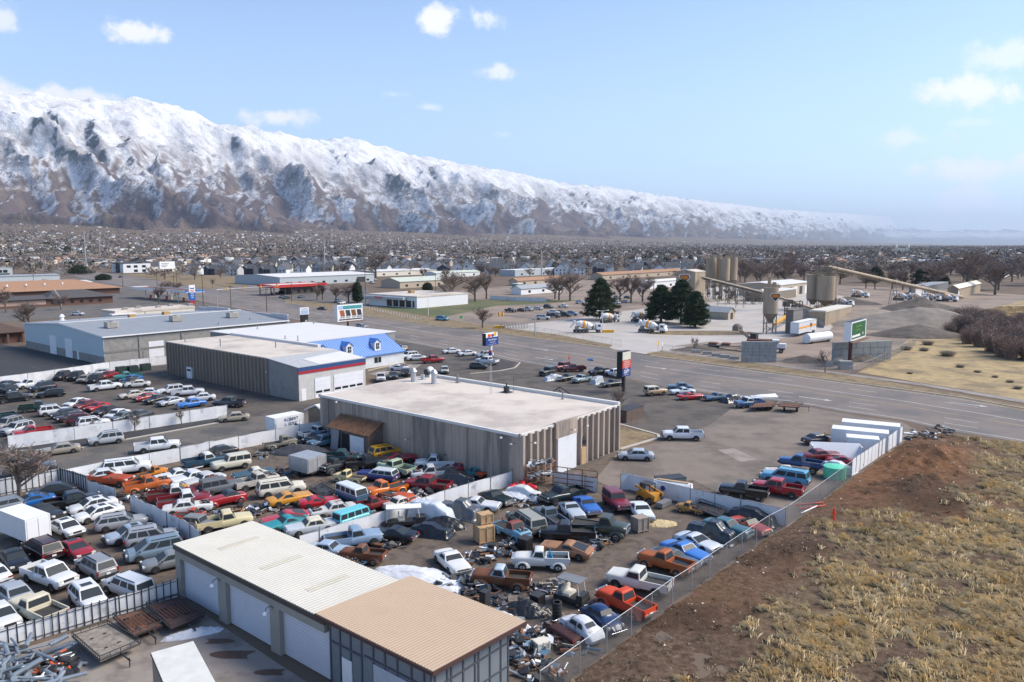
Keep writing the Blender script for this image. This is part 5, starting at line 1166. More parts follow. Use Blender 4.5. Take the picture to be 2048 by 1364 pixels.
('e','old_pickup','#244a50',75,420,300,420,'dark teal pickup cab in front of the tin shed',GJ,dict(wear=.1)),
('e','cab_truck','#2a3338',270,470,65,530,'blue black heavy truck with chrome engine parts',GJ,dict(wear=.1,scale=.85)),
('e','old_pickup','#26282c',290,490,610,455,'black pickup with yellow flames on the fender',GJ,{}),
('e','suv','#e8a717',480,395,800,335,'bright yellow SUV with roof rack beside the shed',GJ,{}),
('e','fastback','#a4252b',590,430,940,395,'dark red coupe in front of the yellow SUV',GJ,{}),
('e','old_pickup','#b9cfb0',880,560,615,490,'pale green and white old pickup cab',GJ,dict(wear=.25)),
('e','pickup_reg','#e8e9ea',1345,470,905,475,'white pickup with red roof patch by the workshop wall',GJ,{}),
('e','pickup_reg','#dcdddd',1300,560,885,590,'white pickup cab with stripped dark bed',GJ,dict(wear=.1)),
('e','station_wagon','#2b3474',760,610,372,565,'navy station wagon with a white roof',GJ,dict(roof='#d8dcdf')),
('e','van','#4d6a82',185,745,440,850,'white over slate blue split colour minibus',GJ,dict(roof='#e4e8ea')),
('e','cab_truck','#de7420',800,700,490,780,'orange tall truck cab and hood',GJ,dict(scale=.9)),
('e','cab_truck','#c2522a',610,770,890,850,'flat orange truck bed loaded with engine scrap',GJ,dict(wear=.3,scale=.85,drop=('roof','windscreen','side_window','rear_window'))),
('e','round_pickup','#8e2a26',400,900,620,860,'dark red rounded truck cab beside the minibus',GJ,dict(wear=.15,scale=.85)),
('e','pickup_ext','#8f2630',1290,720,808,665,'maroon extended cab pickup beside the fence',GJ,{}),
('e','tarp_car','#26282c',1150,630,1490,610,'car under a black tarpaulin inside the fence',GJ,{}),
('e','tarp_car','#3a3d42',1090,560,1420,590,'dark grey covered car behind the black one',GJ,{}),
('e','cab_truck','#e6d39c',380,620,205,600,'cream vintage truck cab behind the minibus',GJ,dict(scale=.7,wear=.1)),
('e','sedan','#c32127',1320,510,1490,485,'low red car by the workshop wall',GJ,dict(scale=.8)),
('e','muscle','#1f7f86',1570,545,1425,560,'teal small car body near the fence corner',GJ,dict(scale=.8,wear=.1)),
('e','muscle','#e2572a',1580,560,1720,530,'orange red car body at the fence corner',GJ,dict(scale=.8,wear=.1)),
('e','classic_sedan','#e0d6cf',715,880,880,830,'white car roof with pink stains against the fence',GJ,dict(scale=.85,wear=.2)),
('e','van','#6fd0dc',140,1080,470,970,'aqua blue rounded camper van behind the fence',GJ,dict(scale=.9)),
('b','pickup_reg','#b3461f',960,190,1330,215,'orange red pickup bed and chassis in the first wreck row',GJ,dict(wear=.5,drop=('roof','windscreen','side_window','rear_window'))),
('b','big_suv','#eceef0',1110,110,1500,60,'large white SUV beside the street fence',GJ,{}),
('b','sedan','#dfe3e8',1180,140,870,190,'white blue sedan above the orange truck bed',GJ,{}),
('b','muscle','#e9e9e4',1990,120,1610,190,'white flat roofed two door car, left of two',GJ,{}),
('b','classic_sedan','#e3e4e2',2140,150,1780,230,'white flat roofed sedan, right of two',GJ,{}),
('b','round_pickup','#c8662a',1320,300,1700,235,'orange rounded truck body lying in the wreck rows',GJ,dict(wear=.15)),
('b','cab_truck','#d98328',1450,150,1670,100,'small orange yellow tractor like cab upended',GJ,dict(scale=.6,wear=.2)),
('b','pickup_reg','#7a1c22',1500,400,2050,330,'dark red open pickup in front of a white roofed pickup',GJ,dict(wear=.2,roof='#e7e7e5')),
('b','old_pickup','#87222a',1620,470,2150,390,'maroon long bed pickup with a white cab roof',GJ,dict(roof='#ebebea')),
('b','muscle','#d9a23a',1830,300,2000,260,'yellow orange bonnet of a small wreck',GJ,dict(scale=.7,wear=.2)),
('b','classic_sedan','#dfe0df',1720,520,2130,470,'white car with the rear clip cut away',GJ,dict(wear=.3)),
('b','cab_truck','#c2442a',1840,560,2050,560,'red orange small cab shell beside the leaning fence',GJ,dict(scale=.55,wear=.3)),
('e','muscle','#15161a',890,1190,525,1150,'black muscle coupe with chrome bumper',GR,{}),
('e','old_pickup','#8fa9c4',80,1265,560,1190,'pale blue old pickup cab with a brown wooden bed',GR,dict(wear=.05)),
('e','classic_sedan','#a8bdd0',-60,1310,255,1345,'pale blue sedan behind the white roof of the garage',GR,dict(scale=.9)),
('e','round_pickup','#7b4a30',560,1390,275,1364,'rust brown roofed old pickup cab',GR,dict(wear=.6,scale=.85)),
('e','tarp_van','#d3dbe3',905,950,1270,1010,'vehicle wrapped in white plastic sheet with ropes',GR,dict(scale=1.02)),
('e','tarp_truck','#5a5d62',1225,900,1500,960,'vehicle under a grey tarpaulin beside the wrapped one',GR,dict(scale=.95)),
('e','muscle','#e2e4e8',1380,860,1700,890,'white muscle car with a blue bonnet',GR,{}),
('e','low_coupe','#1d2b27',1600,760,1850,850,'dark green fastback sports coupe by the inner fence',GR,{}),
('e','tarp_car','#17191c',905,1100,1250,1140,'black plastic wrapped wreck behind the black coupe',GR,dict(scale=.85)),
('f','tarp_car','#dfe1e2',1340,250,1600,300,'stripped race car body on a white sheet',GR,dict(scale=.9)),
('g','old_pickup','#1d2f33',790,160,290,275,'dark green chrome trimmed pickup facing left',GR,{}),
('g','muscle','#2d6cc0',700,230,880,400,'bright blue muscle coupe with white stripes at its tail',GR,{}),
('g','bronco','#8b1c2c',1000,215,1185,365,'red off road wagon with grey roof panel',GR,dict(roof='#7d3038')),
('g','muscle','#e7eeee',1290,300,1400,450,'white coupe body beside the chipboard crate',GR,{}),
('g','round_pickup','#687784',540,545,280,370,'slate grey rounded pickup with flat covered bed',GR,{}),
('g','low_coupe','#bfc7cf',560,290,710,440,'silver white sports car shell with open cockpit',GR,{}),
('g','big_suv','#6b6f66',300,600,40,420,'olive grey large SUV seen from behind',GR,dict(roof='#a7a598')),
('g','cab_truck','#424a3d',650,530,1190,610,'army green old truck facing right',GR,{}),
('g','old_pickup','#1a1b1e',760,620,420,610,'black square old truck behind the copper coupe',GR,{}),
('g','fastback','#a87a58',800,810,365,735,'copper brown fastback with its bonnet raised',GR,dict(wear=.35)),
('g','round_pickup','#e9e8e2',600,905,25,890,'glossy white rounded pickup truck in the right yard',GR,dict(roof='#efeeea')),
('g','old_pickup','#e3e2d8',1640,1190,1025,1050,'white long pickup with a spare wheel on top',GR,{}),
('g','round_pickup','#b3602f',1800,985,1390,860,'rust orange cab pickup with dark bed',GR,dict(wear=.5)),
('g','fastback','#4d5c66',1420,790,1920,955,'dark slate muscle car by the chain link fence',GR,{}),
('g','muscle','#3f7fd0',1570,700,2035,890,'blue muscle car with bonnet scoop, right row',GR,{}),
('g','sports','#d5dae0',1760,620,2110,760,'white low sports car near the fence',GR,{}),
('f','cab_truck','#6fa9c8',1140,590,1560,800,'light blue old pickup with red roof top',GR,dict(scale=.85,roof='#8a4a40',wear=.1)),
('f','muscle','#ecebe6',600,870,890,1140,'white sixties car beside the crumpled plastic sheet',GR,{}),
('f','round_pickup','#7a4a2c',1540,1220,945,1170,'brown and pale blue pickup with rusty open bed',GR,dict(roof='#bccbd8',wear=.4)),
('h','beetle','#1f3a66',880,455,1215,690,'navy blue beetle with chrome bumper',GR,dict()),
('h','beetle','#dfe3ea',985,775,665,570,'white beetle shell with its engine lid open',GR,dict(wear=.1,drop=('rear_bumper','number_plate'))),
('h','round_pickup','#d8491f',1490,520,1080,330,'orange red cab pickup with black open bed',GR,dict(wear=.05)),
('h','hot_rod','#43221f',720,760,545,660,'maroon tractor like engine on a rusty chassis',GR,dict(scale=.7,wear=.4,drop=('roof','windscreen','side_window','rear_window'))),
('l','fifties_sedan','#3c6770',110,1130,505,1245,'teal fifties sedan beside the black tarpaulin',GR,{}),
('l','convertible','#c84a2e',375,1110,595,1200,'orange red open top car by the chain link fence',GR,{}),
('l','tarp_car','#1c1e22',350,1040,670,1110,'car under a black cover below the white fence',GR,{}),
('l','tarp_truck','#2b2f34',0,1170,350,1260,'charcoal tarpaulin draped car in the right row',GR,dict(scale=.95)),
('l','sports','#c3d0de',-60,1245,190,1330,'pale blue sports car shell next to the charcoal cover',GR,{}),
('l','lifted_pickup','#1e4a80',1070,690,745,640,'lifted blue pickup with black roll bar on gravel',GF,{}),
('l','old_pickup','#17181b',645,905,238,850,'black old pickup without front bumper by the white fence',GF,{}),
('l','pickup_ext','#a91a26',935,890,495,820,'red extended cab pickup beside the black pickup',GF,{}),
('l','big_suv','#5fa3c4',960,800,600,740,'sky blue long wagon behind the red pickup',GF,{}),
('l','classic_sedan','#d8d3ce',880,715,650,705,'white stripped car frame behind the blue wagon',GF,dict(wear=.2,scale=.9)),
('l','sedan','#3b3c41',935,450,1170,430,'dark grey sedan near the white containers',GF,{}),
('l','classic_sedan','#7d1d24',950,580,1190,570,'dark maroon classic car behind the blue lifted pickup',GF,{}),
('l','muscle','#98212b',1190,610,1330,620,'crimson red car inside the open white tipper box',GF,dict(scale=.9)),
('l','tarp_car','#dfe2e4',1110,640,1300,680,'white covered car by the green tank',GF,dict(scale=.85)),
('l','cab_truck','#d8b955',1150,420,1260,440,'pale yellow old truck near the white trailer',GF,dict(scale=.75,wear=.1)),
('l','old_pickup','#e0854f',1300,470,1140,440,'orange and white old pickup nose',GF,dict(roof='#e9e9e6',scale=.8)),
('l','cab_truck','#d9cf9f',1540,460,1260,420,'yellow cab stake bed truck by the white trailer',GF,dict(scale=.9)),
('k','pickup','#e9ebee',1690,820,1302,812,'big white crew cab pickup on the front lot',GF,{}),
('k','sedan','#b4bcc6',1272,985,950,975,'silver blue sedan by the workshop corner',GF,{}),
('k','bronco','#b99a72',1180,460,1362,445,'tan and brown off road wagon with spare wheel',GF,dict(roof='#ddd2bd')),
('k','classic_sedan','#5d7388',1570,412,1375,410,'grey blue classic car behind the white coupe',GF,{}),
('k','muscle','#dde6ea',1620,440,1362,450,'white blue two door classic behind the red one',GF,{}),
('k','muscle','#c0262a',1435,495,1675,478,'red flat roofed two door classic',GF,{}),
('k','muscle','#4d6f8e',1850,485,1685,500,'blue and red worn classic beside the black cover',GF,dict(wear=.15)),
('k','tarp_car','#1f2024',1790,520,2030,490,'long car under a shiny black cover by the road',GF,{}),
('k','old_pickup','#2f5d8c',2160,540,1915,560,'white and blue old pickup facing left by the road',GF,dict(roof='#e6ecee')),
('k','jeep','#2c3230',460,275,318,305,'dark green open jeep first in the front row',GF,{}),
('k','jeep','#7a1a22',580,235,425,262,'maroon hard top jeep behind the green one',GF,{}),
('k','pickup_reg','#5a1c22',690,255,520,262,'dark maroon pickup at the road end of the front row',GF,{}),
('k','tarp_car','#b9bec4',515,320,355,338,'car wrapped in silver sheet, left of two',GF,dict(scale=.9)),
('k','muscle','#2b2d31',620,320,480,342,'charcoal muscle car between covered cars',GF,{}),
('k','old_pickup','#9fb0b8',750,330,585,362,'silver blue old pickup nose beside the sheeted car',GF,dict(scale=.9)),
('k','tarp_van','#aeb3b9',870,335,715,380,'car wrapped in silver sheet, right of two',GF,dict(scale=.75)),
('k','pickup_reg','#24262a',890,280,745,292,'black and white pickup behind the silver old pickup',GF,{}),
('k','old_pickup','#e3e4e6',1010,315,885,290,'white pickup with red stripe behind the sign',GF,{}),
('k','muscle','#15171c',1000,370,832,390,'black coupe with white wheels by the tall sign',GF,{}),
('m','sedan','#e7e8ea',910,352,748,362,'white sedan with painted door picture, left of three',GM,{}),
('m','sedan','#e7e8ea',1020,372,895,380,'white sedan with orange door picture, middle of three',GM,{}),
('m','suv_sunroof','#e5e6e8',1190,385,1018,396,'white crossover with door picture by the sign pole',GM,{}),
('m','pickup','#e9eaec',1235,455,1015,432,'white crew cab pickup by the planted bed',GM,{}),
('m','hatch','#3a3d42',980,480,1130,485,'dark grey hatchback beside the white pickup',GM,{}),
('m','pickup_ext','#a51e26',580,440,772,425,'red pickup facing the parked white sedans',GM,{}),
('m','sedan','#e5e6e8',615,410,470,415,'white sedan left of the red pickup',GM,{}),
('m','suv',WH,555,390,413,405,'white SUV by the blue roofed house corner',GM,{}),
('m','coupe','#e3e5e8',312,495,495,500,'white coupe alone on the dark tarmac',GM,{}),
('m','sedan','#b7b9b6',770,485,780,545,'silver sedan facing the camera beyond the white roof',GM,{}),
('m','pickup_reg','#e4e5e6',250,560,255,605,'white pickup facing away beside the garage front',GM,{}),
('m','sedan','#4c4f55',350,540,360,580,'dark grey car hood up beyond the roof edge, left',GM,{}),
('m','hatch','#3a3c42',450,515,465,560,'dark grey hatchback beyond the roof edge, right',GM,{}),
('m','suv','#4b4e54',440,345,385,335,'grey SUV just beyond the blue roof corner',GM,{}),
('m','wagon','#b9bec2',50,145,148,155,'silver wagon driving on the main road',None,{}),
('o','sedan','#2a2c30',1035,575,965,570,'dark sedan driving on the main road by the junction',None,{}),
('q','suv','#e6e7e9',570,455,710,455,'white van like SUV on the side street behind the warehouse',None,{}),
('q','sedan','#1d2025',1355,215,1310,208,'dark car driving far up the main road',None,{}),
('q','suv','#1e2126',1010,150,960,140,'black SUV driving past the modern white block',None,{}),
('s','sedan','#22252a',525,445,492,438,'tiny dark car at the far bend of the road',None,{}),
]
STN = 'cars at the fuel stations and shops across the road'
ROWS += [('o',k,c,x0,y0,x1,y1,l,STN,{}) for (k,c,x0,y0,x1,y1,l) in [
('sedan','#3a4a66',715,470,635,480,'dark blue sedan by the flags at the red station'),('sedan','#1a1c20',750,478,665,486,'black sedan parked by the flags'),('sedan','#4b5a70',865,470,795,478,'blue grey sedan under the red canopy edge'),
('pickup_reg','#2b2d31',690,440,630,445,'dark pickup under the red canopy'),('suv','#a7b3ba',1150,505,1090,520,'silver SUV between the lawn trees'),('sedan','#e3e4e6',1200,520,1120,530,'white sedan by the billboard trees'),
('suv','#20242a',1390,480,1320,488,'dark green SUV by the white clinic corner'),('minivan','#7fa3ab',1940,650,2040,660,'pale teal minivan on the dirt verge'),('sedan','#2a2c31',1530,385,1600,390,'dark car beside the beige strip building'),
('suv','#d8dadc',1370,355,1450,360,'white SUV by the grey warehouse'),('pickup','#e3e3e4',1400,330,1460,335,'white pickup by the grey warehouse doors'),('sedan','#8a8e94',1920,375,2000,380,'grey car at the beige strip right end')]]
TL = 'cars parked in the dirt truck lot'
ROWS += [('n',k,c,x0,y0,x1,y1,l,TL,{}) for (k,c,x0,y0,x1,y1,l) in [
('pickup','#23262a',610,505,715,515,'black crew pickup first in the truck lot row'),('sedan','#3a2226',710,500,795,508,'dark maroon sedan second in the truck lot row'),('suv','#c4c7ca',775,495,855,505,'white SUV third in the truck lot row'),('sedan','#d0d2d4',845,488,925,493,'white sedan fourth in the truck lot row'),
('suv','#2b2e33',925,475,1015,482,'black SUV behind the truck lot row'),('pickup_reg','#e4e4e5',1060,470,1125,475,'white pickup facing left in the truck lot'),('pickup','#e5e6e8',960,525,1050,528,'white pickup in the middle of the dirt lot'),('sedan','#33363b',1040,520,1100,525,'dark grey car beside the middle pickup'),
('pickup','#3a3e44',965,550,1060,556,'dark pickup near the mesh fence'),('suv','#2a3340',1080,545,1150,550,'navy SUV near the mesh fence'),('suv','#8fb0cc',1130,535,1205,538,'pale blue SUV right of the navy one'),('big_suv','#e0e1e2',870,570,985,572,'long white limousine like wagon by the mesh fence'),
('suv','#e3e4e5',1190,440,1275,442,'white SUV under the tall pine'),('suv','#dcdedf',1490,440,1560,445,'white SUV among bare trees, nearest'),('suv','#c5c8ca',1500,400,1580,405,'white SUV among bare trees, farther'),('sedan','#b6b9bc',1560,430,1640,436,'silver sedan among bare trees'),
('minivan','#7db5c9',50,575,155,580,'light teal minivan at the road verge'),('sedan','#41454a',1590,395,1650,400,'grey sedan among bare trees at the back')]]
for (c, key, col, rx, ry, fx, fy, lab, grp, kw) in ROWS:
 place_vehicle(key, col, C(c, rx, ry), C(c, fx, fy), lab, grp, **kw)
ORD = 'first second third fourth fifth sixth seventh eighth ninth tenth eleventh twelfth thirteenth fourteenth fifteenth sixteenth seventeenth eighteenth nineteenth twentieth twenty-first twenty-second'.split()
# ---------------- fences ----------------
fwhite = mat('fence_white_panel', (.68, .685, .70), .7, var=.08, scale=.9, stain=(.42, .42, .44), stain_amt=.30, stain_scale=.7)
wire = mat('fence_wire', (.22, .22, .22), .5, metal=.4)
def poly_w(pts): return [W(*p) for p in pts]
def resample(q, st):
 out = [q[0]];
 for a, b in zip(q, q[1:]):
  n = max(1, round((b-a).length/st))
  for i in range(1, n+1): out.append(a.lerp(b, i/n))
 return out
def panel_fence(pts, h, label, post_step=3.0, post_h=None, m=None, stripe=None, seed=1, wob=.04, pm=None):
 q = poly_w(pts); o = empty('panel_fence', q[0], 0, label, 'fence'); q = [p-q[0] for p in q]; rn = random.Random(seed)
 mb = MB(); ps = resample(q, .9); hs = [h+rn.uniform(-wob, wob) for _ in ps]; off = [rn.uniform(-wob, wob) for _ in ps]
 for i, (a, b) in enumerate(zip(ps, ps[1:])):
  d = (b-a).normalized(); n = Vector((-d.y, d.x, 0)); a1 = a+n*off[i]; b1 = b+n*off[i+1]
  mb.add([a1, b1, b1+Vector((0, 0, hs[i+1])), a1+Vector((0, 0, hs[i])), a1+n*.03, b1+n*.03, b1+n*.03+Vector((0, 0, hs[i+1])), a1+n*.03+Vector((0, 0, hs[i]))], [(0, 1, 2, 3), (5, 4, 7, 6), (3, 2, 6, 7)])
 mb.build('panels', m or fwhite, o)
 k = MB() ;
 for p in resample(q, post_step): k.tube(p, p+Vector((0, 0, post_h or h+.12)), .035, n=6)
 for i in range(len(q)-1): k.tube(q[i]+Vector((0, 0, h)), q[i+1]+Vector((0, 0, h)), .02, n=5)
 k.build('posts', pm or wire, o)
 if stripe:
  s = MB()
  for a, b in zip(q, q[1:]):
   d = (b-a).normalized(); n = Vector((d.y, -d.x, 0)); L_ = (b-a).length; c = int(L_/stripe)
   for i in range(c+1):
    p = a+d*(i*stripe); s.box(p+n*.05+Vector((0, 0, h/2+.05)), (.055, .055, h+.14), 0)
   for z in (.25, h-.12): s.tube(a+n*.05+Vector((0, 0, z)), b+n*.05+Vector((0, 0, z)), .03, n=4)
  s.build('iron_bars', dkm, o)
 return o
panel_fence([(-40,778),(0,773),(110,758),(220,741),(337,728)], 1.9, 'white panel fence behind the dealer lot, below the grey warehouse', 4.0, 2.4, seed=2)
panel_fence([(17,900),(150,881),(300,858),(456,834)], 1.95, 'white panel fence between the dealer lot and the street', 6, 2.0, seed=3)
panel_fence([(127,970),(210,952),(300,934),(420,911),(478,898),(552,883),(645,865)], 1.75, 'white fence with chain link posts between the street and the salvage yard', 3.0, 2.5, seed=4)
panel_fence([(-40,1000),(0,992),(123,969)], 1.85, 'white fence with black iron bars at the left of the gravel yard', 6, stripe=.62, seed=5)
panel_fence([(123,969),(150,977),(176,986)], 1.9, 'short barred white fence panel beside the yard gate', 3, stripe=.5, seed=6)
panel_fence([(176,987),(203,995),(231,1004)], 1.5, 'short leaning white fence piece before the gap', 3, seed=7, wob=.1)
panel_fence([(262,1022),(310,1046),(360,1072),(402,1096)], 1.7, 'leaning white fence between the gravel yard and the wrecks', 2.4, seed=8, wob=.12)
panel_fence([(-30,1312),(0,1302),(120,1266),(240,1230),(357,1194)], 1.45, 'white fence with black iron bars beside the flat trailers', 6, stripe=.52, seed=9)
panel_fence([(600,1108),(640,1096),(770,1054),(890,1011),(1024,971)], 1.65, 'long white fence dividing the salvage yard from the workshop corner', 3.1, 2.0, seed=10)
panel_fence([(1245,976),(1380,1009),(1480,1032),(1570,1053)], 1.75, 'white fence between the right yard and the gravel lot', 3.4, 2.2, seed=11)
panel_fence([(1241,980),(1262,979)], 1.8, 'open white gate leaf beside the skid steer', 1.0, seed=12)
panel_fence([(1703,953),(1735,930),(1770,906),(1804,882)], 2.05, 'tall white slatted fence beside the white containers', 1.6, 2.1, seed=13)
panel_fence([(1106,980-12),(1170,990-14),(1194,986)], 1.5, 'white corrugated sheet behind the steel rack', 3, seed=14)
panel_fence([(979,599),(1030,602),(1092,604)], 2.0, 'far white vinyl fence behind the green lawn', 4, seed=15)
panel_fence([(575,556-8),(640,556-9),(690,556-10)], 1.6, 'distant white fence in front of the townhouses', 6, seed=16)
panel_fence([(230,551-14),(330,559-18),(420,553-10)], 1.2, 'low pale fence at the edge of the vacant field', 8, seed=17, m=concw)
def chain_fence(pts, h, label, sp=.14, post_step=3.0, wr=.006, dense=True):
 q = poly_w(pts); o = empty('chain_link_fence', q[0], 0, label, 'fence'); q0 = q[0].copy(); q = [p-q0 for p in q]
 k = MB()
 for p in resample(q, post_step): k.tube(p, p+Vector((0, 0, h+.05)), .035, n=6)
 for a, b in zip(q, q[1:]): k.tube(a+Vector((0, 0, h)), b+Vector((0, 0, h)), .024, n=5)
 k.build('posts', galv, o)
 m = MB()
 for a, b in zip(q, q[1:]):
  L_ = (b-a).length; d = (b-a)/L_; n = int(L_/sp)
  for i in range(-int(h/sp), n+1):
   for s in (1, -1):
    x0 = i*sp; x1 = x0+h; z0, z1 = (0, h) if s == 1 else (h, 0)
    t0 = max(0, (0-x0)/h); t1 = min(1, (L_-x0)/h)
    if t1 <= t0: continue
    m.tube(a+d*(x0+h*t0)+Vector((0, 0, z0+(z1-z0)*t0)), a+d*(x0+h*t1)+Vector((0, 0, z0+(z1-z0)*t1)), wr, n=3, cap=False)
 m.build('mesh', wire, o); return o
chain_fence([(1574,1052),(1537,1072),(1512,1089),(1383,1181),(1344,1207),(1303,1238),(1262,1270),(1213,1306),(1159,1345),(1080,1405)], 2.0, 'chain link fence between the right yard and the dry field')
chain_fence([(1703,955),(1640,1003),(1576,1051)], 2.0, 'chain link fence beside the green tank and the red pickup')
chain_fence([(900,641),(960,646),(1060,665),(1150,680),(1242,695)], 2.0, 'mesh fence along the far verge before the mixer trucks', .5, 4, .012)
chain_fence([(1325,703),(1345,707),(1440,721),(1560,738),(1700,751),(1745,735),(1800,706),(1830,690)], 1.9, 'mesh fence along the concrete plant edge', .5, 4, .012)
p0 = MB(); p0.box((0, 0, .5), (.22, .22, 1.0)); p0.cone((0, 0, 1.0), .12, .1, 4)
pp = p0.build('marker_post', whp)
def repeat(o, pts, label, cat, group, rz=None):
 res = []
 for i, p in enumerate(pts):
  c = o if i == 0 else o.copy()
  if i: COL.objects.link(c)
  c.location = p; tag(c, ORD[i]+' '+label, cat, group); res.append(c)
  if rz: c.rotation_euler.z = rz[i]
 return res
repeat(pp, [W(728+i*5.4, 616.5+i*1.18) for i in range(22)], 'white post from the left in the row along the green lawn', 'post', 'white marker posts along the lawn')
# ---------------- signs ----------------
def text(s, size, x, y, z, m, parent, rz=0, name='lettering', ext_=.01, align='CENTER'):
 cu = bpy.data.curves.new('t', 'FONT'); cu.body = s; cu.size = size; cu.align_x = align; cu.align_y = 'CENTER'; cu.extrude = ext_
 o = bpy.data.objects.new('t', cu); COL.objects.link(o); bpy.context.view_layer.update()
 me = bpy.data.meshes.new_from_object(o.evaluated_get(bpy.context.evaluated_depsgraph_get())); bpy.data.objects.remove(o); bpy.data.curves.remove(cu)
 me.name = name; me.materials.clear(); me.materials.append(m); r = bpy.data.objects.new(name, me); COL.objects.link(r)
 r.location = (x, y, z); r.rotation_euler = (math.pi/2, 0, rz); r.parent = parent; return r
def signroot(name, px, py, label, cat='sign'):
 g = W(px, py); return Bld(name, Vector((g.x, g.y, 0)), label, cat)
blackp = mat('sign_black', (.012, .012, .014), .5); cream_p = mat('sign_cream', (.62, .60, .50), .5); redp = mat('sign_red', '#d8452b', .45, var=.03); bluep = mat('sign_blue', '#173f86', .45, var=.03); whs_ = mat('sign_white', (.78, .78, .78), .45, var=.03); yel = mat('sign_yellow', '#e0a81c', .45, var=.03); orm = mat('sign_orange', '#e07a28', .45, var=.03)
b = signroot('pylon_sign', 1246.5, 784, 'tall black pylon sign with cream, red and blue panels on the front lot')
z0, z1 = hgt(b.g, 752), hgt(b.g, 702); wd = 3.0
b.box('post', -.25, .25, -.25, .25, 0, z0+.2, blackp); b.box('cabinet', -wd/2, wd/2, -.55, .55, z0, z1, blackp); hh = (z1-z0)
for (nm, a, c, m_) in (('sign_panel', .66, .98, cream_p), ('sign_panel', .335, .645, redp), ('sign_panel', .02, .33, bluep)):
 o = b.box(nm, -wd/2+.1, wd/2-.05, -.60, -.55, z0+hh*a, z0+hh*c, m_);
 if m_ is redp:
  for i, s in enumerate(('CLASSIC CARS', 'AND TRUCKS', 'PARTS BOUGHT', 'AND SOLD')): text(s, .30, 0, -.62, z0+hh*(.60-i*.072), whs_, b.o)
 if m_ is bluep:
  text('B&M', .95, 0, -.62, z0+hh*.19, whs_, b.o); text('AUTO SALES', .26, 0, -.62, z0+hh*.07, whs_, b.o)
  k = MB(); n = 20; k.add([(math.cos(t)*r, -.61, z0+hh*.22+math.sin(t)*r) for t in [math.pi*i/n for i in range(n+1)] for r in (.50, .58)], [(2*i, 2*i+1, 2*i+3, 2*i+2) for i in range(n)]); b.part('emblem', k, whs_)
b = signroot('repair_sign', 981, 718, 'blue Auto Repair pylon sign on a white pole above parked cars')
z0, z1 = hgt(b.g, 690), hgt(b.g, 665.5); zm = z0+(z1-z0)*.66; wd = b.ub(994)-b.ub(969.5)
k = MB(); k.tube((0, 0, 0), (0, 0, z0+.1), .42, n=12); b.part('post', k, whs_)
k = MB(); k.tube((0, 0, .9), (0, 0, 1.6), .43, n=12, cap=False); b.part('post_band', k, bluep); k = MB(); k.tube((0, 0, 1.62), (0, 0, 2.1), .43, n=12, cap=False); b.part('post_band', k, redp)
b.box('cabinet', -wd/2, wd/2, -.55, .55, z0, zm, bluep); b.box('top_panel', -wd/2, wd/2-.2, -.5, .5, zm, z1, whs_); b.box('cabinet_side', -wd/2-.05, -wd/2, -.55, .55, z0, z1, blackp)
text('Auto Repair', .62, .1, -.58, z0+(zm-z0)*.70, whs_, b.o); text('Transmissions', .36, .1, -.58, z0+(zm-z0)*.40, whs_, b.o); text('Brakes - Alignments - Tires', .24, .1, -.58, z0+(zm-z0)*.14, whs_, b.o)
for (x, z, r, m_) in ((-1.1, .5, .45, redp), (-.35, .55, .34, orm), (.25, .5, .36, bluep), (1.1, .75, .50, yel)):
 k = MB(); k.tube((x, -.53, zm+z-.1), (x, -.50, zm+z-.1), r, n=16); b.part('picture', k, m_)
def billboard(px, py, pl, pr, yt, yb, label, face, postm=None, pw=.3):
 b = signroot('billboard', px, py, label, 'billboard'); za, zb_ = hgt(b.g, yb), hgt(b.g, yt); x0 = b.ub(pl); x1 = b.ub(pr)
 k = MB(); k.tube((0, 0, 0), (0, 0, za), pw, n=12); b.part('post', k, postm or mat('oxide_red_steel', (.075, .02, .02), .6))
 b.box('cabinet', x0, x1, -.9, .5, za, zb_, blackp); b.box('frame', x0, x1, -.98, -.9, za, zb_, whs_)
 for xx in (x0, x1): b.box('edge_trim', xx-.06, xx+.06, -1.02, .52, za, zb_, whs_)
 b.box('catwalk', x0-.4, x1+.3, -1.8, -.9, za-.35, za-.25, rustm)
 face(b, x0, x1, za, zb_); return b
def face_a(b, x0, x1, za, zb_):
 w_ = x1-x0; h = zb_-za; y = -1.0
 b.box('banner', x0+w_*.22, x1-w_*.03, y-.02, y, za+h*.72, za+h*.92, mat('sign_teal', '#3f8f93', .5)); b.box('banner', x0+w_*.04, x0+w_*.22, y-.02, y, za+h*.72, za+h*.92, mat('sign_pale_blue', '#9fb9d6', .5))
 for i, c in enumerate(('#a3542e', '#2c3a40', '#7a4a22', '#33303a')):
  xa = x0+w_*(.08+.225*i); k = MB(); k.add([(xa, y-.03, za+h*.66), (xa+w_*.17, y-.03, za+h*.66), (xa+w_*.215, y-.03, za+h*.30), (xa+w_*.045, y-.03, za+h*.30)], [(0, 3, 2, 1)]); b.part('picture', k, mat('pic%d' % i, c, .5, var=.35, scale=3))
 for i, s in enumerate(('STAY', 'PLAY', 'EAT', 'RELAX')): text(s, h*.15, x0+w_*(.20+.225*i), y-.03, za+h*.22, blackp, b.o)
 b.box('banner', x0+w_*.05, x1-w_*.03, y-.02, y, za+h*.06, za+h*.13, blackp)
billboard(696, 661, 672, 722, 608, 641, 'white framed billboard with four slanted pictures beside the road', face_a)
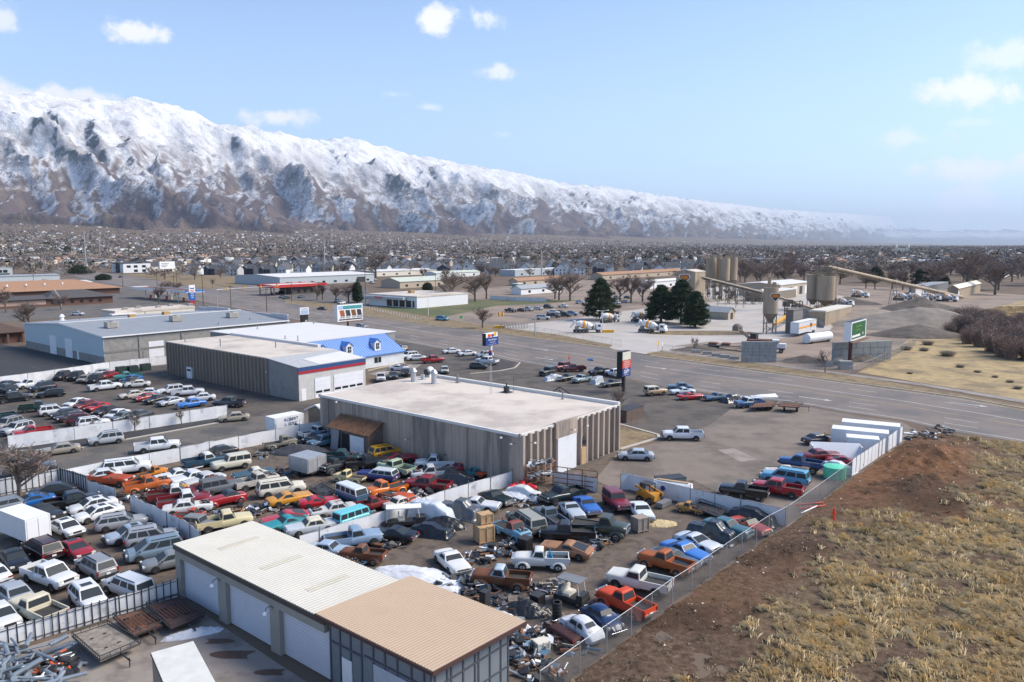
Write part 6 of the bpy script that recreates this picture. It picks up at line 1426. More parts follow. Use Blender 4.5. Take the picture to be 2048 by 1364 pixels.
def face_b(b, x0, x1, za, zb_):
 w_ = x1-x0; h = zb_-za; y = -1.0; b.box('poster', x0+w_*.05, x1-w_*.05, y-.02, y, za+h*.08, zb_-h*.06, mat('sign_green', '#1d5a31', .5, var=.15, scale=1)); yt = mat('sign_lime', '#8fb53c', .5)
 text('Mark of Excellence', h*.14, x0+w_*.5, y-.04, za+h*.72, yt, b.o); text('Open House', h*.13, x0+w_*.45, y-.04, za+h*.52, yt, b.o)
 b.box('banner', x0+w_*.06, x0+w_*.6, y-.04, y-.02, za+h*.16, za+h*.28, whs_); text('Nb', h*.22, x0+w_*.78, y-.04, za+h*.26, whs_, b.o)
billboard(1699, 730, 1689, 1719, 642, 679, 'green billboard on an oxide red post before the concrete blocks', face_b, pw=.42)
def face_c(b, x0, x1, za, zb_):
 y = -1.0; h = zb_-za
 for i in range(3): b.box('line_of_text', x0+(x1-x0)*.1, x0+(x1-x0)*(.6-.08*i), y-.02, y, za+h*(.68-.2*i), za+h*(.76-.2*i), greym)
billboard(330, 559, 320, 350, 523, 538, 'distant plain white billboard beside the barn shaped shop', face_c)
b = signroot('tenant_sign', 609, 655, 'black and white two post tenant sign at the road edge behind the white roof'); za, zb_, zc = hgt(b.g, 648), hgt(b.g, 629), hgt(b.g, 615)
for x in (-1.3, 1.3): b.box('post', x-.15, x+.15, -.15, .15, 0, zb_, blackp)
b.box('lower_panel', -1.2, 1.2, -.25, .25, za, zb_, blackp); b.box('small_panel', .1, 1.0, -.3, -.25, za+.7, za+1.3, concw); b.box('upper_panel', -1.7, 1.7, -.3, .3, zb_, zc, whs_); text('AUTOMOTIVE', .38, 0, -.33, zc-.45, blackp, b.o); b.box('banner', -1.4, 1.4, -.33, -.3, zb_+.2, zc-.8, mat('sign_pale_blue', '#9fb9d6', .5))
b = signroot('fuel_price_sign', 385, 610, 'fuel price sign with blue and red chevron emblem above a blue panel'); za, z1, z2, zc = hgt(b.g, 607), hgt(b.g, 601), hgt(b.g, 584.5), hgt(b.g, 570); wd = 2.8
b.box('post', -.3, .3, -.3, .3, 0, za+.2, redp); b.box('lower_panel', -wd/2, wd/2, -.3, .3, za, z1, mat('dark_red_panel', '#9c2c2c', .5)); b.box('price_panel', -wd/2, wd/2, -.3, .3, z1, z2, mat('price_blue', '#1d5ba6', .45)); b.box('top_panel', -wd/2, wd/2, -.3, .3, z2, zc, whs_)
for i, s in enumerate(('3359', '3799', '399')): text(s, .85, 0, -.33, z2-.6-.85*i, whs_, b.o)
hh = zc-z2
for (o_, m_) in ((.55, bluep), (.22, redp)):
 k = MB(); q = z2+hh*o_; k.add([(-1.0, -.32, q+.35), (0, -.32, q), (1.0, -.32, q+.35), (1.0, -.32, q-.15), (0, -.32, q-.5), (-1.0, -.32, q-.15)], [(0, 5, 4, 1), (1, 4, 3, 2)]); b.part('chevron', k, m_)
def small_sign(px, py, h, kind, label):
 b = signroot('road_sign', px, py, label, 'road sign'); k = MB(); k.tube((0, 0, 0), (0, 0, h), .05, n=6); b.part('post', k, galv if kind != 'stop' else redp)
 k = MB()
 if kind == 'stop': k.tube((0, -.06, h-.3), (0, -.03, h-.3), .42, n=8); m_ = mat('stop_red', '#b8232a', .4)
 elif kind == 'blue': k.box((0, -.05, h-.2), (1.6, .05, .28)); k.box((.1, .02, h-.45), (.05, 1.5, .28)); m_ = mat('street_blue', '#2a66a8', .4)
 elif kind == 'ped': k.add([(0, -.06, h), (.5, -.06, h-.5), (0, -.06, h-1), (-.5, -.06, h-.5)], [(0, 3, 2, 1)]); k.box((0, -.05, h-1.3), (.5, .04, .4)); m_ = yel
 elif kind == 'green': k.box((0, -.05, h-.4), (1.3, .05, .8)); m_ = mat('sign_green_small', '#1f7a4a', .4)
 else: k.box((0, -.05, h-.4), (.6, .05, .8)); m_ = whs_
 b.part('sign_plate', k, m_)
 if kind == 'stop': text('STOP', .24, 0, -.07, h-.3, whs_, b.o)
 return b
small_sign(1138, 738, 2.9, 'stop', 'red octagonal stop sign at the front lot driveway'); small_sign(1180, 744, 3.0, 'blue', 'blue street name sign beside the driveway'); small_sign(1316, 703, 2.8, 'ped', 'yellow diamond crossing sign at the plant entrance'); small_sign(922, 651, 3.2, 'green', 'small green sign at the far verge'); small_sign(1324, 704, 2.4, 'white', 'small notice board beside the yellow diamond sign')
sigy = mat('signal_yellow', '#d9960f', .5)
def mast(px, py, top, arm_px, heads, label, arm_dir):
 b = signroot('traffic_signal', px, py, label, 'traffic signal'); h = hgt(b.g, top); k = MB(); k.tube((0, 0, 0), (0, 0, h), .2, .14, n=10); b.part('pole', k, galv)
 L_ = ext(Vector((b.g.x, b.g.y, h)), b.dx if arm_dir == 'B' else b.dy, arm_px); v = Vector((L_, 0, 0)) if arm_dir == 'B' else Vector((0, L_, 0))
 k = MB(); k.tube((0, 0, h-.3), v+Vector((0, 0, h+.2)), .13, .06, n=8); b.part('mast_arm', k, galv)
 for f in heads:
  p = v*f+Vector((0, 0, h-.25+.5*f)); k = MB(); k.box(p+Vector((0, 0, .1)), (.5, .5, 1.2), 0);
  for i in range(3): k.tube(p+Vector((.26, 0, .5-.4*i)), p+Vector((.4, 0, .5-.4*i)), .13, n=8, mi=1)
  b.part('signal_head', k, [sigy, blackp])
 return b
b = mast(1070, 671, 636, 997, [.98, .88], 'signal mast with long arm and yellow heads at the plant entrance', 'A');
mast(435, 614, 578, 560, [.15, .42, .68, .95], 'signal mast with yellow heads at the station crossroads', 'B')
creos = mat('pole_wood', (.085, .06, .045), .9, var=.2, scale=2)
def upole(px, py, top, label='brown wooden utility pole beside the road', cross=True):
 g = W(px, py); o = empty('utility_pole', (g.x, g.y, 0), RZ, label, 'utility pole', 'utility poles along the road'); h = hgt(g, top); k = MB(); k.tube((0, 0, 0), (0, 0, h), .17, .11, n=8); k.build('pole', creos, o)
 if cross: k = MB(); k.box((0, 0, h-.7), (2.4, .12, .14)); [k.tube((x, 0, h-.6), (x, 0, h-.4), .05, n=5) for x in (-1, -.4, .4, 1)]; k.build('crossarm', creos, o)
PL = [(406.8,612,548,'brown wooden pole standing right of the blue price sign'),(462,614,570,'brown wooden pole left of the signal mast arm'),(533.8,623,576,'brown wooden pole at the right end of the grey warehouse roof'),(315.6,593,541,'brown wooden pole behind the fuel canopy'),(349,593,550,'brown wooden pole, left of a close pair by the shrubs'),(355,590,547,'brown wooden pole, right of a close pair by the shrubs'),(328,560,542,'short wooden pole under the distant billboard'),(246,575,545,'wooden pole near the brown roof end'),(731,587,538,'wooden pole by the grey warehouse doors'),(821,565,536,'wooden pole behind the beige strip building'),(871,580,547,'wooden pole by the mint roofed shop'),(1177,561,530,'wooden pole before the far townhouses'),(583.6,602,563,'thin pole beside the red canopy'),(1306,640,560,'tall wooden pole beside the round pines'),(1393,520,480,'thin distant pole left of the silos'),(69,585,547,'wooden pole rising over the brown roof at left')]
for px, py, top, lab in PL: upole(px, py, top, lab, cross=(py > 560))
def wire_run(pts, label):
 o = empty('power_line', (0, 0, 0), 0, label, 'power line', 'overhead wires'); k = MB()
 for (x0, y0, t0), (x1, y1, t1) in zip(pts, pts[1:]):
  for e in (-1, 0, 1):
   a = W(x0, y0); a.z = hgt(a, t0)-.5; c = W(x1, y1); c.z = hgt(c, t1)-.5; a += B*e; c += B*e; q = [a.lerp(c, i/8)-Vector((0, 0, 1.6*(1-(2*i/8-1)**2))) for i in range(9)]; k.path(q, .025, n=3)
 k.build('wires', blackp, o)
wire_run([(406.8,612,548),(462,614,570),(533.8,623,576)], 'three sagging wires strung between the poles by the grey warehouse')
wire_run([(315.6,593,541),(349,593,550),(406.8,612,548)], 'three sagging wires strung past the blue price sign')
wire_run([(731,587,538),(821,565,536),(871,580,547)], 'three sagging wires behind the white clinic')
def lamp_post(px, py, top, label, double=True):
 g = W(px, py); o = empty('street_lamp', (g.x, g.y, 0), RZ, label, 'street lamp'); h = hgt(g, top); k = MB(); k.tube((0, 0, 0), (0, 0, h), .11, .07, n=8);
 for s in ((-1, 1) if double else (1,)): k.tube((0, 0, h-.2), (s*1.6, -s*.6, h), .05, n=6)
 k.build('pole', whp, o)
 for s in ((-1, 1) if double else (1,)): k = MB(); k.box((s*1.9, -s*.7, h), (.8, .35, .16)); k.build('lamp_head', whp, o)
lamp_post(1205, 657, 621, 'white double armed lamp post beside the mixer trucks'); lamp_post(856.6, 631, 586, 'dark slim lamp post on the green lawn', False); lamp_post(1843, 598, 564, 'white double armed lamp post at the end of the long conveyor'); lamp_post(1420, 612, 560, 'thin lamp post between tower and silos', False)
def tall_mast(px, py, top, label, lattice=False):
 g = W(px, py); o = empty('radio_mast', (g.x, g.y, 0), 0, label, 'mast'); h = hgt(g, top); k = MB(); k.tube((0, 0, 0), (0, 0, h), .7, .35, n=8); k.build('pole', galv, o)
 if lattice: k = MB(); [k.box((math.cos(t)*1.6, math.sin(t)*1.6, h-2-i*4), (.5, .5, 2.4)) for i in range(2) for t in [j*1.05 for j in range(6)]]; k.build('antenna_panels', whp, o)
tall_mast(173, 539, 461, 'very tall thin grey mast over the distant shops'); tall_mast(201, 520, 474, 'tall white cell tower with antenna panels', True); tall_mast(650, 545, 482, 'thin white mast above the townhouse roofs, left of centre'); tall_mast(1083, 552, 500, 'thin white mast above the townhouses, right of centre')
# ---------------- concrete plant ----------------
CROPS.update(p=(1300,480,4.096), r=(1600,480,4.263))
def Cp(x, y): return C('p', x, y)
tan = mat('plant_tan', (.36, .28, .195), .7, var=.08, scale=.4, streak=True, stain=(.25, .205, .155), stain_amt=.4, stain_scale=.3); tan2 = mat('plant_tan_dark', (.20, .165, .125), .75, var=.15)
steel = mat('plant_steel', (.15, .13, .11), .7, var=.2)
def seg(d, z, px):    # point at forward distance ~ d in image column px, height z
 k = (px-1024)/FPX; dep = d*CP-(z-CZ)*SP; return Vector((k*dep, d, z))
b = simple('batch_tower', 1389, 607, 1351, 1409, 14.3, tan, mat('tower_roof', (.60, .52, .44), .7), 'tall sand coloured tower with a shield emblem behind the pines', 'gableB', rise=.9, over=.15)
k = MB(); cy, cz = b.la*.55, 11.3; q = [(-1.35, 1.15), (1.35, 1.15), (1.75, .35), (0, -1.5), (-1.75, .35)]
def shield(s, x): return [(x, cy+p[0]*s, cz+p[1]*s) for p in q]
k = MB(); k.add(shield(1.75, -.06), [(4, 3, 2, 1, 0)][::-1]); b.part('emblem_border', k, whs_); k = MB(); k.add(shield(1.5, -.09), [(0, 1, 2, 3, 4)]); b.part('emblem', k, mat('emblem_navy', '#2a2436', .5));
k = MB(); k.add([(-.11, cy+p[0]*1.5, cz+p[1]*1.5) for p in ((-1.2, .95), (1.2, .95), (1.45, .35), (.9, -.25), (-.9, -.25), (-1.45, .35))], [(0, 1, 2, 3, 4, 5)]); b.part('emblem_band', k, mat('emblem_orange', '#b5551f', .5))
for s, z in (('GENEVA', 12.1), ('ROCK', 11.2)): text(s, 1.15, -.14, cy, z, yel, b.o, rz=-math.pi/2)
def silo(name, pts, label, legs_z, cone, capz, m=tan, cage=True):
 "pts: list of (px, D, r, ztop)"
 x0 = seg(pts[0][1], 0, pts[0][0]); o = empty(name, (x0.x, x0.y, 0), 0, label, 'silo')
 for (px, D, r, zt) in pts:
  c = seg(D, 0, px)-x0; z1 = legs_z
  k = MB(); k.tube((c.x, c.y, z1), (c.x, c.y, zt), r, n=26);
  for i in range(1, 6): z = z1+(zt-z1)*i/6; k.tube((c.x, c.y, z), (c.x, c.y, z+.08), r+.03, n=26)
  k.build('silo_body', m, o)
  if cone: k = MB(); k.tube((c.x, c.y, z1-cone), (c.x, c.y, z1), .4, r, n=20); k.build('hopper_cone', tan2, o)
  for i in range(4): a = math.pi/4+i*math.pi/2; k = MB(); k.tube((c.x+math.cos(a)*r*.92, c.y+math.sin(a)*r*.92, 0), (c.x+math.cos(a)*r*.92, c.y+math.sin(a)*r*.92, z1+.4), .16, n=6); k.build('leg', tan2, o)
  k = MB(); k.tube((c.x, c.y, zt), (c.x, c.y, zt+1.1), .5, n=8); k.box((c.x+r*.4, c.y, zt+.8), (.9, .9, 1.6)); k.build('top_filter', tan, o)
  if cage:
   k = MB(); n = 14
   for i in range(n):
    a = 2*math.pi*i/n; a2 = 2*math.pi*(i+1)/n; p = Vector((c.x+math.cos(a)*r, c.y+math.sin(a)*r, zt)); p2 = Vector((c.x+math.cos(a2)*r, c.y+math.sin(a2)*r, zt)); k.tube(p, p+Vector((0, 0, 1.1)), .04, n=4)
    for z in (.55, 1.1): k.tube(p+Vector((0, 0, z)), p2+Vector((0, 0, z)), .035, n=4)
   k.build('handrail', tan, o)
 return o
silo('cement_silos', [(1420, 378, 2.5, 20.2), (1447, 374, 2.5, 20.0), (1463, 380, 2.3, 20.6), (1434, 384, 2.0, 20.2)], 'cluster of tall sand coloured silos behind the sloping conveyor', 9.4, 1.5, 0)
o = silo('emblem_silo', [(1538.8, 231, 2.2, 14.0)], 'single sand coloured silo with shield emblem standing on tall legs', 6.2, 3.0, 0)
k = MB(); k.tube((-.6, 0, 14.0), (-.6, 0, 17.0), .55, n=10); k.box((-.6, 0, 17.1), (1.3, 1.3, .3)); k.build('vent_stack', tan, o)
def em(s, m_, yy, pts=None):
 k = MB(); k.add([(p[0]*s+.55, yy, 11.3+p[1]*s) for p in (pts or [(-1.35, 1.15), (1.35, 1.15), (1.75, .35), (0, -1.5), (-1.75, .35)])], [tuple(range(len(pts) if pts else 5))[::-1]]); return k.build('emblem', m_, o)
em(.98, whs_, -2.38); em(.86, MATS['emblem_navy'], -2.42); em(.86, MATS['emblem_orange'], -2.45, [(-1.2, .95), (1.2, .95), (1.45, .35), (.9, -.25), (-.9, -.25), (-1.45, .35)])
text('GENEVA', .6, .55, -2.5, 11.75, yel, o); text('ROCK', .6, .55, -2.5, 11.25, yel, o)
for i in range(6):
 z = 6.2*(i % 3)/3
k = MB(); r = 2.0
for i in range(4):
 a = math.pi/4+i*math.pi/2; a2 = a+math.pi/2; p = Vector((math.cos(a)*r, math.sin(a)*r, 0)); p2 = Vector((math.cos(a2)*r, math.sin(a2)*r, 0))
 for z in (.5, 3.2): k.tube(p+Vector((0, 0, z)), p2+Vector((0, 0, z+2.6)), .07, n=5); k.tube(p+Vector((0, 0, z+2.6)), p2+Vector((0, 0, z+2.6)), .07, n=5)
k.build('bracing', tan2, o)
o = silo('twin_silos', [(1649, 312, 3.6, 14.0), (1624.7, 318, 2.6, 14.4), (1661, 322, 2.4, 14.3)], 'twin wide sand coloured silos at the head of the long conveyor', 4.4, 2.5, 0)
k = MB()
for x in (-4.5, -1.5, 1.5, 3.8):
 for y in (-1.5, 3): k.tube((x, y, 14.4), (x, y, 18.4), .1, n=5)
for z in (15.4, 17, 18.4):
 for y in (-1.5, 3): k.tube((-4.5, y, z), (3.8, y, z), .07, n=4)
 for x in (-4.5, 3.8): k.tube((x, -1.5, z), (x, 3, z), .07, n=4)
k.box((0, .8, 15.5), (7.5, 4, .2)); k.box((.8, .8, 16.7), (2.4, 2.4, 2.2)); k.box((-2.8, .8, 16.2), (1.6, 2, 1.4)); k.build('head_platform', tan2, o)
def conveyor(p, q, w_, h, label, name='conveyor', legs=(), tube_=False, m=tan):
 o = empty(name, p, 0, label, 'conveyor'); d = q-p; L_ = d.length; u = d.normalized(); s = Vector((-u.y, u.x, 0)).normalized(); n = u.cross(s)*-1
 k = MB()
 if tube_: k.tube((0, 0, 0), d, w_/2, n=12); k.build('gallery', m, o); k = MB(); k.tube(Vector((0, 0, -h)), d*.97+Vector((0, 0, -.2)), .12, n=5)
 else:
  for sx in (-1, 1):
   a = s*sx*w_/2; k.add([a-n*0, a+d, a+d+n*.35, a+n*.35], [(0, 1, 2, 3)]); k.tube(a+n*h, a+d+n*h, .07, n=4); k.tube(a, a+d, .10, n=4)
  k.slab([s*w_/2+n*h*.5, -s*w_/2+n*h*.5, -s*w_/2+n*h*.5+d, s*w_/2+n*h*.5+d], .12)
  k.slab([s*w_/2-n*.2, -s*w_/2-n*.2, -s*w_/2-n*.2+d, s*w_/2-n*.2+d], -.55)
  k.build('gallery', m, o); k = MB(); c = int(L_/1.6)
 c = int(L_/1.8)
 for i in range(c):
  a = d*(i/c); a2 = d*((i+1)/c)
  for sx in (-1, 1):
   if tube_: k.tube(a-n*(-h)+s*sx*.3, a2+s*sx*.3, .05, n=3)
   else: k.tube(a+s*sx*w_/2, a2+s*sx*w_/2+n*h, .05, n=3)
 k.build('truss', tan2 if not tube_ else m, o)
 for t in legs:
  a = d*t; z = (p+a).z; k = MB()
  for sx in (-1, 1): k.tube(a+s*sx*w_/2, a+s*sx*(w_/2+z*.12)-Vector((0, 0, z)), .12, n=5); k.tube(a+s*sx*w_/2, a-s*sx*(w_/2+z*.05)-Vector((0, 0, z*.95)), .06, n=4)
  k.build('leg', tan2, o)
 return o
conveyor(seg(352, 11.9, 1406), seg(310, 7.6, 1527), 2.0, 1.6, 'upper sloping belt conveyor running from the tower to the emblem silo', legs=(.35, .65))
conveyor(seg(300, 6.6, 1556), seg(282, 2.6, 1640), 1.4, .9, 'lower sloping belt conveyor between emblem silo and sand coloured bin', legs=(.4,))
conveyor(seg(315, 17.8, 1655), seg(374, 1.2, 1925), 1.5, 1.5, 'very long tubular conveyor sloping down to the right', legs=(.45, .75), tube_=True)
conveyor(seg(262, 4.2, 1588), seg(240, 2.0, 1548), 1.0, .6, 'short yellowish conveyor feeding the emblem silo', m=yel)
def frame(px, D, w_, d_, h, label, nx=4, extra=()):
 g = seg(D, 0, px); o = empty('steel_gantry', (g.x, g.y, 0), math.radians(-8), label, 'steel frame'); k = MB()
 for i in range(nx+1):
  x = -w_/2+w_*i/nx
  for y in (0, d_): k.tube((x, y, 0), (x, y, h), .2, n=5)
  for z in (h*.5, h): k.tube((x, 0, z), (x, d_, z), .14, n=4)
  if i < nx:
   for y in (0, d_): k.tube((x, y, 0), (x+w_/nx, y, h*.5), .11, n=4); k.tube((x+w_/nx, y, h*.5), (x, y, h), .11, n=4)
   for z in (h*.5, h): k.tube((x, 0, z), (x+w_/nx, 0, z), .16, n=4)
 k.build('girders', tan2, o); rn = random.Random(px)
 for i in range(12): s = rn.uniform(.8, 2.2); k = MB(); k.box((rn.uniform(-w_/2, w_/2), rn.uniform(.3, d_), rn.uniform(1, h)), (s, s*.9, s*.8)); k.build('machine_housing', steel, o)
 return o
frame(1437, 366, 15, 7, 9.4, 'dark steelwork and machinery under the tall silos', 5); frame(1490, 345, 14, 5, 6.5, 'steelwork and hoppers below the upper conveyor', 4); frame(1588, 262, 5, 4, 7.5, 'steel transfer tower beside the emblem silo', 2)
b = simple('bunker', 1585, 668, 1570, 1604, 7.0, mat('bunker_grey', (.17, .16, .15), .9, var=.2), steel, 'dark grey concrete bunker under the transfer tower', 'flat', parapet=.3)
b = simple('aggregate_bin', 1650, 652, 1636, 1702, 4.6, tan, cream, 'sand coloured bin with a cream top behind the striped trailer', 'flat', parapet=.5, la=5)
k = MB(); g = W(1600, 640); o = empty('ramp_wall', (g.x, g.y, 0), 0, 'pale retaining wall sloping down beside the sand coloured bin', 'wall'); q = W(1648, 656)-g; k.add([(0, 0, 0), (q.x, q.y, 0), (q.x, q.y, 1.6), (0, 0, 5.4), (0, .5, 0), (q.x, q.y+.5, 0), (q.x, q.y+.5, 1.6), (0, .5, 5.4)], [(0, 1, 2, 3), (5, 4, 7, 6), (3, 2, 6, 7), (0, 3, 7, 4), (1, 5, 6, 2)]); k.build('wall', concw, o)
b = simple('plant_office', 1456, 640, 1407, 1470, 2.9, beige, grey_roof, 'small tan office with a grey gabled roof below the conveyor', 'gableA', rise=1.6, over=.4); wins(b, 'A', [b.la*(.2+.16*i) for i in range(5)], .9, 2.2, 1.3, mat('pale_window', (.35, .38, .30)))
b.fb('doorway', b.lb*.35, b.lb*.65, .05, 2.4, dkm, th=.1)
b = simple('workshop_hall', 1560, 594, 1468, 1620, 6.0, beige, white_roof2, 'long tan hall with pale roof and truck doors behind the silos', 'gableB', rise=1.0, la=22)
for i in range(5): sectional(b, 'roller_door', 'B', b.lb*(.08+.18*i), b.lb*(.08+.18*i)+b.lb*.10, .05, 4.4, rows=4, m=dkm if i % 2 else wht)
b = simple('awning_shed', 1530, 604, 1508, 1592, 4.2, tan2, white_roof2, 'low shed with a broad white roof and dark fascia beside the silos', 'flat', parapet=.5, la=10)
b = simple('storage_barn', 1915, 598, 1894, 1960, 5.2, tan, cream, 'tan barn with a cream roof and white door at the end of the yard', 'gableB', rise=1.4); sectional(b, 'roller_door', 'B', .6, 3.6, .05, 3.6, rows=4)
b = simple('storage_barn', 1830, 594, 1822, 1848, 5.0, beige, brick, 'small tan garage at the foot of the long conveyor', 'flat', parapet=.4); sectional(b, 'roller_door', 'B', .5, b.lb*.7, .05, 3.6, rows=4)
b = simple('low_store', 1850, 589, 1848, 1896, 4.2, greym, grey_roof, 'long low grey store behind the barns', 'flat', la=8)
b = simple('white_shed', 1995, 560, 1985, 2060, 4.5, whwall, grey_roof, 'distant white roofed shed at the right edge among bare trees', 'gableB', rise=1.0)
orange_p = mat('stripe_orange', '#e39a2c', .5, var=.04)
def box_trailer(name, px, py, pr, h, label, wheels=True, m=whp, deckz=.9, wdt=2.5, cat='trailer', rz=RZ, L_=None):
 g = W(px, py); b = Bld(name, Vector((g.x, g.y, 0)), label, cat, rz=rz); L_ = L_ or b.ub(pr); b.lb = L_
 b.box('box_body', 0, L_, 0, wdt, deckz, h, m); k = MB()
 for i in range(int(L_/.6)): k.box((.3+i*.6, -.015, (deckz+h)/2), (.04, .03, h-deckz))
 for x in (0, L_): k.box((x, wdt/2, h-.05), (.12, wdt+.06, .12))
 for y in (0, wdt): k.box((L_/2, y, h-.04), (L_, .1, .1))
 b.part('edge_rails', k, galv)
 if wheels:
  for x in (L_-1.6, L_-2.7): add_wheels(b.o, (x,), wdt/2, .48, .25);
  for ch in b.o.children:
   if ch.name.startswith('wheel'): ch.location.y += wdt/2
  b.box('landing_leg', 1.6, 1.8, .4, .6, 0, deckz, dkm); b.box('chassis', .3, L_-.2, .8, wdt-.8, deckz-.25, deckz, dkm)
 return b
b = box_trailer('semi_trailer', 1597, 674, 1683, 4.2, 'long white semi trailer with an orange stripe behind the green billboard', L_=15.5); o = b.box('stripe', 0, b.lb, -.05, -.03, 2.3, 2.8, orange_p)
k = MB(); k.add([(b.lb*.68+p[0]*.55, -.08, 2.75+p[1]*.5) for p in []] if False else [(b.lb*.68+p[0]*.55, -.08, 2.75+p[1]*.5) for p in ((-1.35, 1.15), (1.35, 1.15), (1.75, .35), (0, -1.5), (-1.75, .35))], [(0, 4, 3, 2, 1)]); b.part('emblem', k, MATS['emblem_navy']); text('GENEVA', .3, b.lb*.68, -.1, 2.95, yel, b.o)
g = W(1612, 688); o = empty('storage_tank', (g.x, g.y, 0), RZ-.25, 'long white horizontal cylinder tank in front of the striped trailer', 'tank'); k = MB(); k.tube((0, 0, 1.5), (11, 0, 1.5), 1.3, n=20); k.build('shell', whp, o); k = MB(); [k.box((x, 0, .3), (.6, 2.2, .6)) for x in (1.5, 9.5)]; k.build('cradle', dkm, o)
bg = mat('cast_block', (.30, .305, .295), .9, var=.15, scale=1.3)
def block_stack(px, py, nx, nz, ny, s, label, rz=RZ, skew=0):
 g = W(px, py); o = empty('block_stack', (g.x, g.y, 0), rz, label, 'block stack'); sx, sy, sz = s
 base = MB().box((0, 0, 0), (sx*.96, sy*.96, sz*.95)).build('concrete_block', bg, o); n = 0; rn = random.Random(px)
 for i in range(nx):
  for k_ in range(nz):
   for j in range(ny):
    c = base if n == 0 else base.copy()
    if n: COL.objects.link(c)
    c.location = (sx*(i+.5)+rn.uniform(-.03, .03), sy*(j+.5), sz*(k_+.5)); n += 1
 return o
block_stack(1483, 724, 10, 6, 1, (.78, .8, .80), 'tall grey stack of small concrete blocks beside the dump truck', rz=math.radians(-6))
block_stack(1667, 724, 8, 3, 1, (1.95, .9, 1.5), 'long pale stack of large concrete blocks behind the green billboard', rz=math.radians(14))
for i, (x, y) in enumerate(((1393,706),(1414,709),(1433,713),(1450,716),(1468,719))):
 c = MB().box((0, 0, .4), (2.2, .8, .8)).build('concrete_block', bg); c.location = W(x, y); c.rotation_euler.z = math.radians(-10); tag(c, ORD[i]+' grey concrete block from the left in the row along the plant fence', 'block', 'loose blocks along the plant fence')
for i, (x, y, lab, sz, mm) in enumerate(((1656,733,'pale concrete block left of the oxide red post',(2,1,1),bg),(1690,738,'large grey block cage at the foot of the oxide red post',(2.8,1.4,1.8),bg),(1674,728,'tan boulder behind the billboard post',(3,1.6,1.3),beige))):
 k = MB(); k.box((0, 0, sz[2]/2), sz) if i < 2 else k.ell((0, 0, sz[2]/3), (sz[0]/2, sz[1]/2, sz[2]/1.5), 12, 7, noise=.1); c = k.build('concrete_block' if i < 2 else 'boulder', mm); c.location = W(x, y); tag(c, lab, 'block' if i < 2 else 'boulder')
def pile(px, py, rx, ry, h, m, label, seed, name='gravel_pile', rz=0, cat='pile', flat=1.0):
 g = W(px, py); n = 48; x = np.linspace(-1.15, 1.15, n); X, Y = np.meshgrid(x, x, indexing='ij'); R = np.sqrt(X**2+Y**2)+.16*fbm(X*1.7+seed, Y*1.7, 3)
 Z = h*np.clip(1-R, 0, 1)**flat+h*.07*fbm(X*7+seed, Y*7, 4)*(R < 1)-.06*h*(R >= 1)-.02
 V = np.stack([X*rx, Y*ry, Z], -1).reshape(-1, 3); i = np.arange(n-1)[:, None]*n+np.arange(n-1)[None, :]; F = np.stack([i, i+n, i+n+1, i+1], -1).reshape(-1, 4)
 o = npmesh(name, V, F, m, smooth=True); o.location = (g.x, g.y, 0); o.rotation_euler.z = rz; tag(o, label, cat); return o
gv = mat('gravel_grey', (.22, .19, .16), .95, var=.2, scale=.5, bump=.4, bscale=4); gv2 = mat('gravel_dark', (.11, .092, .078), .95, var=.25, scale=.6, bump=.4, bscale=4); gv3 = mat('gravel_tan', (.27, .225, .18), .95, var=.2, scale=.5, bump=.3, bscale=3)
pile(1840, 622, 17, 14, 6.0, gv2, 'dark grey conical gravel pile beside the shrub thicket', 1); pile(1838, 652, 30, 17, 6.6, gv, 'broad grey gravel pile at the right of the concrete plant', 2); pile(1836, 672, 15, 8, 3.6, gv2, 'low dark gravel mound in front of the broad pile', 3)
pile(1745, 640, 26, 16, 4.2, gv3, 'tan gravel heap behind the green billboard', 4); pile(1608, 724, 6, 3.2, 1.7, gv2, 'small black gravel pile beside the block stack', 5); pile(1728, 722, 5, 3, 1.6, gv2, 'small black pile behind the billboard post', 6); pile(1400, 700, 8, 3, 1.3, gv2, 'flat dark mound beside the loose blocks', 7); pile(1420, 692, 9, 3, 1.2, gv3, 'low tan mound behind the loose blocks', 8); pile(1700, 608, 14, 7, 3.2, gv2, 'dark heap behind the twin silos', 9); pile(1405, 603, 8, 6, 2.6, gv, 'grey heap at the foot of the tower', 10)
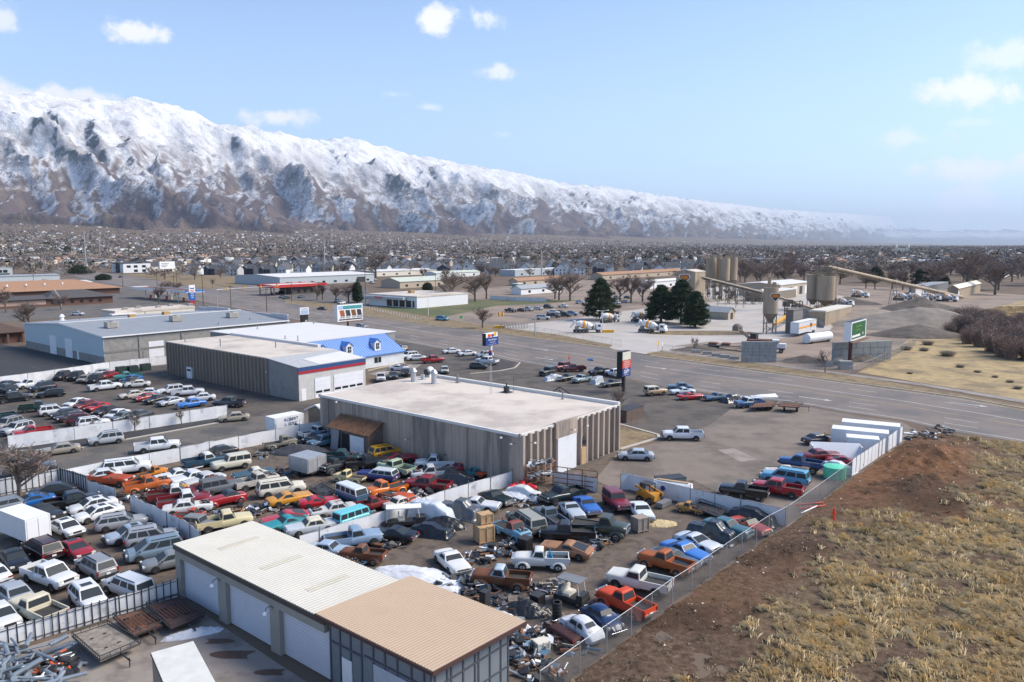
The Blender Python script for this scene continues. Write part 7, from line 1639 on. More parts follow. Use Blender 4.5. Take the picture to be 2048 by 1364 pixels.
def mixer(r, f, label, s=1.0, group='concrete mixer trucks in the plant yard'):
 a, c = W(*r), W(*f); hd = heading(a, c); mid = (a+c)/2; L_ = 9.0; d = Vector((math.cos(hd), math.sin(hd), 0)); q = mid-d*L_*s/2
 o = empty('mixer_truck', (q.x, q.y, .03), hd, label, 'truck', group); o.scale = (s, s, s)
 k = MB(); k.box((4.5, 0, .95), (8.6, .9, .3)); k.box((1.2, 0, 1.5), (.9, 1.6, 1.0)); k.box((6.3, 0, 1.5), (.4, 1.8, 1.3)); k.build('chassis', greym, o)
 k = MB(); pr = [(0, .55), (.9, 1.0), (2.4, 1.22), (3.8, 1.1), (5.0, .55)]; ax = Vector((1, 0, -.19)).normalized(); c0 = Vector((1.1, 0, 2.95))
 for (t0, r0), (t1, r1) in zip(pr, pr[1:]): k.tube(c0+ax*t0, c0+ax*t1, r0, r1, n=20, cap=False)
 k.tube(c0+ax*5.0, c0+ax*5.05, .55, .1, n=20); k.tube(c0-ax*.02, c0, .5, n=20); dr = k.build('drum', whp, o)
 k = MB(); k.tube(c0+ax*1.7, c0+ax*2.5, 1.15, 1.24, n=20, cap=False); k.tube(c0+ax*3.0, c0+ax*3.3, 1.215, 1.19, n=20, cap=False); k.build('drum_stripe', orange_p, dr)
 k = MB(); k.box((8.0, 0, 1.75), (1.7, 2.2, 1.5)); k.box((7.7, 0, 2.6), (1.3, 2.0, .5)); k.box((8.85, 0, 1.2), (.5, 2.0, .7)); k.build('cab', whp, o)
 k = MB(); k.box((8.40, 0, 2.45), (.06, 1.8, .6)); k.box((8.0, 1.12, 2.2), (.8, .04, .6)); k.box((8.0, -1.12, 2.2), (.8, .04, .6)); k.build('windscreen', cglass, o)
 k = MB(); k.tube((.9, 0, 3.5), (-.3, 0, 2.4), .35, .25, n=8); k.tube((-.3, 0, 2.4), (-.9, 0, 1.6), .22, n=8); k.box((.5, 0, 3.3), (.5, 1.2, 1.1)); k.build('chute', whp, o)
 add_wheels(o, (.8, 2.0, 3.1, 4.2, 7.9), 1.2, .50, .30); return o
mixer(C('n',1150,680), C('n',1425,675), 'white mixer truck with orange striped drum, left of two in front'); mixer(C('n',1660,668), C('n',1985,690), 'white mixer truck with orange striped drum, right of two in front')
for i, (x0, y0, x1, y1) in enumerate(((1668,588,1790,580),(1440,596,1510,590))): mixer(C('n',x0,y0), C('n',x1,y1), ('partly hidden mixer truck behind the small lawn island', 'mixer truck mostly hidden behind the tall pine')[i], .9)
for x, y, lab in ((1720,594,'white mixer truck left of the long conveyor foot'),(1805,600,'white mixer truck first under the conveyor foot'),(1836,602,'white mixer truck second under the conveyor foot'),(1862,601,'white mixer truck third beside the small garage'),(1895,602,'white mixer truck before the tan barn'),(1686,612,'white truck cab at the foot of the twin silos')): mixer((x-13, y), (x+13, y+1.5), lab, 1.0)
def dump_truck():
 a, c = W(1492, 702), W(1572, 706); hd = heading(a, c); o = empty('dump_truck', (a.x, a.y, .03), hd, 'dump truck with a dark red bed and white cab beside the block stack', 'truck'); L_ = (c-a).length
 red = mat('dump_red', '#7a1a20', .5); k = MB(); k.box((L_*.33, 0, 1.9), (L_*.62, 2.5, .2)); [k.box((L_*.33, s*1.2, 2.5), (L_*.62, .1, 1.2)) for s in (-1, 1)]; [k.box((x, 0, 2.5), (.1, 2.5, 1.2)) for x in (L_*.02, L_*.64)]; k.build('dump_bed', red, o)
 k = MB(); k.box((L_*.5, 0, 1.0), (L_*.96, .9, .35)); k.build('chassis', dkm, o); k = MB(); k.box((L_*.33, 0, 2.7), (L_*.58, 2.2, .5)); k.build('load', gv, o)
 k = MB(); k.box((L_*.74, 0, 2.2), (L_*.16, 2.3, 2.0)); k.box((L_*.90, 0, 1.75), (L_*.18, 1.9, 1.1)); k.build('cab', whp, o); k = MB(); k.box((L_*.822, 0, 2.75), (.08, 2.0, .75)); k.build('windscreen', cglass, o)
 for s in (-1, 1): k = MB(); k.box((L_*.74, s*1.17, 2.6), (L_*.10, .05, .7)); k.build('side_window', cglass, o)
 add_wheels(o, (L_*.1, L_*.2, L_*.3, L_*.88), 1.25, .52, .32)
dump_truck()
def loader():
 a, c = W(1512, 697), W(1478, 694); hd = heading(a, c); o = empty('wheel_loader', (a.x, a.y, .03), hd, 'wheel loader lifting a full bucket over the dump truck', 'loader'); k = MB(); k.box((0, 0, 1.8), (3.4, 2.0, 1.3)); k.box((.6, 0, 3.1), (1.6, 1.6, 1.5)); k.build('body', dkm, o)
 k = MB(); [k.tube((1, s*.6, 2.0), (4.4, s*.6, 4.4), .2, n=6) for s in (-1, 1)]; k.build('lift_arm', steel, o); k = MB(); k.box((5.2, 0, 4.9), (1.7, 2.8, 1.2)); k.ell((5.2, 0, 5.3), (1.2, 1.4, .9), 12, 6); k.build('bucket', gv, o); add_wheels(o, (-1.0, 1.5), 1.3, .8, .6)
loader()
def flatbed(px, py, px2, py2, label, load=True):
 a, c = W(px, py), W(px2, py2); hd = heading(a, c); L_ = (c-a).length; o = empty('flatbed_trailer', (a.x, a.y, .03), hd, label, 'trailer'); k = MB(); k.box((L_/2, 0, 1.1), (L_, 2.5, .25)); k.build('deck', woodm, o)
 if load: k = MB(); [k.box((L_*f, 0, 1.5), (L_*.22, 2.2, .5)) for f in (.25, .6)]; k.build('load', rustm, o)
 add_wheels(o, (L_*.15, L_*.25, L_*.35), 1.2, .48, .25)
flatbed(1408, 697, 1482, 701, 'long flatbed trailer with timber deck behind the loose blocks')
g = W(1160, 652)
k = MB()
for i in range(10): a = i*.6; k.tube((i*.9-4, -.5, 0), (i*.9-3.4, .8, 1.6), .1, n=5); k.tube((i*.9-3.4, 1.2, 0), (i*.9-4, -.2, 1.5), .1, n=5)
c = k.build('barrier_pile', bg); c.location = W(1027, 657); tag(c, 'heap of grey jackstraw barriers behind the mesh fence', 'pile')
for (x, y, lab) in ((1000,656,'yellow salt bin behind the signal arm'),(1216,665,'yellow low barrier beside the left mixer truck')):
 c = MB().box((0, 0, .4), (3.6, 1.1, .8)).build('yellow_barrier', yel); c.location = W(x, y); tag(c, lab, 'barrier')
pile(1405, 666, 17, 6, .35, drygrass, 'small brown lawn island below the round pines', 12, 'lawn_island', cat='lawn', flat=.3)
g = W(1804, 506); s = g.y/1530*1.0; o = empty('temple_building', (g.x, g.y, bench(g.x, g.y) if False else 0), 0, 'pale stone temple with two spires far across the valley', 'temple'); u = g.y/FPX; k = MB(); k.box((0, 0, 5*u), (22*u, 8*u, 9*u)); k.build('hall', cream, o)
for x in (-12, 12): k = MB(); k.box((x*u, 0, 6*u), (5*u, 6*u, 12*u)); k.tube((x*u, 0, 12*u), (x*u, 0, 19*u), 2.3*u, .1*u, n=4); k.build('spire', cream, o)
g = W(1675, 503); u = g.y/FPX; k = MB(); k.tube((0, 0, 0), (0, 0, 12*u), 1.6*u, .1*u, n=6); c = k.build('church_steeple', whp); c.location = g; tag(c, 'tiny white steeple in the distant town', 'steeple')
g = W(1273, 528); u = g.y/FPX; o = empty('church_building', (g.x, g.y, 0), 0, 'white church with steep gables beyond the townhouses', 'church'); k = MB(); k.box((0, 0, 4*u), (12*u, 8*u, 8*u)); k.tube((-2*u, 0, 8*u), (-2*u, 0, 16*u), 2.5*u, .1*u, n=4); k.tube((3*u, 0, 8*u), (3*u, 0, 13*u), 3*u, .1*u, n=4); k.build('hall', whwall, o)
# ---------------- trees ----------------
twig = mat('bare_twigs', (.19, .145, .125), .95, var=.25, scale=.4); twig2 = mat('thicket_twigs', (.27, .19, .15), .95, var=.35, scale=.25); barkm = mat('tree_bark', (.14, .11, .09), .95, var=.2, scale=3)
needle = mat('pine_needles', (.030, .050, .022), .9, var=.5, scale=1.2); needle2 = mat('far_evergreen', (.035, .045, .033), .9, var=.3, scale=.02)
def tree_mesh(seed, h=1.0, spread=.5, n1=6, n2=5, n3=5, n4=5, stems=1, tw=.0030, lean=0):
 rn = random.Random(seed); T = MB(); K = MB()
 def grow(p, d, L_, r, lev):
  q = p+d*L_; (T if lev < 2 else K).tube(p, q, r, r*.6, n=5 if lev < 2 else 3, cap=False, smooth=False)
  if lev == 4: return
  n = (n1, n2, n3, n4)[lev]
  for i in range(n):
   t = rn.uniform(.25, 1.0) if lev else rn.uniform(.35, 1.0); b = p.lerp(q, t)
   a = rn.uniform(0, 6.283); o_ = Vector((math.cos(a), math.sin(a), 0)); nd = (d*rn.uniform(.5, .9)+o_*rn.uniform(.35, .8)*(1.5*spread+.3)+Vector((0, 0, .22))).normalized()
   grow(b, nd, L_*rn.uniform(.52, .80), max(r*.5, tw), lev+1)
 for s in range(stems):
  a = rn.uniform(0, 6.28); d = Vector((math.cos(a)*.35*(stems > 1)+lean, math.sin(a)*.35*(stems > 1), 1)).normalized(); grow(Vector((0, 0, 0)), d, .33*h, .022*h if stems == 1 else .012*h, 0)
 a = T.build('trunk', barkm); b = K.build('crown', twig); z = max(v.co.z for v in b.data.vertices)
 for m in (a.data, b.data):
  for v in m.vertices: v.co *= 1/z if v.co.z >= 0 else 1/z
 ma, mb_ = a.data, b.data; bpy.data.objects.remove(a); bpy.data.objects.remove(b); return ma, mb_
TREES = [tree_mesh(i, spread=(.45, .6, .8)[i % 3]) for i in range(4)]; SHR = []
def brush_mesh(seed):
 rs = np.random.RandomState(seed); n = 520; a = rs.uniform(0, 6.283, n); r0 = rs.rand(n)*.28; sp = rs.rand(n)*.42; L_ = rs.uniform(.45, 1.0, n); P0 = np.stack([np.cos(a)*r0, np.sin(a)*r0, np.zeros(n)], 1); a2 = a+rs.normal(0, .5, n); D_ = np.stack([np.cos(a2)*sp, np.sin(a2)*sp, np.sqrt(1-sp**2)], 1)*L_[:, None]; P1 = P0+D_; w_ = .006; T_ = np.stack([-np.sin(a2), np.cos(a2), 0*a], 1)*w_
 m = 5; B0 = np.repeat(P0+D_*.0, m, 0)+np.repeat(D_, m, 0)*rs.uniform(.3, .95, (n*m, 1)); BD = rs.normal(0, 1, (n*m, 3))*np.array([.09, .09, .06])+np.array([0, 0, .09]); BT = rs.normal(0, .005, (n*m, 3)); V = np.concatenate([np.stack([P0-T_, P0+T_, P1], 1).reshape(-1, 3), np.stack([B0-BT, B0+BT, B0+BD], 1).reshape(-1, 3)]); V[:, 2] = np.maximum(V[:, 2], 0)
 o = npmesh('crown', V, np.arange(len(V)).reshape(-1, 3), twig2); t = MB(); [t.tube((math.cos(j)*.05, math.sin(j)*.05, 0), (math.cos(j)*.2, math.sin(j)*.2, .6), .012, .004, n=4) for j in range(6)]; b = t.build('trunk', barkm); r = (b.data, o.data); bpy.data.objects.remove(o); bpy.data.objects.remove(b); return r
SHR = [brush_mesh(20+i) for i in range(3)]
YOUNG = [tree_mesh(40+i, spread=.5, n1=5, n2=4, n3=3, n4=2, tw=.006) for i in range(2)]
def put_tree(src, p, h, label, cat='tree', name='bare_tree', group=None, w_=1.0, m=None, rz=None):
 o = bpy.data.objects.new(name, None); COL.objects.link(o); o.location = p; o.rotation_euler.z = rz if rz is not None else random.uniform(0, 6.28); o.scale = (h*w_, h*w_, h)
 for me, nm in zip(src, ('trunk', 'crown')):
  c = bpy.data.objects.new(nm, me); COL.objects.link(c); c.parent = o
  if m and nm == 'crown': c.material_slots[0].link = 'OBJECT'; c.material_slots[0].material = m
 tag(o, label, cat, group); return o
def wh_(px): return 'at the left' if px < 380 else 'behind the white clinic' if px < 900 else 'behind the pines' if px < 1390 else 'behind the tall silos' if px < 1600 else 'behind the long conveyor' if px < 1850 else 'at the right edge'
def th(px, py, top): return hgt(W(px, py), top)
for i, (px, py, top, lab) in enumerate(((965,656,610,'small bare street tree on the far verge near the sign arm'),(905,606,540,'wide bare tree left of a pair beside the white clinic'),(950,603,545,'wide bare tree leaning over the lawn behind the clinic'),(973,598,542,'round crowned bare tree right of the clinic end'),(1118,600,545,'spreading bare tree behind the truck lot, left'),(1140,602,541,'tall bare tree behind the truck lot, middle'),(1110,598,552,'thin bare tree behind the truck lot'),(1262,606,545,'big bare tree between the pines'),(1285,604,548,'wide bare tree just left of the round pines'),(1240,603,552,'bare tree right of the tall pine'),(752,560,500,'huge pinkish bare tree above the townhouse roofs'),(645,600,565,'bare tree by the flag poles'),(672,604,566,'bare tree beside the left billboard'),(634,601,572,'small bare tree left of the lawn trees'),(697,605,563,'dark bare tree above the billboard'),(1570,580,502,'very large round bare tree behind the conveyor'),(1520,575,515,'bare tree left of the very large round one'),(1490,572,515,'bare tree beside the tall silos'),(1388,703,672,'small bare tree at the plant fence left'),(1650,745,700,'small bare tree beside the oxide red post'),(1232,830,770,'bare tree at the front corner of the workshop'),(150,905,880,'thin'),(40,1005,878,'big bare tree overhanging the barred fence at left'),(185,870,838,'thin bare tree before the dealer lot fence, left'),(270,864,822,'thin bare tree before the dealer lot fence, middle'),(363,850,815,'thin bare tree before the dealer lot fence, right'),(1236,808,775,'scrubby bare tree by the rusty dumpster'),(905,935,890,'bare sapling against the brown workshop wall'),(935,940,893,'second sapling against the brown workshop wall'),(60,665,600,'dark bare tree before the hipped roof building'),(122,620,588,'bare tree before the dark shingled hall'),(12,625,575,'bare tree at the left edge by the pink wall'),(325,700-3,650-4,'bare bush tree behind the grey roof'),(335,590,560,'bushy bare tree by the close pair of poles'),(352,592,562,'bushy bare tree right beside the close pair'),(318,655-48,590-20,'bare tree behind the fuel canopy'),(85,620,560,'tree'),(480,560,548,'bare shrub tree on the vacant field'),(425,575,556,'low bare tree on the vacant field'))):
 if lab in ('thin', 'tree'): continue
 h = th(px, py, top); src = (YOUNG[i % 2] if h < 6 else TREES[i % 4]); put_tree(src, W(px, py), h, lab, w_=1.25 if h > 6 else 1.0, m=twig if i % 3 else mat('bare_twigs_pink', (.21, .155, .135), .95, var=.2, scale=.4))
def pine(px, py, top, wpx, label, seed, shape=1.0):
 g = W(px, py); h = hgt(g, top); R = wpx/2/FPX*g.y; o = empty('pine_tree', (g.x, g.y, 0), 0, label, 'tree'); k = MB(); k.tube((0, 0, 0), (0, 0, h*.9), .45, .1, n=8); k.build('trunk', barkm, o)
 rs = np.random.RandomState(seed); n = 520; cl = []
 for _ in range(n):
  z = rs.uniform(.10, 1.0); r = R*(1-z**(1.6*shape))**.75*rs.uniform(.35, 1.0)**.5*(1+.25*math.sin(z*40+rs.rand())); a = rs.uniform(0, 6.283); cl.append((r*math.cos(a), r*math.sin(a), z*h))
 cl = np.array(cl); m = 34; P_ = np.repeat(cl, m, 0)+rs.normal(0, .42, (n*m, 3))*np.array([1, 1, .55]); d1 = rs.normal(0, .32, (n*m, 3)); d2 = rs.normal(0, .13, (n*m, 3)); V = np.stack([P_-d1, P_+d1, P_+d2], 1).reshape(-1, 3); F = np.arange(len(V)).reshape(-1, 3)
 c = npmesh('crown', V, F, needle); c.parent = o
pine(1200, 640, 558, 66, 'tall dark pine behind the left mixer truck', 1, 1.3); pine(1322, 645, 572, 60, 'round dark pine, left of three beside the tower', 2, 1.8); pine(1362, 648, 562, 66, 'round dark pine, middle of three and tallest', 3, 1.8); pine(1390, 655, 585, 46, 'round dark pine, right of three and lowest', 4, 1.6)
pine(160, 548, 531, 44, 'wide dark evergreen beside the road at far left', 5, 2.5); pine(207, 560, 549, 24, 'small round dark evergreen at the roof end', 6, 3)
def dark_tree(px, py, top, wpx, label, seed): pine(px, py, top, wpx, label, seed, 2.2)
for i, (px, py, top, w_, lab) in enumerate(((95,512,484,44,'dark evergreen mass above the salmon mall'),(1750,565,535,30,'dark evergreen behind the long conveyor, left'),(1850,572,535,52,'dark evergreen behind the long conveyor, right'),(1880,570,548,30,'low dark evergreen behind the tan barn'),(855,580,567,16,'small dark evergreen by the beige strip building'),(715,605,566,14,'small dark tree right of the lawn trees'),(60,508,494,16,'single dark tree at the far left skyline of town'),(135,512,492,16,'dark tree right of the evergreen mass'))): dark_tree(px, py, top, w_, lab, 30+i)
rn = random.Random(5); GT = 'brown brush thicket at the right edge'
for i in range(170):
 u = rn.random(); v = rn.random(); px = 1900+u*230; py = 640+v*75+ (px-1900)*.05
 if py > 640+(px-1850)*.45+10: continue
 put_tree(SHR[i % 3], W(px, py), rn.uniform(3.5, 6.5), 'reddish brown leafless brush in the thicket at the right edge', 'shrub', 'brush_shrub', GT, w_=1.0, m=twig2 if rn.random() < .7 else twig)
for i, (px, py, s, lab) in enumerate(((1812,700,3.2,'low grey brown bush on the straw slope, left'),(1848,702,2.6,'small grey bush on the straw slope, middle'),(1855,690,3.4,'reddish bush above the straw slope'),(1895,712,4.0,'wide grey brown bush on the straw slope, right'),(1920,735,2.0,'pale sage bush on the straw field'),(1820,748,1.4,'small sage bush near the footpath'),(1955,745,1.5,'small sage bush on the straw field'),(2020,765,1.6,'low sage bush at the right edge'),(1990,755,1.4,'low sage bush beside another at the right'),(2035,778,1.8,'brown bush over the footpath at the right edge'))): put_tree(SHR[i % 3], W(px, py), s*.38, lab, 'shrub', 'low_shrub', w_=3.0, m=mat('sage_twigs', (.27, .235, .18), .95, var=.2))
GB = 'bare trees beyond the plant and town edge'
for i in range(150):
 if i < 46: px = rn.uniform(1720, 2100); D = rn.uniform(430, 760); h = rn.uniform(10, 19) if px > 1850 else rn.uniform(8, 13)
 elif i < 80: px = rn.uniform(1380, 1750); D = rn.uniform(520, 800); h = rn.uniform(8, 14)
 elif i < 125: px = rn.uniform(380, 1400); D = rn.uniform(560, 1100); h = rn.uniform(7, 12)
 else: px = rn.uniform(-40, 400); D = rn.uniform(700, 1300); h = rn.uniform(7, 13)
 put_tree(TREES[i % 4], seg(D, 0, px), h, ('low ', 'tall ')[h > 11]+('bare tree', 'branching bare tree', 'spreading bare tree', 'round bare tree')[i % 4]+' %s, about %d metres off' % (wh_(px), 20*round((D if i < 80 else D)/20)), 'tree', 'bare_tree', GB, w_=1.3, m=twig)
put_tree(TREES[2], seg(430, 0, 1935), 26, 'very tall leaning bare tree at the right skyline', w_=.9); put_tree(TREES[1], seg(410, 0, 1990), 18, 'broad bare tree with slanting limbs at the right', w_=1.3)
# ---------------- townhouses ----------------
hroof = mat('house_roof', (.085, .088, .098), .85, var=.25, scale=.05); hw = [mat('house_wall_%s' % n, c, .75, var=.05) for n, c in (('white', (.66, .67, .68)), ('grey', (.42, .43, .43)), ('cream', (.52, .48, .41)), ('navy', (.05, .06, .09)), ('beige', (.38, .33, .27)))]
def house_proto(kind):
 o = bpy.data.objects.new('town_house', None); COL.objects.link(o); W_, D_, H_ = (11, 10, 5.6) if kind < 2 else (9, 12, 6.0); rise = 3.2
 k = MB(); k.box((W_/2, D_/2, H_/2), (W_, D_, H_))
 if kind == 0: k.add([(0, 0, H_), (0, D_, H_), (0, D_/2, H_+rise), (W_, 0, H_), (W_, D_, H_), (W_, D_/2, H_+rise)], [(0, 2, 1), (3, 4, 5)])
 else: k.add([(0, 0, H_), (W_, 0, H_), (W_/2, 0, H_+rise+1), (0, D_, H_), (W_, D_, H_), (W_/2, D_, H_+rise+1)], [(0, 1, 2), (4, 3, 5)])
 if kind == 0: k.box((W_*.28, -.6, 2.9), (4.2, 1.4, 5.8)); k.add([(W_*.28-2.1, -1.3, 5.8), (W_*.28+2.1, -1.3, 5.8), (W_*.28, -1.3, 7.6)], [(0, 1, 2)])
 k.build('wall', hw[0], o); k = MB(); e = .5
 if kind == 0:
  k.slab([(-e, -e, H_-.2), (W_+e, -e, H_-.2), (W_+e, D_/2, H_+rise), (-e, D_/2, H_+rise)], .2); k.slab([(-e, D_+e, H_-.2), (W_+e, D_+e, H_-.2), (W_+e, D_/2, H_+rise), (-e, D_/2, H_+rise)], -.2)
  x = W_*.28; k.slab([(x-2.5, -1.6, 5.6), (x, -1.6, 7.8), (x, 4, 7.8), (x-2.5, 4, 5.6)], -.15); k.slab([(x+2.5, -1.6, 5.6), (x, -1.6, 7.8), (x, 4, 7.8), (x+2.5, 4, 5.6)], .15)
 else:
  z = H_+rise+1; k.slab([(-e, -e, H_-.3), (W_/2, -e, z), (W_/2, D_+e, z), (-e, D_+e, H_-.3)], -.2); k.slab([(W_+e, -e, H_-.3), (W_/2, -e, z), (W_/2, D_+e, z), (W_+e, D_+e, H_-.3)], .2)
 k.build('roof', hroof, o)
 for x, z in ((W_*.2, 4.1), (W_*.5, 4.1), (W_*.8, 4.1), (W_*.8, 1.4)): k = MB(); k.box((x, -.03 if kind or x > W_*.45 else -1.32, z), (1.3, .1, 1.3)); k.build('window', glass, o)
 k = MB(); k.box((-.03, D_*.5, 3.8), (.1, 1.3, 1.3)); k.build('window', glass, o); k = MB(); k.box((W_*.5, -.05, 1.1), (1.0, .12, 2.1)); k.build('door', dkm, o); return o
HP = [house_proto(0), house_proto(1), house_proto(2)]; bpy.context.view_layer.update(); index_kids()
hn = 0; GH = ('townhouses in the rows beyond the vacant field', 'house in the nearest row of grey roofed townhouses', 'house in the middle rows of grey roofed townhouses', 'house in the farthest rows of grey roofed townhouses')
for r_, (D, p0, p1) in enumerate(((655, 372, 600), (700, 380, 660), (690, 640, 1420), (735, 560, 1440), (800, 430, 1430), (860, 560, 1440), (930, 620, 1450), (1010, 480, 1430), (1100, 700, 1440))):
 px = p0
 while px < p1 and hn < 170:
  k = rn.choice((0, 0, 1, 2)) if r_ > 1 else rn.choice((0, 0, 1)); o = HP[k].copy(); COL.objects.link(o); rz = rn.choice((0, 0, math.pi/2, -.35, -.35)) if r_ > 1 else -.2; o.location = seg(D+rn.uniform(-12, 12)+(px-900)*-.03, 0, px); o.rotation_euler.z = rz
  wm = rn.choice(hw[:1]*3+hw)
  for ch in KID[HP[k].name]:
   c = ch.copy(); COL.objects.link(c); c.parent = o
   if c.name.startswith('wall'): c.material_slots[0].link = 'OBJECT'; c.material_slots[0].material = wm
  tag(o, '%s walled %s in the %s row of townhouses %s' % (wm.name.split('_')[-1], ('side gabled house', 'front gabled house', 'narrow gabled house')[k], ('front', 'second', 'third', 'fourth', 'fifth', 'sixth', 'seventh', 'eighth', 'farthest')[r_], ('behind the vacant field', 'left of centre', 'behind the white clinic', 'behind the pines', 'near the tower')[min(4, max(0, int((px-380)/210)))]), 'house', GH[0]); hn += 1; px += rn.uniform(13.5, 19)/D*FPX*1.0
for h_ in HP:
 for c in KID[h_.name]: bpy.data.objects.remove(c)
 bpy.data.objects.remove(h_)
# ---------------- the town spreading to the foothills, too many to count ----------------
def far_town():
 rs = np.random.RandomState(11)
 def scatter(n, d0, d1, p=1.0):
  D = np.exp(np.log(d0)+(np.log(d1)-np.log(d0))*rs.rand(n)**p); px = rs.uniform(-150, 2200, n); X = (px-1024)/FPX*D*1.0; return X, D
 def ok(X, Y):
  t = (X-MO[0])*MN[0]+(Y-MO[1])*MN[1]; px = 1024+FPX*X/Y; dens = fbm(X/450, Y/450, 3)
  near = (Y < 560)&(px > 1000); near |= (Y < 1130)&(px > 370)&(px < 1450)&((Y < 690)|(rs.rand(len(X)) < .75)); road = (px < 400)&(Y < 1000)&(rs.rand(len(X)) < .55)
  return (t > 3400)&~near&~road&(dens > -.42)&~((t < 4300)&(rs.rand(len(X)) < .5))
 def trees(name, X, Y, h, r, n, m, label, flat=.5, tsz=.22):
  Z = bench(X, Y); N_ = len(X); q = rs.normal(0, 1, (N_, n, 3)); q /= np.linalg.norm(q, axis=2, keepdims=True); q *= rs.rand(N_, n, 1)**.4
  c = np.stack([X, Y, Z+h*.56], 1)[:, None, :]+q*np.stack([r, r, h*.46], 1)[:, None, :]; s = (r*tsz)[:, None, None, None]
  V = c[:, :, None, :]+rs.normal(0, 1, (N_, n, 3, 3))*s; V[..., 2] = np.maximum(V[..., 2], Z[:, None, None]-.2); V = V.reshape(-1, 3); F = np.arange(len(V)).reshape(-1, 3)
  tag(npmesh(name, V, F, m), label, 'trees', kind='stuff')
 ft = mat('far_tree_brown', (.21, .175, .15), .95, var=.45, scale=.01)
 for (nm, n, d0, d1, k, ts, lab) in (('town_trees', 1700, 620, 1300, 110, .16, 'brown bare trees filling the near suburbs'), ('suburb_trees', 4600, 1200, 3200, 34, .30, 'brown bare trees filling the middle of the valley'), ('foothill_trees', 15000, 2700, 8800, 9, .6, 'distant trees below the mountains')):
  X, Y = scatter(n, d0, d1); g_ = ok(X, Y); X, Y = X[g_], Y[g_]; h = rs.uniform(6, 12, len(X)); r = h*rs.uniform(.35, .6, len(X)); trees(nm, X, Y, h, r, k, ft, lab, tsz=ts)
 for (nm, n, d0, d1, k, ts, lab) in (('town_evergreens', 160, 700, 1500, 130, .2, 'scattered dark evergreens in the near suburbs'), ('far_evergreens', 1500, 1400, 9000, 14, .55, 'scattered dark evergreens far across the valley')):
  X, Y = scatter(n, d0, d1); g_ = ok(X, Y); X, Y = X[g_], Y[g_]; h = rs.uniform(7, 13, len(X)); r = h*rs.uniform(.25, .45, len(X)); trees(nm, X, Y, h, r, k, needle2, lab, tsz=ts)
 X, Y = scatter(5200, 900, 9500); g_ = ok(X, Y)&(fbm(X/300+7, Y/300, 2) > -.3)&~((Y < 1180)&(X > -300)&(X < 320)); X, Y = X[g_], Y[g_]; N_ = len(X); Z = bench(X, Y); w_ = rs.uniform(8, 16, N_); d = rs.uniform(8, 13, N_); h = rs.uniform(3.2, 6, N_); big = rs.rand(N_) < .04; w_[big] *= 3.2; d[big] *= 2.2; ri = np.where(big, .6, rs.uniform(1.8, 3.2, N_)); a = rs.choice([0, 1.57, -.3, .66], N_)
 base = np.array([[-.5, -.5, 0], [.5, -.5, 0], [.5, .5, 0], [-.5, .5, 0], [-.5, -.5, 1], [.5, -.5, 1], [.5, .5, 1], [-.5, .5, 1], [-.5, 0, 2], [.5, 0, 2]]); L = np.repeat(base[None], N_, 0)
 x = L[..., 0]*w_[:, None]; y = L[..., 1]*d[:, None]; z = np.where(L[..., 2] == 0, 0, np.where(L[..., 2] == 1, h[:, None], (h+ri)[:, None])); ca, sa = np.cos(a)[:, None], np.sin(a)[:, None]; V = np.stack([X[:, None]+x*ca-y*sa, Y[:, None]+x*sa+y*ca, Z[:, None]+z], -1).reshape(-1, 3)
 F0 = np.array([[0, 1, 5, 4], [1, 2, 6, 5], [2, 3, 7, 6], [3, 0, 4, 7], [4, 5, 9, 8], [6, 7, 8, 9], [4, 8, 7, 7], [5, 6, 9, 9]]); F0 = F0[:6]; F = (np.arange(N_)[:, None, None]*10+F0[None]).reshape(-1, 4)
 wm = rs.choice([0, 1, 2, 3], N_, p=[.4, .25, .2, .15]); rm = np.where(big, 4, rs.choice([4, 5, 5, 6], N_)); MI = np.concatenate([np.repeat(wm[:, None], 4, 1), np.repeat(rm[:, None], 2, 1)], 1).reshape(-1)
 tag(npmesh('far_houses', V, F, [hw[0], hw[1], hw[2], hw[4], mat('far_roof_pale', (.50, .49, .48), .7), hroof, shingle_brown], MI), 'thousands of tiny houses spread across the valley', 'houses', kind='stuff')
far_town()
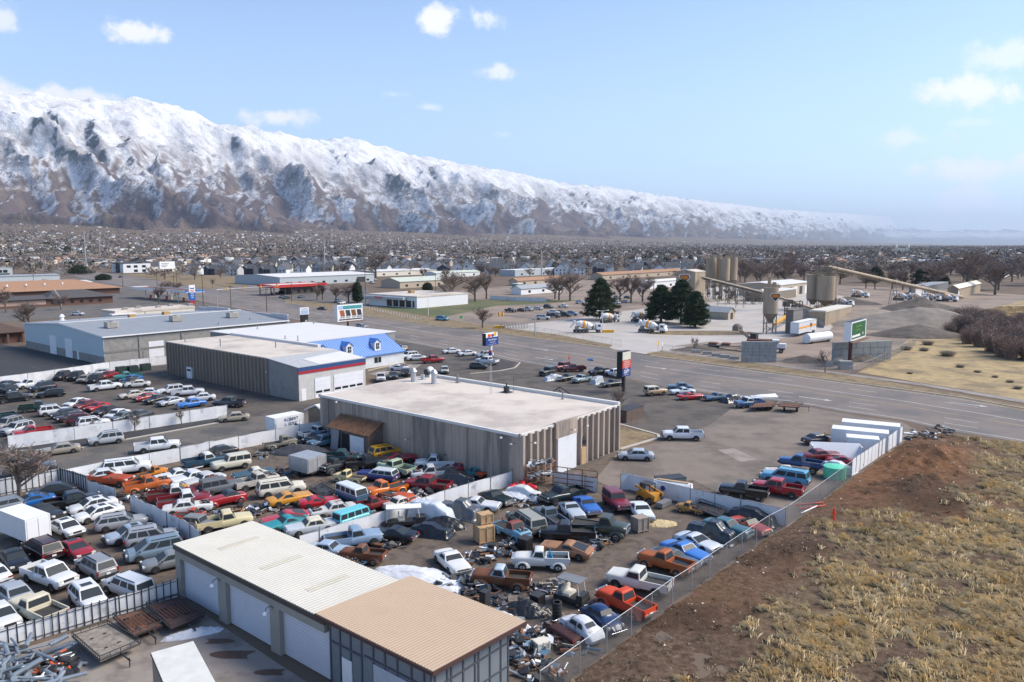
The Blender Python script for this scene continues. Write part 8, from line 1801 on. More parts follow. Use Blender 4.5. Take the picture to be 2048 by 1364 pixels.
# ---------------- the rough field at the right ----------------
def field():
 fence = [(2500,925),(2048,890),(1880,866),(1812,880),(1704,956),(1576,1053),(1512,1091),(1383,1183),(1303,1240),(1213,1308),(1159,1347),(1060,1420),(980,1500)]
 F_ = [W(*p) for p in fence]; poly = [(p.x, p.y) for p in F_]+[(20, 8), (95, 8), (190, 60)]
 xs = np.arange(-8, 190, .42); ys = np.arange(8, 130, .42); X, Y = np.meshgrid(xs, ys, indexing='ij')
 def inside(X, Y):
  r = np.zeros(X.shape, bool); n = len(poly)
  for i in range(n):
   x1, y1 = poly[i]; x2, y2 = poly[(i+1) % n]
   c = ((y1 > Y) != (y2 > Y))&(X < (x2-x1)*(Y-y1)/((y2-y1)+1e-9)+x1); r ^= c
  return r
 dist = np.full(X.shape, 1e9)
 for a, b in zip(F_, F_[1:]):
  dx, dy = b.x-a.x, b.y-a.y; t = np.clip(((X-a.x)*dx+(Y-a.y)*dy)/(dx*dx+dy*dy), 0, 1); dist = np.minimum(dist, np.hypot(X-a.x-t*dx, Y-a.y-t*dy))
 dep = Y*CP+CZ*SP; PX = 1024+FPX*X/dep; PY = 682+FPX*(-(Y*SP-CZ*CP))/dep*1.0; PY = 682-FPX*(Y*SP-CZ*CP)/dep
 def bl(cx, cy, rx, ry): return np.exp(-(((PX-cx)/rx)**2+((PY-cy)/ry)**2))
 edge = smooth(0, 3, dist)
 rough = .10*fbm(X/1.3, Y/1.3, 4)+.30*fbm(X/7, Y/7, 3)
 Z = .03+edge*(rough+.10+ 1.5*bl(1860,925,80,22)+.9*bl(1830,985,50,22)+1.0*bl(1890,1010,90,14)+.8*bl(1640,1110,60,20)+.7*bl(1780,1075,100,12)+.35*bl(1850,940,120,40)*np.abs(fbm(X/2, Y/2, 3))*3)
 n1 = fbm(X/5, Y/5, 4); n2 = fbm(X/2+9, Y/2, 4); n3 = fbm(X/14+3, Y/14, 3)
 red = np.clip(1.25*bl(1850,930,120,50)+.8*bl(1730,985,110,50)+.8*bl(1950,1020,140,35)+.55*bl(1440,1190,110,60)+.4*bl(1600,1130,80,30)+.35*n1, 0, 1)
 gs = smooth(-90, 150, PX-(1440+(1364-PY)*.80)+200*n3)*smooth(1010, 1110, PY+60*n1)+smooth(1900, 2000, PX+60*n1)*smooth(870, 900, PY)*(1-.8*bl(1960,1010,90,30))
 gs = np.clip(gs*(.80+1.9*n1+.5*n2), 0, 1)*np.clip(1-bl(1850,940,110,45)*1.2, 0, 1)
 dark = np.clip(smooth(-.05, .45, n1)*.8+1.0*bl(1830,990,55,25)+.8*bl(1640,1110,70,18)+.9*bl(1905,1020,70,14)+.3*n2, 0, 1)
 ins = inside(X, Y); nx, ny = X.shape; idx = np.arange(nx*ny).reshape(nx, ny); f = np.stack([idx[:-1, :-1], idx[1:, :-1], idx[1:, 1:], idx[:-1, 1:]], -1); k = ins[:-1, :-1]|ins[1:, 1:]|ins[1:, :-1]|ins[:-1, 1:]
 Z = np.where(ins, Z, -.05); Fc = f[k]; V = np.stack([X, Y, Z], -1).reshape(-1, 3)
 m = bpy.data.materials.new('field_soil'); m.use_nodes = True; nt = m.node_tree; N = nt.nodes; L = nt.links; bs = N['Principled BSDF']; bs.inputs['Roughness'].default_value = .95; bs.inputs['Specular IOR Level'].default_value = .08
 at = N.new('ShaderNodeAttribute'); at.attribute_name = 'cover'; sp = N.new('ShaderNodeSeparateColor'); L.new(at.outputs['Color'], sp.inputs[0]); ge = N.new('ShaderNodeNewGeometry')
 def noise(s, d=8, r=.7): n = N.new('ShaderNodeTexNoise'); n.inputs['Scale'].default_value = s; n.inputs['Detail'].default_value = d; n.inputs['Roughness'].default_value = r; L.new(ge.outputs['Position'], n.inputs['Vector']); return n.outputs[0]
 def rmp(src, st):
  r = N.new('ShaderNodeValToRGB'); e = r.color_ramp.elements
  while len(e) < len(st): e.new(.5)
  for el, (p, c) in zip(e, st): el.position = p; el.color = (*c, 1)
  L.new(src, r.inputs[0]); return r.outputs[0]
 soil = rmp(noise(2.2), [(.35, (.060, .042, .030)), (.5, (.120, .080, .056)), (.68, (.19, .135, .095))]); rd = rmp(noise(1.3), [(.35, (.115, .060, .032)), (.55, (.20, .105, .058)), (.7, (.29, .17, .105))]); gr = rmp(noise(3.5), [(.35, (.085, .064, .035)), (.5, (.26, .205, .125)), (.68, (.44, .36, .225))]); dk = rmp(noise(3), [(.4, (.028, .021, .017)), (.65, (.075, .052, .038))])
 def mix(fac, a, b): x = N.new('ShaderNodeMixRGB'); L.new(fac, x.inputs[0]); L.new(a, x.inputs[1]); L.new(b, x.inputs[2]); return x.outputs[0]
 c = mix(sp.outputs[0], soil, rd); c = mix(sp.outputs[2], c, dk); c = mix(sp.outputs[1], c, gr); L.new(c, bs.inputs['Base Color'])
 bp = N.new('ShaderNodeBump'); bp.inputs['Strength'].default_value = .9; bp.inputs['Distance'].default_value = .12; L.new(noise(4, 8, .8), bp.inputs['Height']); L.new(bp.outputs[0], bs.inputs['Normal'])
 o = npmesh('field', V, Fc, m, smooth=True); ca = o.data.color_attributes.new('cover', 'FLOAT_COLOR', 'POINT'); A4 = np.stack([red, gs, dark*.75, np.ones_like(red)], -1).reshape(-1, 4).astype(np.float32); ca.data.foreach_set('color', A4.ravel()); tag(o, None, None, kind='structure')
 rs = np.random.RandomState(4)
 def sample(n, prob):
  i = rs.randint(0, nx, n*6); j = rs.randint(0, ny, n*6); w_ = prob[i, j]*ins[i, j]*(Y[i, j] < 125)*(50/np.maximum(Y[i, j], 35))**.8; s = rs.rand(len(i)) < w_; i, j = i[s][:n], j[s][:n]; return X[i, j]+rs.uniform(-.3, .3, len(i)), Y[i, j]+rs.uniform(-.3, .3, len(i)), Z[i, j]
 def tufts(name, n, prob, h, m_, label, lean=.9, blades=16, wdt=.02):
  x, y, z = sample(n, prob); N_ = len(x); th_ = fbm(x/6, y/6, 2)*2.5+2.4+rs.normal(0, .5, N_); hh = h*rs.uniform(.6, 1.3, N_)
  bx = x[:, None]+rs.normal(0, .16, (N_, blades)); by = y[:, None]+rs.normal(0, .16, (N_, blades)); L_ = hh[:, None]*rs.uniform(.6, 1.2, (N_, blades)); a = th_[:, None]+rs.normal(0, .5, (N_, blades)); ln = lean*rs.uniform(.4, 1.3, (N_, blades))
  dx = np.cos(a)*ln*L_; dy = np.sin(a)*ln*L_; dz = L_*np.clip(1-ln*.45, .25, 1); px_, py_ = -np.sin(a)*wdt, np.cos(a)*wdt; z0 = np.repeat(z[:, None]-.05, blades, 1)
  V = np.stack([np.stack([bx-px_, by-py_, z0], -1), np.stack([bx+px_, by+py_, z0], -1), np.stack([bx+dx*.5+px_*.7, by+dy*.5+py_*.7, z0+dz*.8], -1), np.stack([bx+dx, by+dy, z0+dz*.75], -1)], 2).reshape(-1, 3); F = np.arange(len(V)).reshape(-1, 4)
  tag(npmesh(name, V, F, m_), label, 'grass', kind='stuff')
 tufts('straw_grass', 30000, gs**.8, .60, mat('straw_blades', (.64, .52, .32), .9, var=.35, scale=.7), 'wind combed straw coloured grass on the field')
 tufts('dull_grass', 9000, np.clip(gs*.9+.05, 0, 1), .38, mat('dull_blades', (.40, .33, .21), .9, var=.4, scale=.9), 'dull brown grass between the straw tufts', blades=12)
 tufts('tall_straw', 1700, gs*(n1 > .10), .75, mat('gold_blades', (.62, .46, .23), .9, var=.3, scale=.7), 'tall golden grass clumps on the field', lean=.6, blades=26)
 tufts('field_weeds', 5200, np.clip(.25+dark, 0, 1)*(1-gs), .22, mat('weed_stems', (.10, .075, .05), .9, var=.4), 'low dead weeds on the dark soil', blades=9)
 for nm, n, sz, m_, lab in (('field_stones', 5200, .07, mat('soil_stone', (.24, .19, .15), .9, var=.4, scale=3), 'scattered small clods and stones'), ('field_litter', 520, .10, mat('pale_litter', (.62, .60, .56), .8), 'scraps of white litter along the fence')):
  pr = np.clip(.5+dark-.6*gs, 0, 1) if 'stones' in nm else np.exp(-dist/9)*.9+.10; x, y, z = sample(n, pr); N_ = len(x); b = np.array([[1, 0, 0], [-.5, .87, 0], [-.5, -.87, 0], [0, 0, .9]]); s = sz*rs.uniform(.4, 1.5, (N_, 1, 1)); V = np.stack([x, y, z], 1)[:, None]+b[None]*s*rs.uniform(.6, 1.3, (N_, 4, 3)); a4 = np.arange(N_)[:, None, None]*4; F = (a4+np.array([[0, 1, 3], [1, 2, 3], [2, 0, 3]])[None]).reshape(-1, 3); tag(npmesh(nm, V.reshape(-1, 3), F, m_), lab, 'debris', kind='stuff')
 x = rs.uniform(150, 330, 60000); y = rs.uniform(170, 330, 60000); Q = [W(*p) for p in ((1715,745),(1760,720),(1830,670),(1900,640),(2048,600),(2400,640),(2400,850),(2048,800),(1900,775))]; r = np.zeros(len(x), bool)
 for i in range(len(Q)): a, b = Q[i], Q[(i+1) % len(Q)]; r ^= ((a.y > y) != (b.y > y))&(x < (b.x-a.x)*(y-a.y)/(b.y-a.y+1e-9)+a.x)
 r &= fbm(x/9, y/9, 3) > -.15; x, y = x[r], y[r]; N_ = len(x); bl_ = 7; a = rs.uniform(0, 6.28, (N_, bl_)); ln = rs.uniform(.3, .9, (N_, bl_)); bx = x[:, None]+rs.normal(0, .25, (N_, bl_)); by = y[:, None]+rs.normal(0, .25, (N_, bl_)); z = np.full((N_, bl_), .03); w_ = .05
 V = np.stack([np.stack([bx-np.sin(a)*w_, by+np.cos(a)*w_, z], -1), np.stack([bx+np.sin(a)*w_, by-np.cos(a)*w_, z], -1), np.stack([bx+np.cos(a)*ln, by+np.sin(a)*ln, z+ln*.8], -1)], 2).reshape(-1, 3)
 tag(npmesh('straw_cover', V, np.arange(len(V)).reshape(-1, 3), mat('straw_far', (.40, .30, .155), .9, var=.35, scale=.3)), 'straw coloured grass on the field across the road', 'grass', kind='stuff')
field()
# ---------------- yard clutter ----------------
plastic = mat('white_plastic_sheet', (.66, .67, .70), .4, var=.1, scale=2); blackplastic = mat('black_plastic', (.018, .019, .021), .3, var=.2); blue_t = mat('blue_tarp', '#2f93c4', .5); junk_m = [rustm, dkm, greym, woodm, mat('scrap_dark', (.05, .04, .035), .8, var=.4, scale=4), mat('scrap_orange', (.26, .11, .04), .7), galv, mat('scrap_blue', (.08, .16, .25), .6), whp]
def on(mb, name, m, px, py, label, cat, rz=0.0, group=None, z=.02):
 o = mb.build(name, m); p = W(px, py); o.location = (p.x, p.y, z); o.rotation_euler.z = rz; tag(o, label, cat, group); return o
def scrap(px, py, rx, ry, n, h, label, seed, mats=None, rz=0):
 rn = random.Random(seed); k = MB(); mats = mats or junk_m
 for i in range(n):
  a = rn.uniform(0, 6.28); r = rn.random()**.6; x, y = math.cos(a)*r*rx, math.sin(a)*r*ry; z = rn.uniform(.03, 1)*h*(1-r*.7); M = Matrix.Rotation(rn.uniform(0, 6.28), 3, 'Z')@Matrix.Rotation(rn.uniform(-.7, .7), 3, 'X'); t = rn.random(); mi = rn.randrange(len(mats))
  if t < .45: k.box((x, y, z), (rn.uniform(.15, .9), rn.uniform(.1, .5), rn.uniform(.03, .3)), mi, M=M)
  elif t < .8: d = M@Vector((rn.uniform(.3, 1.3), 0, .15)); k.tube((x, y, z), (x+d.x, y+d.y, z+abs(d.z)), rn.uniform(.025, .10), n=6, mi=mi)
  else: d = M@Vector((0, 0, .18)); k.tube((x, y, z), (x+d.x, y+d.y, z+d.z), .31, n=12, mi=1)
 o = on(k, 'scrap_heap', mats, px, py, label, 'scrap', rz); o['kind'] = 'stuff'; return o
for i, (px, py, rx, ry, n, h, lab) in enumerate(((930,1235,5.5,1.6,150,.8,'scrap and parts along the back of the tan roofed bay'),(1020,1290,2.6,2.6,110,.8,'scrap and pallets right of the tan roofed bay'),(1060,1335,2.6,1.5,90,.7,'scrap by the lower end of the chain link fence'),(1120,1285,2.2,1.3,80,.6,'scrap between the white beetle and the cream box'),(955,1180,2.6,1.3,80,.7,'parts and drums in front of the brown pickup'),(1010,1215,2.4,1.4,90,.7,'mixed scrap between the tan roof and the golf cart'),(760,1085,2.5,1.2,60,.5,'stripped buggy parts beside the black coupe'),(1190,1085,2.6,1.2,60,.6,'axle and drum parts by the copper car'),(985,1110,3.2,1.6,90,.9,'engine parts between the two white vehicles'),(880,1175,3,1.2,70,.6,'scrap beside the crumpled plastic'),(700,1130,2.4,1.3,50,.6,'axles and scrap behind the garage roof'),(1090,1180,3,1.2,60,.5,'planks and panels below the white rounded pickup'),(520,1020,8,2,150,.6,'rusty scrap between the middle wreck rows'),(600,945,9,2.2,160,.7,'scrap in front of the cream wagon'),(810,1000,6,2.2,140,.9,'engines and scrap on the orange truck'),(330,985,8,1.8,150,.7,'rusty frames among the left wrecks'),(640,880,8,2.4,120,.7,'scrap near the tin shed'),(760,925,7,2,110,.7,'scrap by the brown workshop wall'),(1085,1000,4,1.3,80,.7,'motorcycle parts by the workshop corner'),(420,1045,6,1.5,90,.6,'scrap by the leaning fence'),(560,1065,7,1.5,110,.5,'scrap around the pale yellow cab'),(885,1045-60,4,1.5,60,.6,'parts against the inner fence'),(450,925,7,1.6,90,.7,'scrap along the street fence'),(720,880+15,2,1,40,.6,'bicycles and parts before the shed door'),(1855,868,6,2.5,60,.4,'litter and debris at the field edge by the road'))): scrap(px, py, rx, ry, n, h, lab, 50+i, rz=-.65 if i < 7 else .65)
def heap(px, py, rx, ry, h, m, label, seed, cat='plastic sheet', name='crumpled_sheet', rz=0): o = pile(px, py, rx, ry, h, m, label, seed, name, rz, cat, .7); me = o.data; rs = np.random.RandomState(seed); n = len(me.vertices); c = np.empty(n*3, np.float32); me.vertices.foreach_get('co', c); c = c.reshape(-1, 3); q = c[:, 2] > 0; c[:, 2] += q*(.16*np.abs(fbm(c[:, 0]*3, c[:, 1]*3+seed, 3))+.04*rs.rand(n)); me.vertices.foreach_set('co', c.ravel()); me.update(); return o
heap(838, 1160, 4.3, 2.1, .75, plastic, 'large crumpled white plastic sheet beside the white sixties car', 1, rz=-.5); heap(1010, 1245, 2.6, .9, .7, plastic, 'small white plastic sheet over scrap by the tan bay', 2, rz=-.7); heap(1200, 1235, 1.6, .8, .5, plastic, 'torn white plastic next to the orange red cab', 3); heap(1040, 995, 3.2, 1.6, .8, plastic, 'white sheet under the race car body', 4); heap(1052, 1225, 1.9, 1.1, 1.0, blackplastic, 'black plastic covered mound by the golf cart', 5); heap(885, 1055, 2.4, 1.3, 1.2, blackplastic, 'shiny black plastic mound behind the black coupe', 6); heap(600, 905, 4, 2, 1.1, mat('charcoal_tarp', (.05, .052, .06), .7), 'charcoal tarpaulin draped over wrecks near the white sheeted truck', 7); heap(1320, 1048, 1.7, 1.0, .25, mat('straw_rope', (.50, .40, .22), .9), 'loose pile of straw coloured rope beside the white coupe', 8, 'rope', 'rope_pile')
heap(385, 1270, 2.0, .55, .45, mat('old_snow', (.62, .63, .66), .6), 'dirty heap of melting snow beside the garage door', 9, 'snow', 'snow_heap', rz=.4)
for px, py, rx, ry, lab in ((470,1310,1.3,.7,'brown wet stain on the concrete before the second door'),(435,1283,.9,.45,'brown wet stain near the snow heap'),(545,1345,.9,.5,'small brown stain before the third door')):
 g = W(px, py); n = 26; k = MB(); k.add([(g.x+math.cos(t)*rx*(1+.35*math.sin(3*t+px)), g.y+math.sin(t)*ry*(1+.3*math.cos(2*t)), .026) for t in [6.283*i/n for i in range(n)]], [tuple(range(n))]); tag(k.build('ground_stain', mat('wet_stain', (.10, .055, .035), .5, var=.3, scale=2)), None, None, kind='structure')
def pallet(px, py, rz, label): k = MB(); [k.box((-.5+i*.2, 0, .13), (.1, 1.2, .02)) for i in range(6)]; [k.box((0, y, .07), (1.1, .09, .1)) for y in (-.5, 0, .5)]; on(k, 'pallet', woodm, px, py, label, 'pallet', rz, 'wooden pallets in the yard')
for px, py, a, lab in ((1112,1232,.3,'wooden pallet under the tyre stack'),(1105,1258,.5,'broken wooden pallet below the tyre stack'),(950,1215,.1,'wooden pallet left of the barrel with a yellow lid'),(1030,1322,.9,'wooden pallet near the lower fence end'),(1052,1335,.2,'wooden pallet beside the last fence post'),(968,1230,.8,'wooden pallet behind the tan roof edge'),(1112,1165,.4,'wooden pallet by the blue engine stand')): pallet(px, py, a, lab)
def crate(px, py, s, z, label, m=newwood): k = MB(); k.box((0, 0, s[2]/2), (s[0]*.94, s[1]*.94, s[2])); [k.box((x*s[0]/2*.97, y*s[1]/2*.97, s[2]/2), (.10, .10, s[2]+.04)) for x in (-1, 0, 1) for y in (-1, 1)]; [k.box((0, y*s[1]/2*.98, zz), (s[0], .06, .1)) for y in (-1, 1) for zz in (.08, s[2]-.06)]; [k.box((x*s[0]/2*.98, 0, zz), (.06, s[1], .1)) for x in (-1, 1) for zz in (.08, s[2]-.06)]; on(k, 'wooden_crate', m, px, py, label, 'crate', .5, z=z)
crate(968, 1083, (1.5, 1.3, 1.5), .1, 'large pale wooden crate at the bottom of a pair'); crate(970, 1079, (1.2, 1.0, .9), 1.66, 'small slatted wooden crate on top of the large one'); crate(1280, 1062, (1.3, 1.1, 1.35), .1, 'grey chipboard crate on a pallet beside the white coupe', mat('chipboard', (.30, .25, .21), .9, var=.3, scale=8)); crate(1082, 1300, (.9, .8, .6), .1, 'cream square box on the scrap by the fence', cream)
tm_, rm_ = wheel_meshes(.36, .24, .22)
for i in range(5):
 o = bpy.data.objects.new('tyre', tm_); COL.objects.link(o); p = W(1114, 1240); o.location = (p.x, p.y, .28+i*.25); o.rotation_euler = (math.pi/2, 0, i); tag(o, ORD[i]+' tyre from the ground in the stack beside the golf cart', 'tyre', 'stacked tyres')
for i, (px, py, lab) in enumerate(((827,1172,'big upright tyre behind the tan roof'),(907,1203,'tyre with silver rim among the scrap'),(1015,1090,'tyre lying by the engine parts'),(742,1112,'wide tyre of the stripped buggy'),(735,1085,'front tyre of the stripped buggy'),(1200,1100,'big tyre on the axle by the copper car'))): o = bpy.data.objects.new('tyre', tm_); COL.objects.link(o); p = W(px, py); o.location = (p.x, p.y, .4); o.rotation_euler = (.3, 0, i); tag(o, lab, 'tyre'); q_ = bpy.data.objects.new('rim', rm_); COL.objects.link(q_); q_.parent = o
def cart(px, py, rz, label, L_=2.5, roofm=greym, hgt_=1.9, name='golf_cart'):
 g = W(px, py); o = empty(name, (g.x, g.y, .02), rz, label, 'cart'); k = MB(); k.box((0, 0, .45), (L_, 1.2, .3)); k.box((L_*.38, 0, .75), (L_*.2, 1.1, .4)); k.build('body', dkm, o); k = MB(); k.box((-.2, 0, .75), (.6, 1.1, .2)); k.box((-.5, 0, 1.05), (.15, 1.1, .5)); k.build('seat', cream, o)
 k = MB(); [k.tube((x, y, .6), (x*.8, y*.95, hgt_), .025, n=5) for x in (-L_*.4, L_*.38) for y in (-.5, .5)]; k.build('roof_posts', whp, o); k = MB(); k.box((0, 0, hgt_+.03), (L_*.8, 1.25, .07)); k.build('roof', roofm, o); add_wheels(o, (-L_*.36, L_*.34), .62, .24, .18)
cart(1143, 1205, -.6, 'black golf cart with a grey roof beside the tyre stack'); cart(808, 1052, .15, 'long cart with a white canopy behind the black coupe', 4.2, whp, 1.9)
def boxy(name, px, py, s, m, label, cat, rz=RZ, z=.02): k = MB(); k.box((0, 0, s[2]/2), s); k.box((0, 0, s[2]+.03), (s[0]*1.03, s[1]*1.03, .06), 1); return on(k, name, [m, dkm], px, py, label, cat, rz, z=z)
for px, py, lab in ((243,747,'left of three dark green dumpsters by the fence'),(266,745,'middle of three dark green dumpsters by the fence'),(291,741,'right of three dark green dumpsters by the fence')): boxy('dumpster', px, py, (1.9, 1.4, 1.4), mat('dumpster_green', (.02, .045, .04), .6), lab, 'dumpster')
boxy('dumpster', 1258, 838, (5.2, 2.2, 1.8), mat('dumpster_rust', (.11, .075, .06), .8, var=.4, scale=2), 'long rusty scrap container beyond the workshop corner', 'dumpster'); boxy('oil_drum', 970, 1222, (.6, .6, 1.5), dkm, 'dark barrel topped with a yellow lid', 'barrel'); boxy('dark_locker', 1075, 1215, (.9, .8, 1.0), blackp, 'black square locker by the black plastic mound', 'locker'); boxy('black_bin', 1050, 1100, (1.0, 1.0, 1.1), blackp, 'black bin beside the light blue pickup', 'bin')
boxy('steel_hopper', 1340, 970, (3.2, 1.6, .9), mat('hopper_grey', (.13, .17, .17), .6), 'grey green steel hopper lying behind the white fence', 'hopper', .3)
k = MB(); k.tube((0, 0, 0), (0, 0, 1.35), 1.25, n=28); k.tube((0, 0, 1.35), (0, 0, 1.5), 1.2, .4, n=28); on(k, 'water_tank', mat('tank_green', '#5fc9a4', .4), 1669, 955, 'round mint green plastic tank by the fence', 'tank')
k = MB(); k.box((0, 0, .06), (.7, .7, .1)); k.tube((0, 0, .1), (0, 0, 1.5), .12, n=8); k.box((0, 0, 1.0), (.5, .12, .12)); on(k, 'standpipe', redp, 1667, 1046, 'red standpipe on the bare dirt outside the fence', 'standpipe')
for i, (px, py, a, m_, lab) in enumerate(((1620,1010,.2,redp,'long red pole on the ground by the fence, upper'),(1625,1017,.3,redp,'long red pole on the ground by the fence, lower'),(1618,1022,.7,whp,'white post on the ground beside the red poles'))): k = MB(); k.tube((-1.6, 0, .12), (1.6, 0, .16), .07, n=6); on(k, 'pole', m_, px, py, lab, 'pole', a)
def boxat(name, q0_, q1_, h, L_, label, m=whp, deck=.7, side=1, cat='trailer', wheels=True):
 "q0,q1: ground pixels of the two corners of the end wall seen left to right; body runs away to the left-back"
 a, c = W(*q0_), W(*q1_); hd = heading(a, c); wd = (c-a).length; o = empty(name, a, hd, label, cat); k = MB(); k.box((wd/2, side*L_/2, (deck+h)/2), (wd, L_, h-deck)); k.build('box_body', m, o); k = MB(); k.box((wd/2, side*L_/2, h+.02), (wd+.06, L_+.06, .06)); [k.box((x, side*y, (deck+h)/2), (.09, .09, h-deck)) for x in (0, wd) for y in (0, L_)]; k.build('roof_frame', whp if m is not galv else galv, o); k = MB(); [k.box((x, -.03*side, deck+(h-deck)*.5), (wd*.44, .05, (h-deck)*.9)) for x in (wd*.26, wd*.74)]; k.build('doors', m, o)
 if wheels: k = MB(); k.box((wd/2, side*L_/2, deck-.12), (wd*.6, L_*.98, .2)); k.build('chassis', dkm, o); add_wheels(o, (.25, wd-.25), .12, .36, .2); [setattr(ch, 'location', Vector((ch.location.x, side*L_*.4+ch.location.y, ch.location.z))) or setattr(ch, 'rotation_euler', (0, 0, math.pi/2)) for ch in o.children if ch.name.startswith('wheel')]
 return o
boxat('box_trailer', (55, 1101), (103, 1086), 2.75, 5.0, 'white box trailer standing among the cars at the left edge'); boxat('box_trailer', (616, 958), (653, 946), 2.3, 3.2, 'silver ribbed box trailer in the middle of the yard', galv, .6)
o = boxat('painted_wagon', (551, 874), (608, 862), 2.6, 2.4, 'white box wagon with blue lettering behind the street fence', whp); text('ROBERT', .62, 2.6, -.08, 2.15, mat('letter_blue', '#27476b', .5), o); text('L. COOK', .55, 2.6, -.08, 1.5, MATS['letter_blue'], o)
for q0_, q1_, L_, h, lab in (((1662,893),(1775,905),2.3,2.45,'long white container nearer of two by the road'),((1682,878),(1798,890),2.3,2.45,'long white container farther of two by the road')): boxat('container', q0_, q1_, h, L_, lab, mat('container_white', (.70, .71, .73), .6, var=.05, streak=True), .05, cat='container', wheels=False)
boxat('box_trailer', (1692, 908), (1757, 914), 2.2, 2.0, 'white enclosed trailer in front of the long containers', whp, .5, wheels=False)
a = W(303, 1306, 2.95); c = W(386, 1283, 2.95); o = empty('box_truck', (a.x, a.y, 0), heading(a, c), 'white roofed box truck cut by the bottom edge', 'truck'); wd = (c-a).length; k = MB(); k.box((wd/2, -3.2, 1.85), (wd, 6.4, 2.15)); k.build('box_body', mat('box_tan', (.25, .21, .17), .6), o); k = MB(); k.box((wd/2, -3.2, 2.94), (wd+.05, 6.45, .06)); k.build('roof', mat('box_roof', (.62, .61, .56), .5), o); k = MB(); [k.box((x, -3.2, 2.87), (.1, 6.5, .18)) for x in (0, wd)]; [k.box((wd/2, y, 2.87), (wd, .1, .18)) for y in (0, -6.4)]; k.build('trim', dkm, o); k = MB(); k.box((wd/2, -3.2, .6), (wd*.8, 6, .3)); k.build('chassis', dkm, o)
b = simple('tin_garage', 655, 862, 603, 668, 2.6, tan2, white_roof2, 'small tan garage with white gabled roof left of the workshop', 'gableB', rise=.9, la=4.5)
def flat(c4, z, m, label, rail=True, grate=False):
 q = [W(*p, z) for p in c4]; g = q[0].copy(); g.z = 0; o = empty('flat_trailer', g, 0, label, 'trailer'); q = [p-g for p in q]; k = MB(); k.slab(q if (q[1]-q[0]).cross(q[2]-q[1]).z > 0 else q[::-1], -.12); k.build('deck', m, o)
 if rail:
  k = MB()
  for i in range(4):
   a, c = q[i], q[(i+1) % 4]; k.tube(a+Vector((0, 0, .3)), c+Vector((0, 0, .3)), .035, n=4); k.tube(a, c, .05, n=4); n = max(3, int((c-a).length/.3)) if i in (1, 3) else 4
   for j in range(n+1): p = a.lerp(c, j/n); k.tube(p, p+Vector((0, 0, .3)), .02, n=4)
  k.build('rails', dkm, o)
 if grate: cx = sum(q, Vector())/4; k = MB(); u = (q[1]-q[0]).normalized(); v = (q[2]-q[1]).normalized(); [k.tube(cx+u*(-1.0+i*.25)-v*.9+Vector((0, 0, .1)), cx+u*(-1.0+i*.25)+v*.9+Vector((0, 0, .1)), .035, n=4) for i in range(9)]; k.build('ramp_grate', rustm, o)
 cx = (q[0]+q[1]+q[2]+q[3])/4; u = ((q[2]-q[1]) if True else u); hd = math.atan2(u.y, u.x); w_ = empty('axle', (cx.x, cx.y, 0), hd+math.pi/2); w_.parent = o; add_wheels(w_, (-.4, .45), 1.05, .34, .2)
 k = MB(); e = (q[2]+q[3])/2; d = (e-cx).normalized(); k.tube(e-Vector((0, 0, .1)), e+d*1.3-Vector((0, 0, .15)), .06, n=5); k.tube(e+d*1.2, e+d*1.2-Vector((0, 0, z-.05)), .04, n=5); k.build('drawbar', dkm, o)
flat([(144,1272),(215,1248),(281,1287),(200,1321)], .65, woodm, 'grey plank deck trailer with black railings, left of three'); flat([(226,1234),(284,1220),(325,1250),(266,1271)], .6, rustm, 'rusty orange flat trailer with a black grate, middle of three', True, True); flat([(293,1212),(356,1195),(409,1231),(340,1257)], .6, mat('trailer_maroon', (.075, .038, .032), .8, var=.3), 'dark maroon flat trailer with a folded ramp, right of three', True, True)
flat([(1384,1013),(1400,1003),(1452,1020),(1436,1034)], .6, dkm, 'small black utility trailer beside the rusty tractor'); flat([(618,978),(642,965),(672,982),(650,996)], .55, dkm, 'black twin axle flatbed trailer with a blue bonnet on it'); flat([(1498,815),(1512,806),(1555,803),(1548,813)], .8, rustm, 'rusty trailer carrying a white boat like shell by the road'); flat([(1556,812),(1566,806),(1606,808),(1598,815)], 1.0, rustm, 'empty rusty trailer frame beside the road')
k = MB(); k.slab([Vector(v) for v in ((-2.4, -.9, .9), (2.2, -.7, .9), (2.4, .8, 1.2), (-2.2, .9, .9))], .25); k.ell((0, 0, 1.1), (2.2, .8, .4), 12, 6, top=True); on(k, 'boat_shell', whp, 1528, 806, 'white upturned boat like shell on the rusty trailer', 'boat', .15)
rn = random.Random(9); k = MB(); k.tube((-1, 0, 0), (1, 0, 0), .15, n=10); pm = k.build('steel_pipe', mat('pipe_galvanised', (.30, .34, .37), .35, metal=.5, var=.2)).data; bpy.data.objects.remove(bpy.data.objects['steel_pipe'])
for i in range(46): o = bpy.data.objects.new('steel_pipe', pm); COL.objects.link(o); p = W(rn.uniform(-30, 125), rn.uniform(1300, 1385)); o.location = (p.x, p.y, rn.uniform(.15, .9)); o.rotation_euler = (0, rn.uniform(-.35, .35), rn.choice((rn.uniform(.2, .9), rn.uniform(1.6, 2.9)))); o.scale = (rn.uniform(.4, 1.5), s_ := rn.uniform(.4, 1.2), s_); tag(o, 'galvanised %s pipe piled in the heap of pipes at the lower left corner' % ('thick' if s_ > .8 else 'thin'), 'pipe', 'galvanised pipes in the lower left heap')
scrap(100, 1335, 1.6, 1.0, 40, .5, 'orange frame and scrap at the edge of the pipe heap', 99, [mat('frame_orange', '#c9552a', .6), dkm, galv])
scrap(45, 1345, 4, 2, 90, .5, 'small galvanised fittings under the pipe heap', 98, [MATS['pipe_galvanised'], dkm, galv])
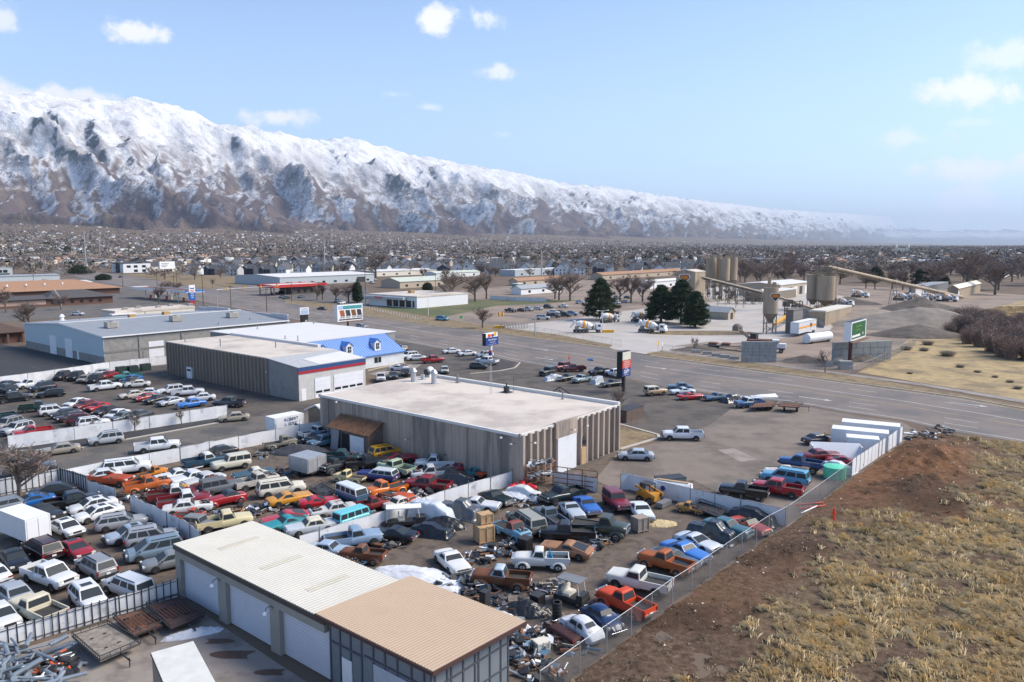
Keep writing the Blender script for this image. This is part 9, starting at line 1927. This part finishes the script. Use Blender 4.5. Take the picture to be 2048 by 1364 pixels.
def skid(px, py, rz, label): g = W(px, py); o = empty('skid_steer', (g.x, g.y, .02), rz, label, 'loader'); ym = mat('machine_ochre', '#b9812c', .55); k = MB(); k.box((0, 0, .8), (2.2, 1.1, .8)); [k.slab([(-1.1, y, 1.7), (1.4, y, .9), (1.4, y, 1.15), (-1.1, y, 1.95)], .12) for y in (-.75, .7)]; k.build('body', ym, o); k = MB(); k.box((-.1, 0, 2.1), (1.3, 1.1, .08)); [k.tube((x, y, 1.1), (x, y, 2.1), .06, n=5) for x in (-.7, .5) for y in (-.5, .5)]; k.box((-.7, 0, 1.6), (.05, 1.0, .9)); k.build('cab', dkm, o); k = MB(); k.box((1.9, 0, .35), (.8, 1.8, .5)); k.build('bucket', greym, o); add_wheels(o, (-.6, .6), .85, .40, .3)
skid(1296, 1005, -.75, 'ochre skid steer loader with a black cage by the white fence')
g = W(1345, 995); o = empty('tank_trailer', (g.x, g.y, .02), -.45, 'white tank trailer with blue ring emblems by the white fence', 'trailer'); k = MB(); k.tube((-2, 0, 1.1), (2, 0, 1.1), .7, n=18); k.build('tank', whp, o); [MB().tube((x, -.72, 1.1), (x, -.69, 1.1), .28, n=14).build('emblem', bluep, o) for x in (-.9, .7)]; k = MB(); k.box((0, 0, 1.83), (3.4, .4, .06)); k.build('walkway', newwood, o); add_wheels(o, (-1.4,), .7, .35, .2)
place_vehicle('cab_truck', '#b98a4a', (1418, 1032), (1348, 1020), 'rust and cream stripped cab on a bare chassis by the fence', GR, wear=.5, scale=.55)
for i, (px, py) in enumerate(((1028,985),(1045,980),(1062,986))): g = W(px, py); o = empty('quad_bike', (g.x, g.y, .02), .6+i, ('left', 'middle', 'right')[i]+' red quad bike by the workshop corner', 'quad bike'); k = MB(); k.ell((0, 0, .7), (.8, .35, .28), 12, 6); k.box((.3, 0, 1.0), (.08, .7, .06)); k.build('body', mat('quad_red', '#c01f2a', .4), o); add_wheels(o, (-.45, .5), .5, .27, .2)
def rack(pts, h, label, m=rustm, name='steel_rack'): q = poly_w(pts); o = empty(name, q[0], 0, label, 'rack'); q = [p-q[0] for p in q] if False else [p-W(*pts[0]) for p in q]; k = MB(); ps = resample(q, 1.5); [k.tube(p, p+Vector((0, 0, h)), .06, n=5) for p in ps]; [k.tube(q[0]+Vector((0, 0, z)), q[-1]+Vector((0, 0, z)), .05, n=5) for z in (.5, h*.45, h*.7, h)]; [k.box(tuple((q[0]+q[-1])/2+Vector((0, 0, z))), ((q[-1]-q[0]).length, .9, .08), rz=math.atan2((q[-1]-q[0]).y, (q[-1]-q[0]).x)) for z in (1.15, 2.5) if name == 'shelving']; k.build('frame', m, o); return o
rack([(1106,972),(1194,984)], 2.3, 'dark red steel pipe rack before the big roller door'); rack([(1054,978),(1106,962)], 2.6, 'orange and grey storage shelving at the workshop corner', mat('rack_orange', (.36, .16, .08), .7), 'shelving')
[setattr(scrap(1080, 972, 1.8, .4, 60, .5, l, sd, [galv, greym, whp, dkm], .7), 'location', W(1080, 972)+Vector((0, 0, z))) for l, sd, z in (('silver engine parts on the top shelf at the workshop corner', 71, 2.55), ('silver engine parts on the middle shelf at the workshop corner', 72, 1.2))]
k = MB(); q = [Vector(v) for v in ((-2.6, 0, .1), (0, 1.1, 1.7), (2.6, 0, .1), (0, -1.1, .2))]; [k.tube(q[i], q[(i+1) % 4], .09, n=5) for i in range(4)]; k.tube(q[0], q[2], .09, n=5); k.tube(q[1], q[3], .09, n=5); [k.tube(q[0].lerp(q[1], t), q[3].lerp(q[2], t), .05, n=4) for t in (.25, .5, .75)]; on(k, 'steel_truss', blackp, 1120, 795, 'black welded steel frame standing on the front lot', 'frame')
k = MB(); k.tube((0, 0, 0), (0, 0, 1.6), .05, n=6); [k.tube((0, 0, 1.4), (math.cos(a)*.45, math.sin(a)*.45, 0), .05, .1, n=5) for a in (0, .8, 1.6, 2.4, 3.2)]; on(k, 'parts_stand', blue_t, 1100, 1135, 'turquoise sheet hanging beside the white rounded pickup', 'sheet')
g = W(1645, 935); k = MB(); k.slab([(-3, -.6, .1), (3, -.6, .1), (3, .8, 1.7), (-3, .8, 1.7)], .12); [k.box((x, .2, .8), (.12, 1.6, 1.5)) for x in (-3, 3)]; on(k, 'tipper_box', whp, 1672, 915, 'open white tipper box holding the crimson car', 'box', -.15)
finish_vehicles()
# ---------------- haze ----------------
def haze():
 mb = MB(); mb.box((0, 31000, 1100), (150000, 64000, 2230)); o = mb.build('haze', [])
 m = bpy.data.materials.new('haze_air'); m.use_nodes = True; nt = m.node_tree; N = nt.nodes
 for n in list(N): N.remove(n)
 out = N.new('ShaderNodeOutputMaterial'); v = N.new('ShaderNodeVolumePrincipled')
 v.inputs['Color'].default_value = (.66, .80, 1, 1); v.inputs['Density'].default_value = HAZE; v.inputs['Anisotropy'].default_value = .3
 nt.links.new(v.outputs[0], out.inputs['Volume']); o.data.materials.append(m); tag(o, None, None, kind='stuff')
HAZE = 3.0e-5
haze()
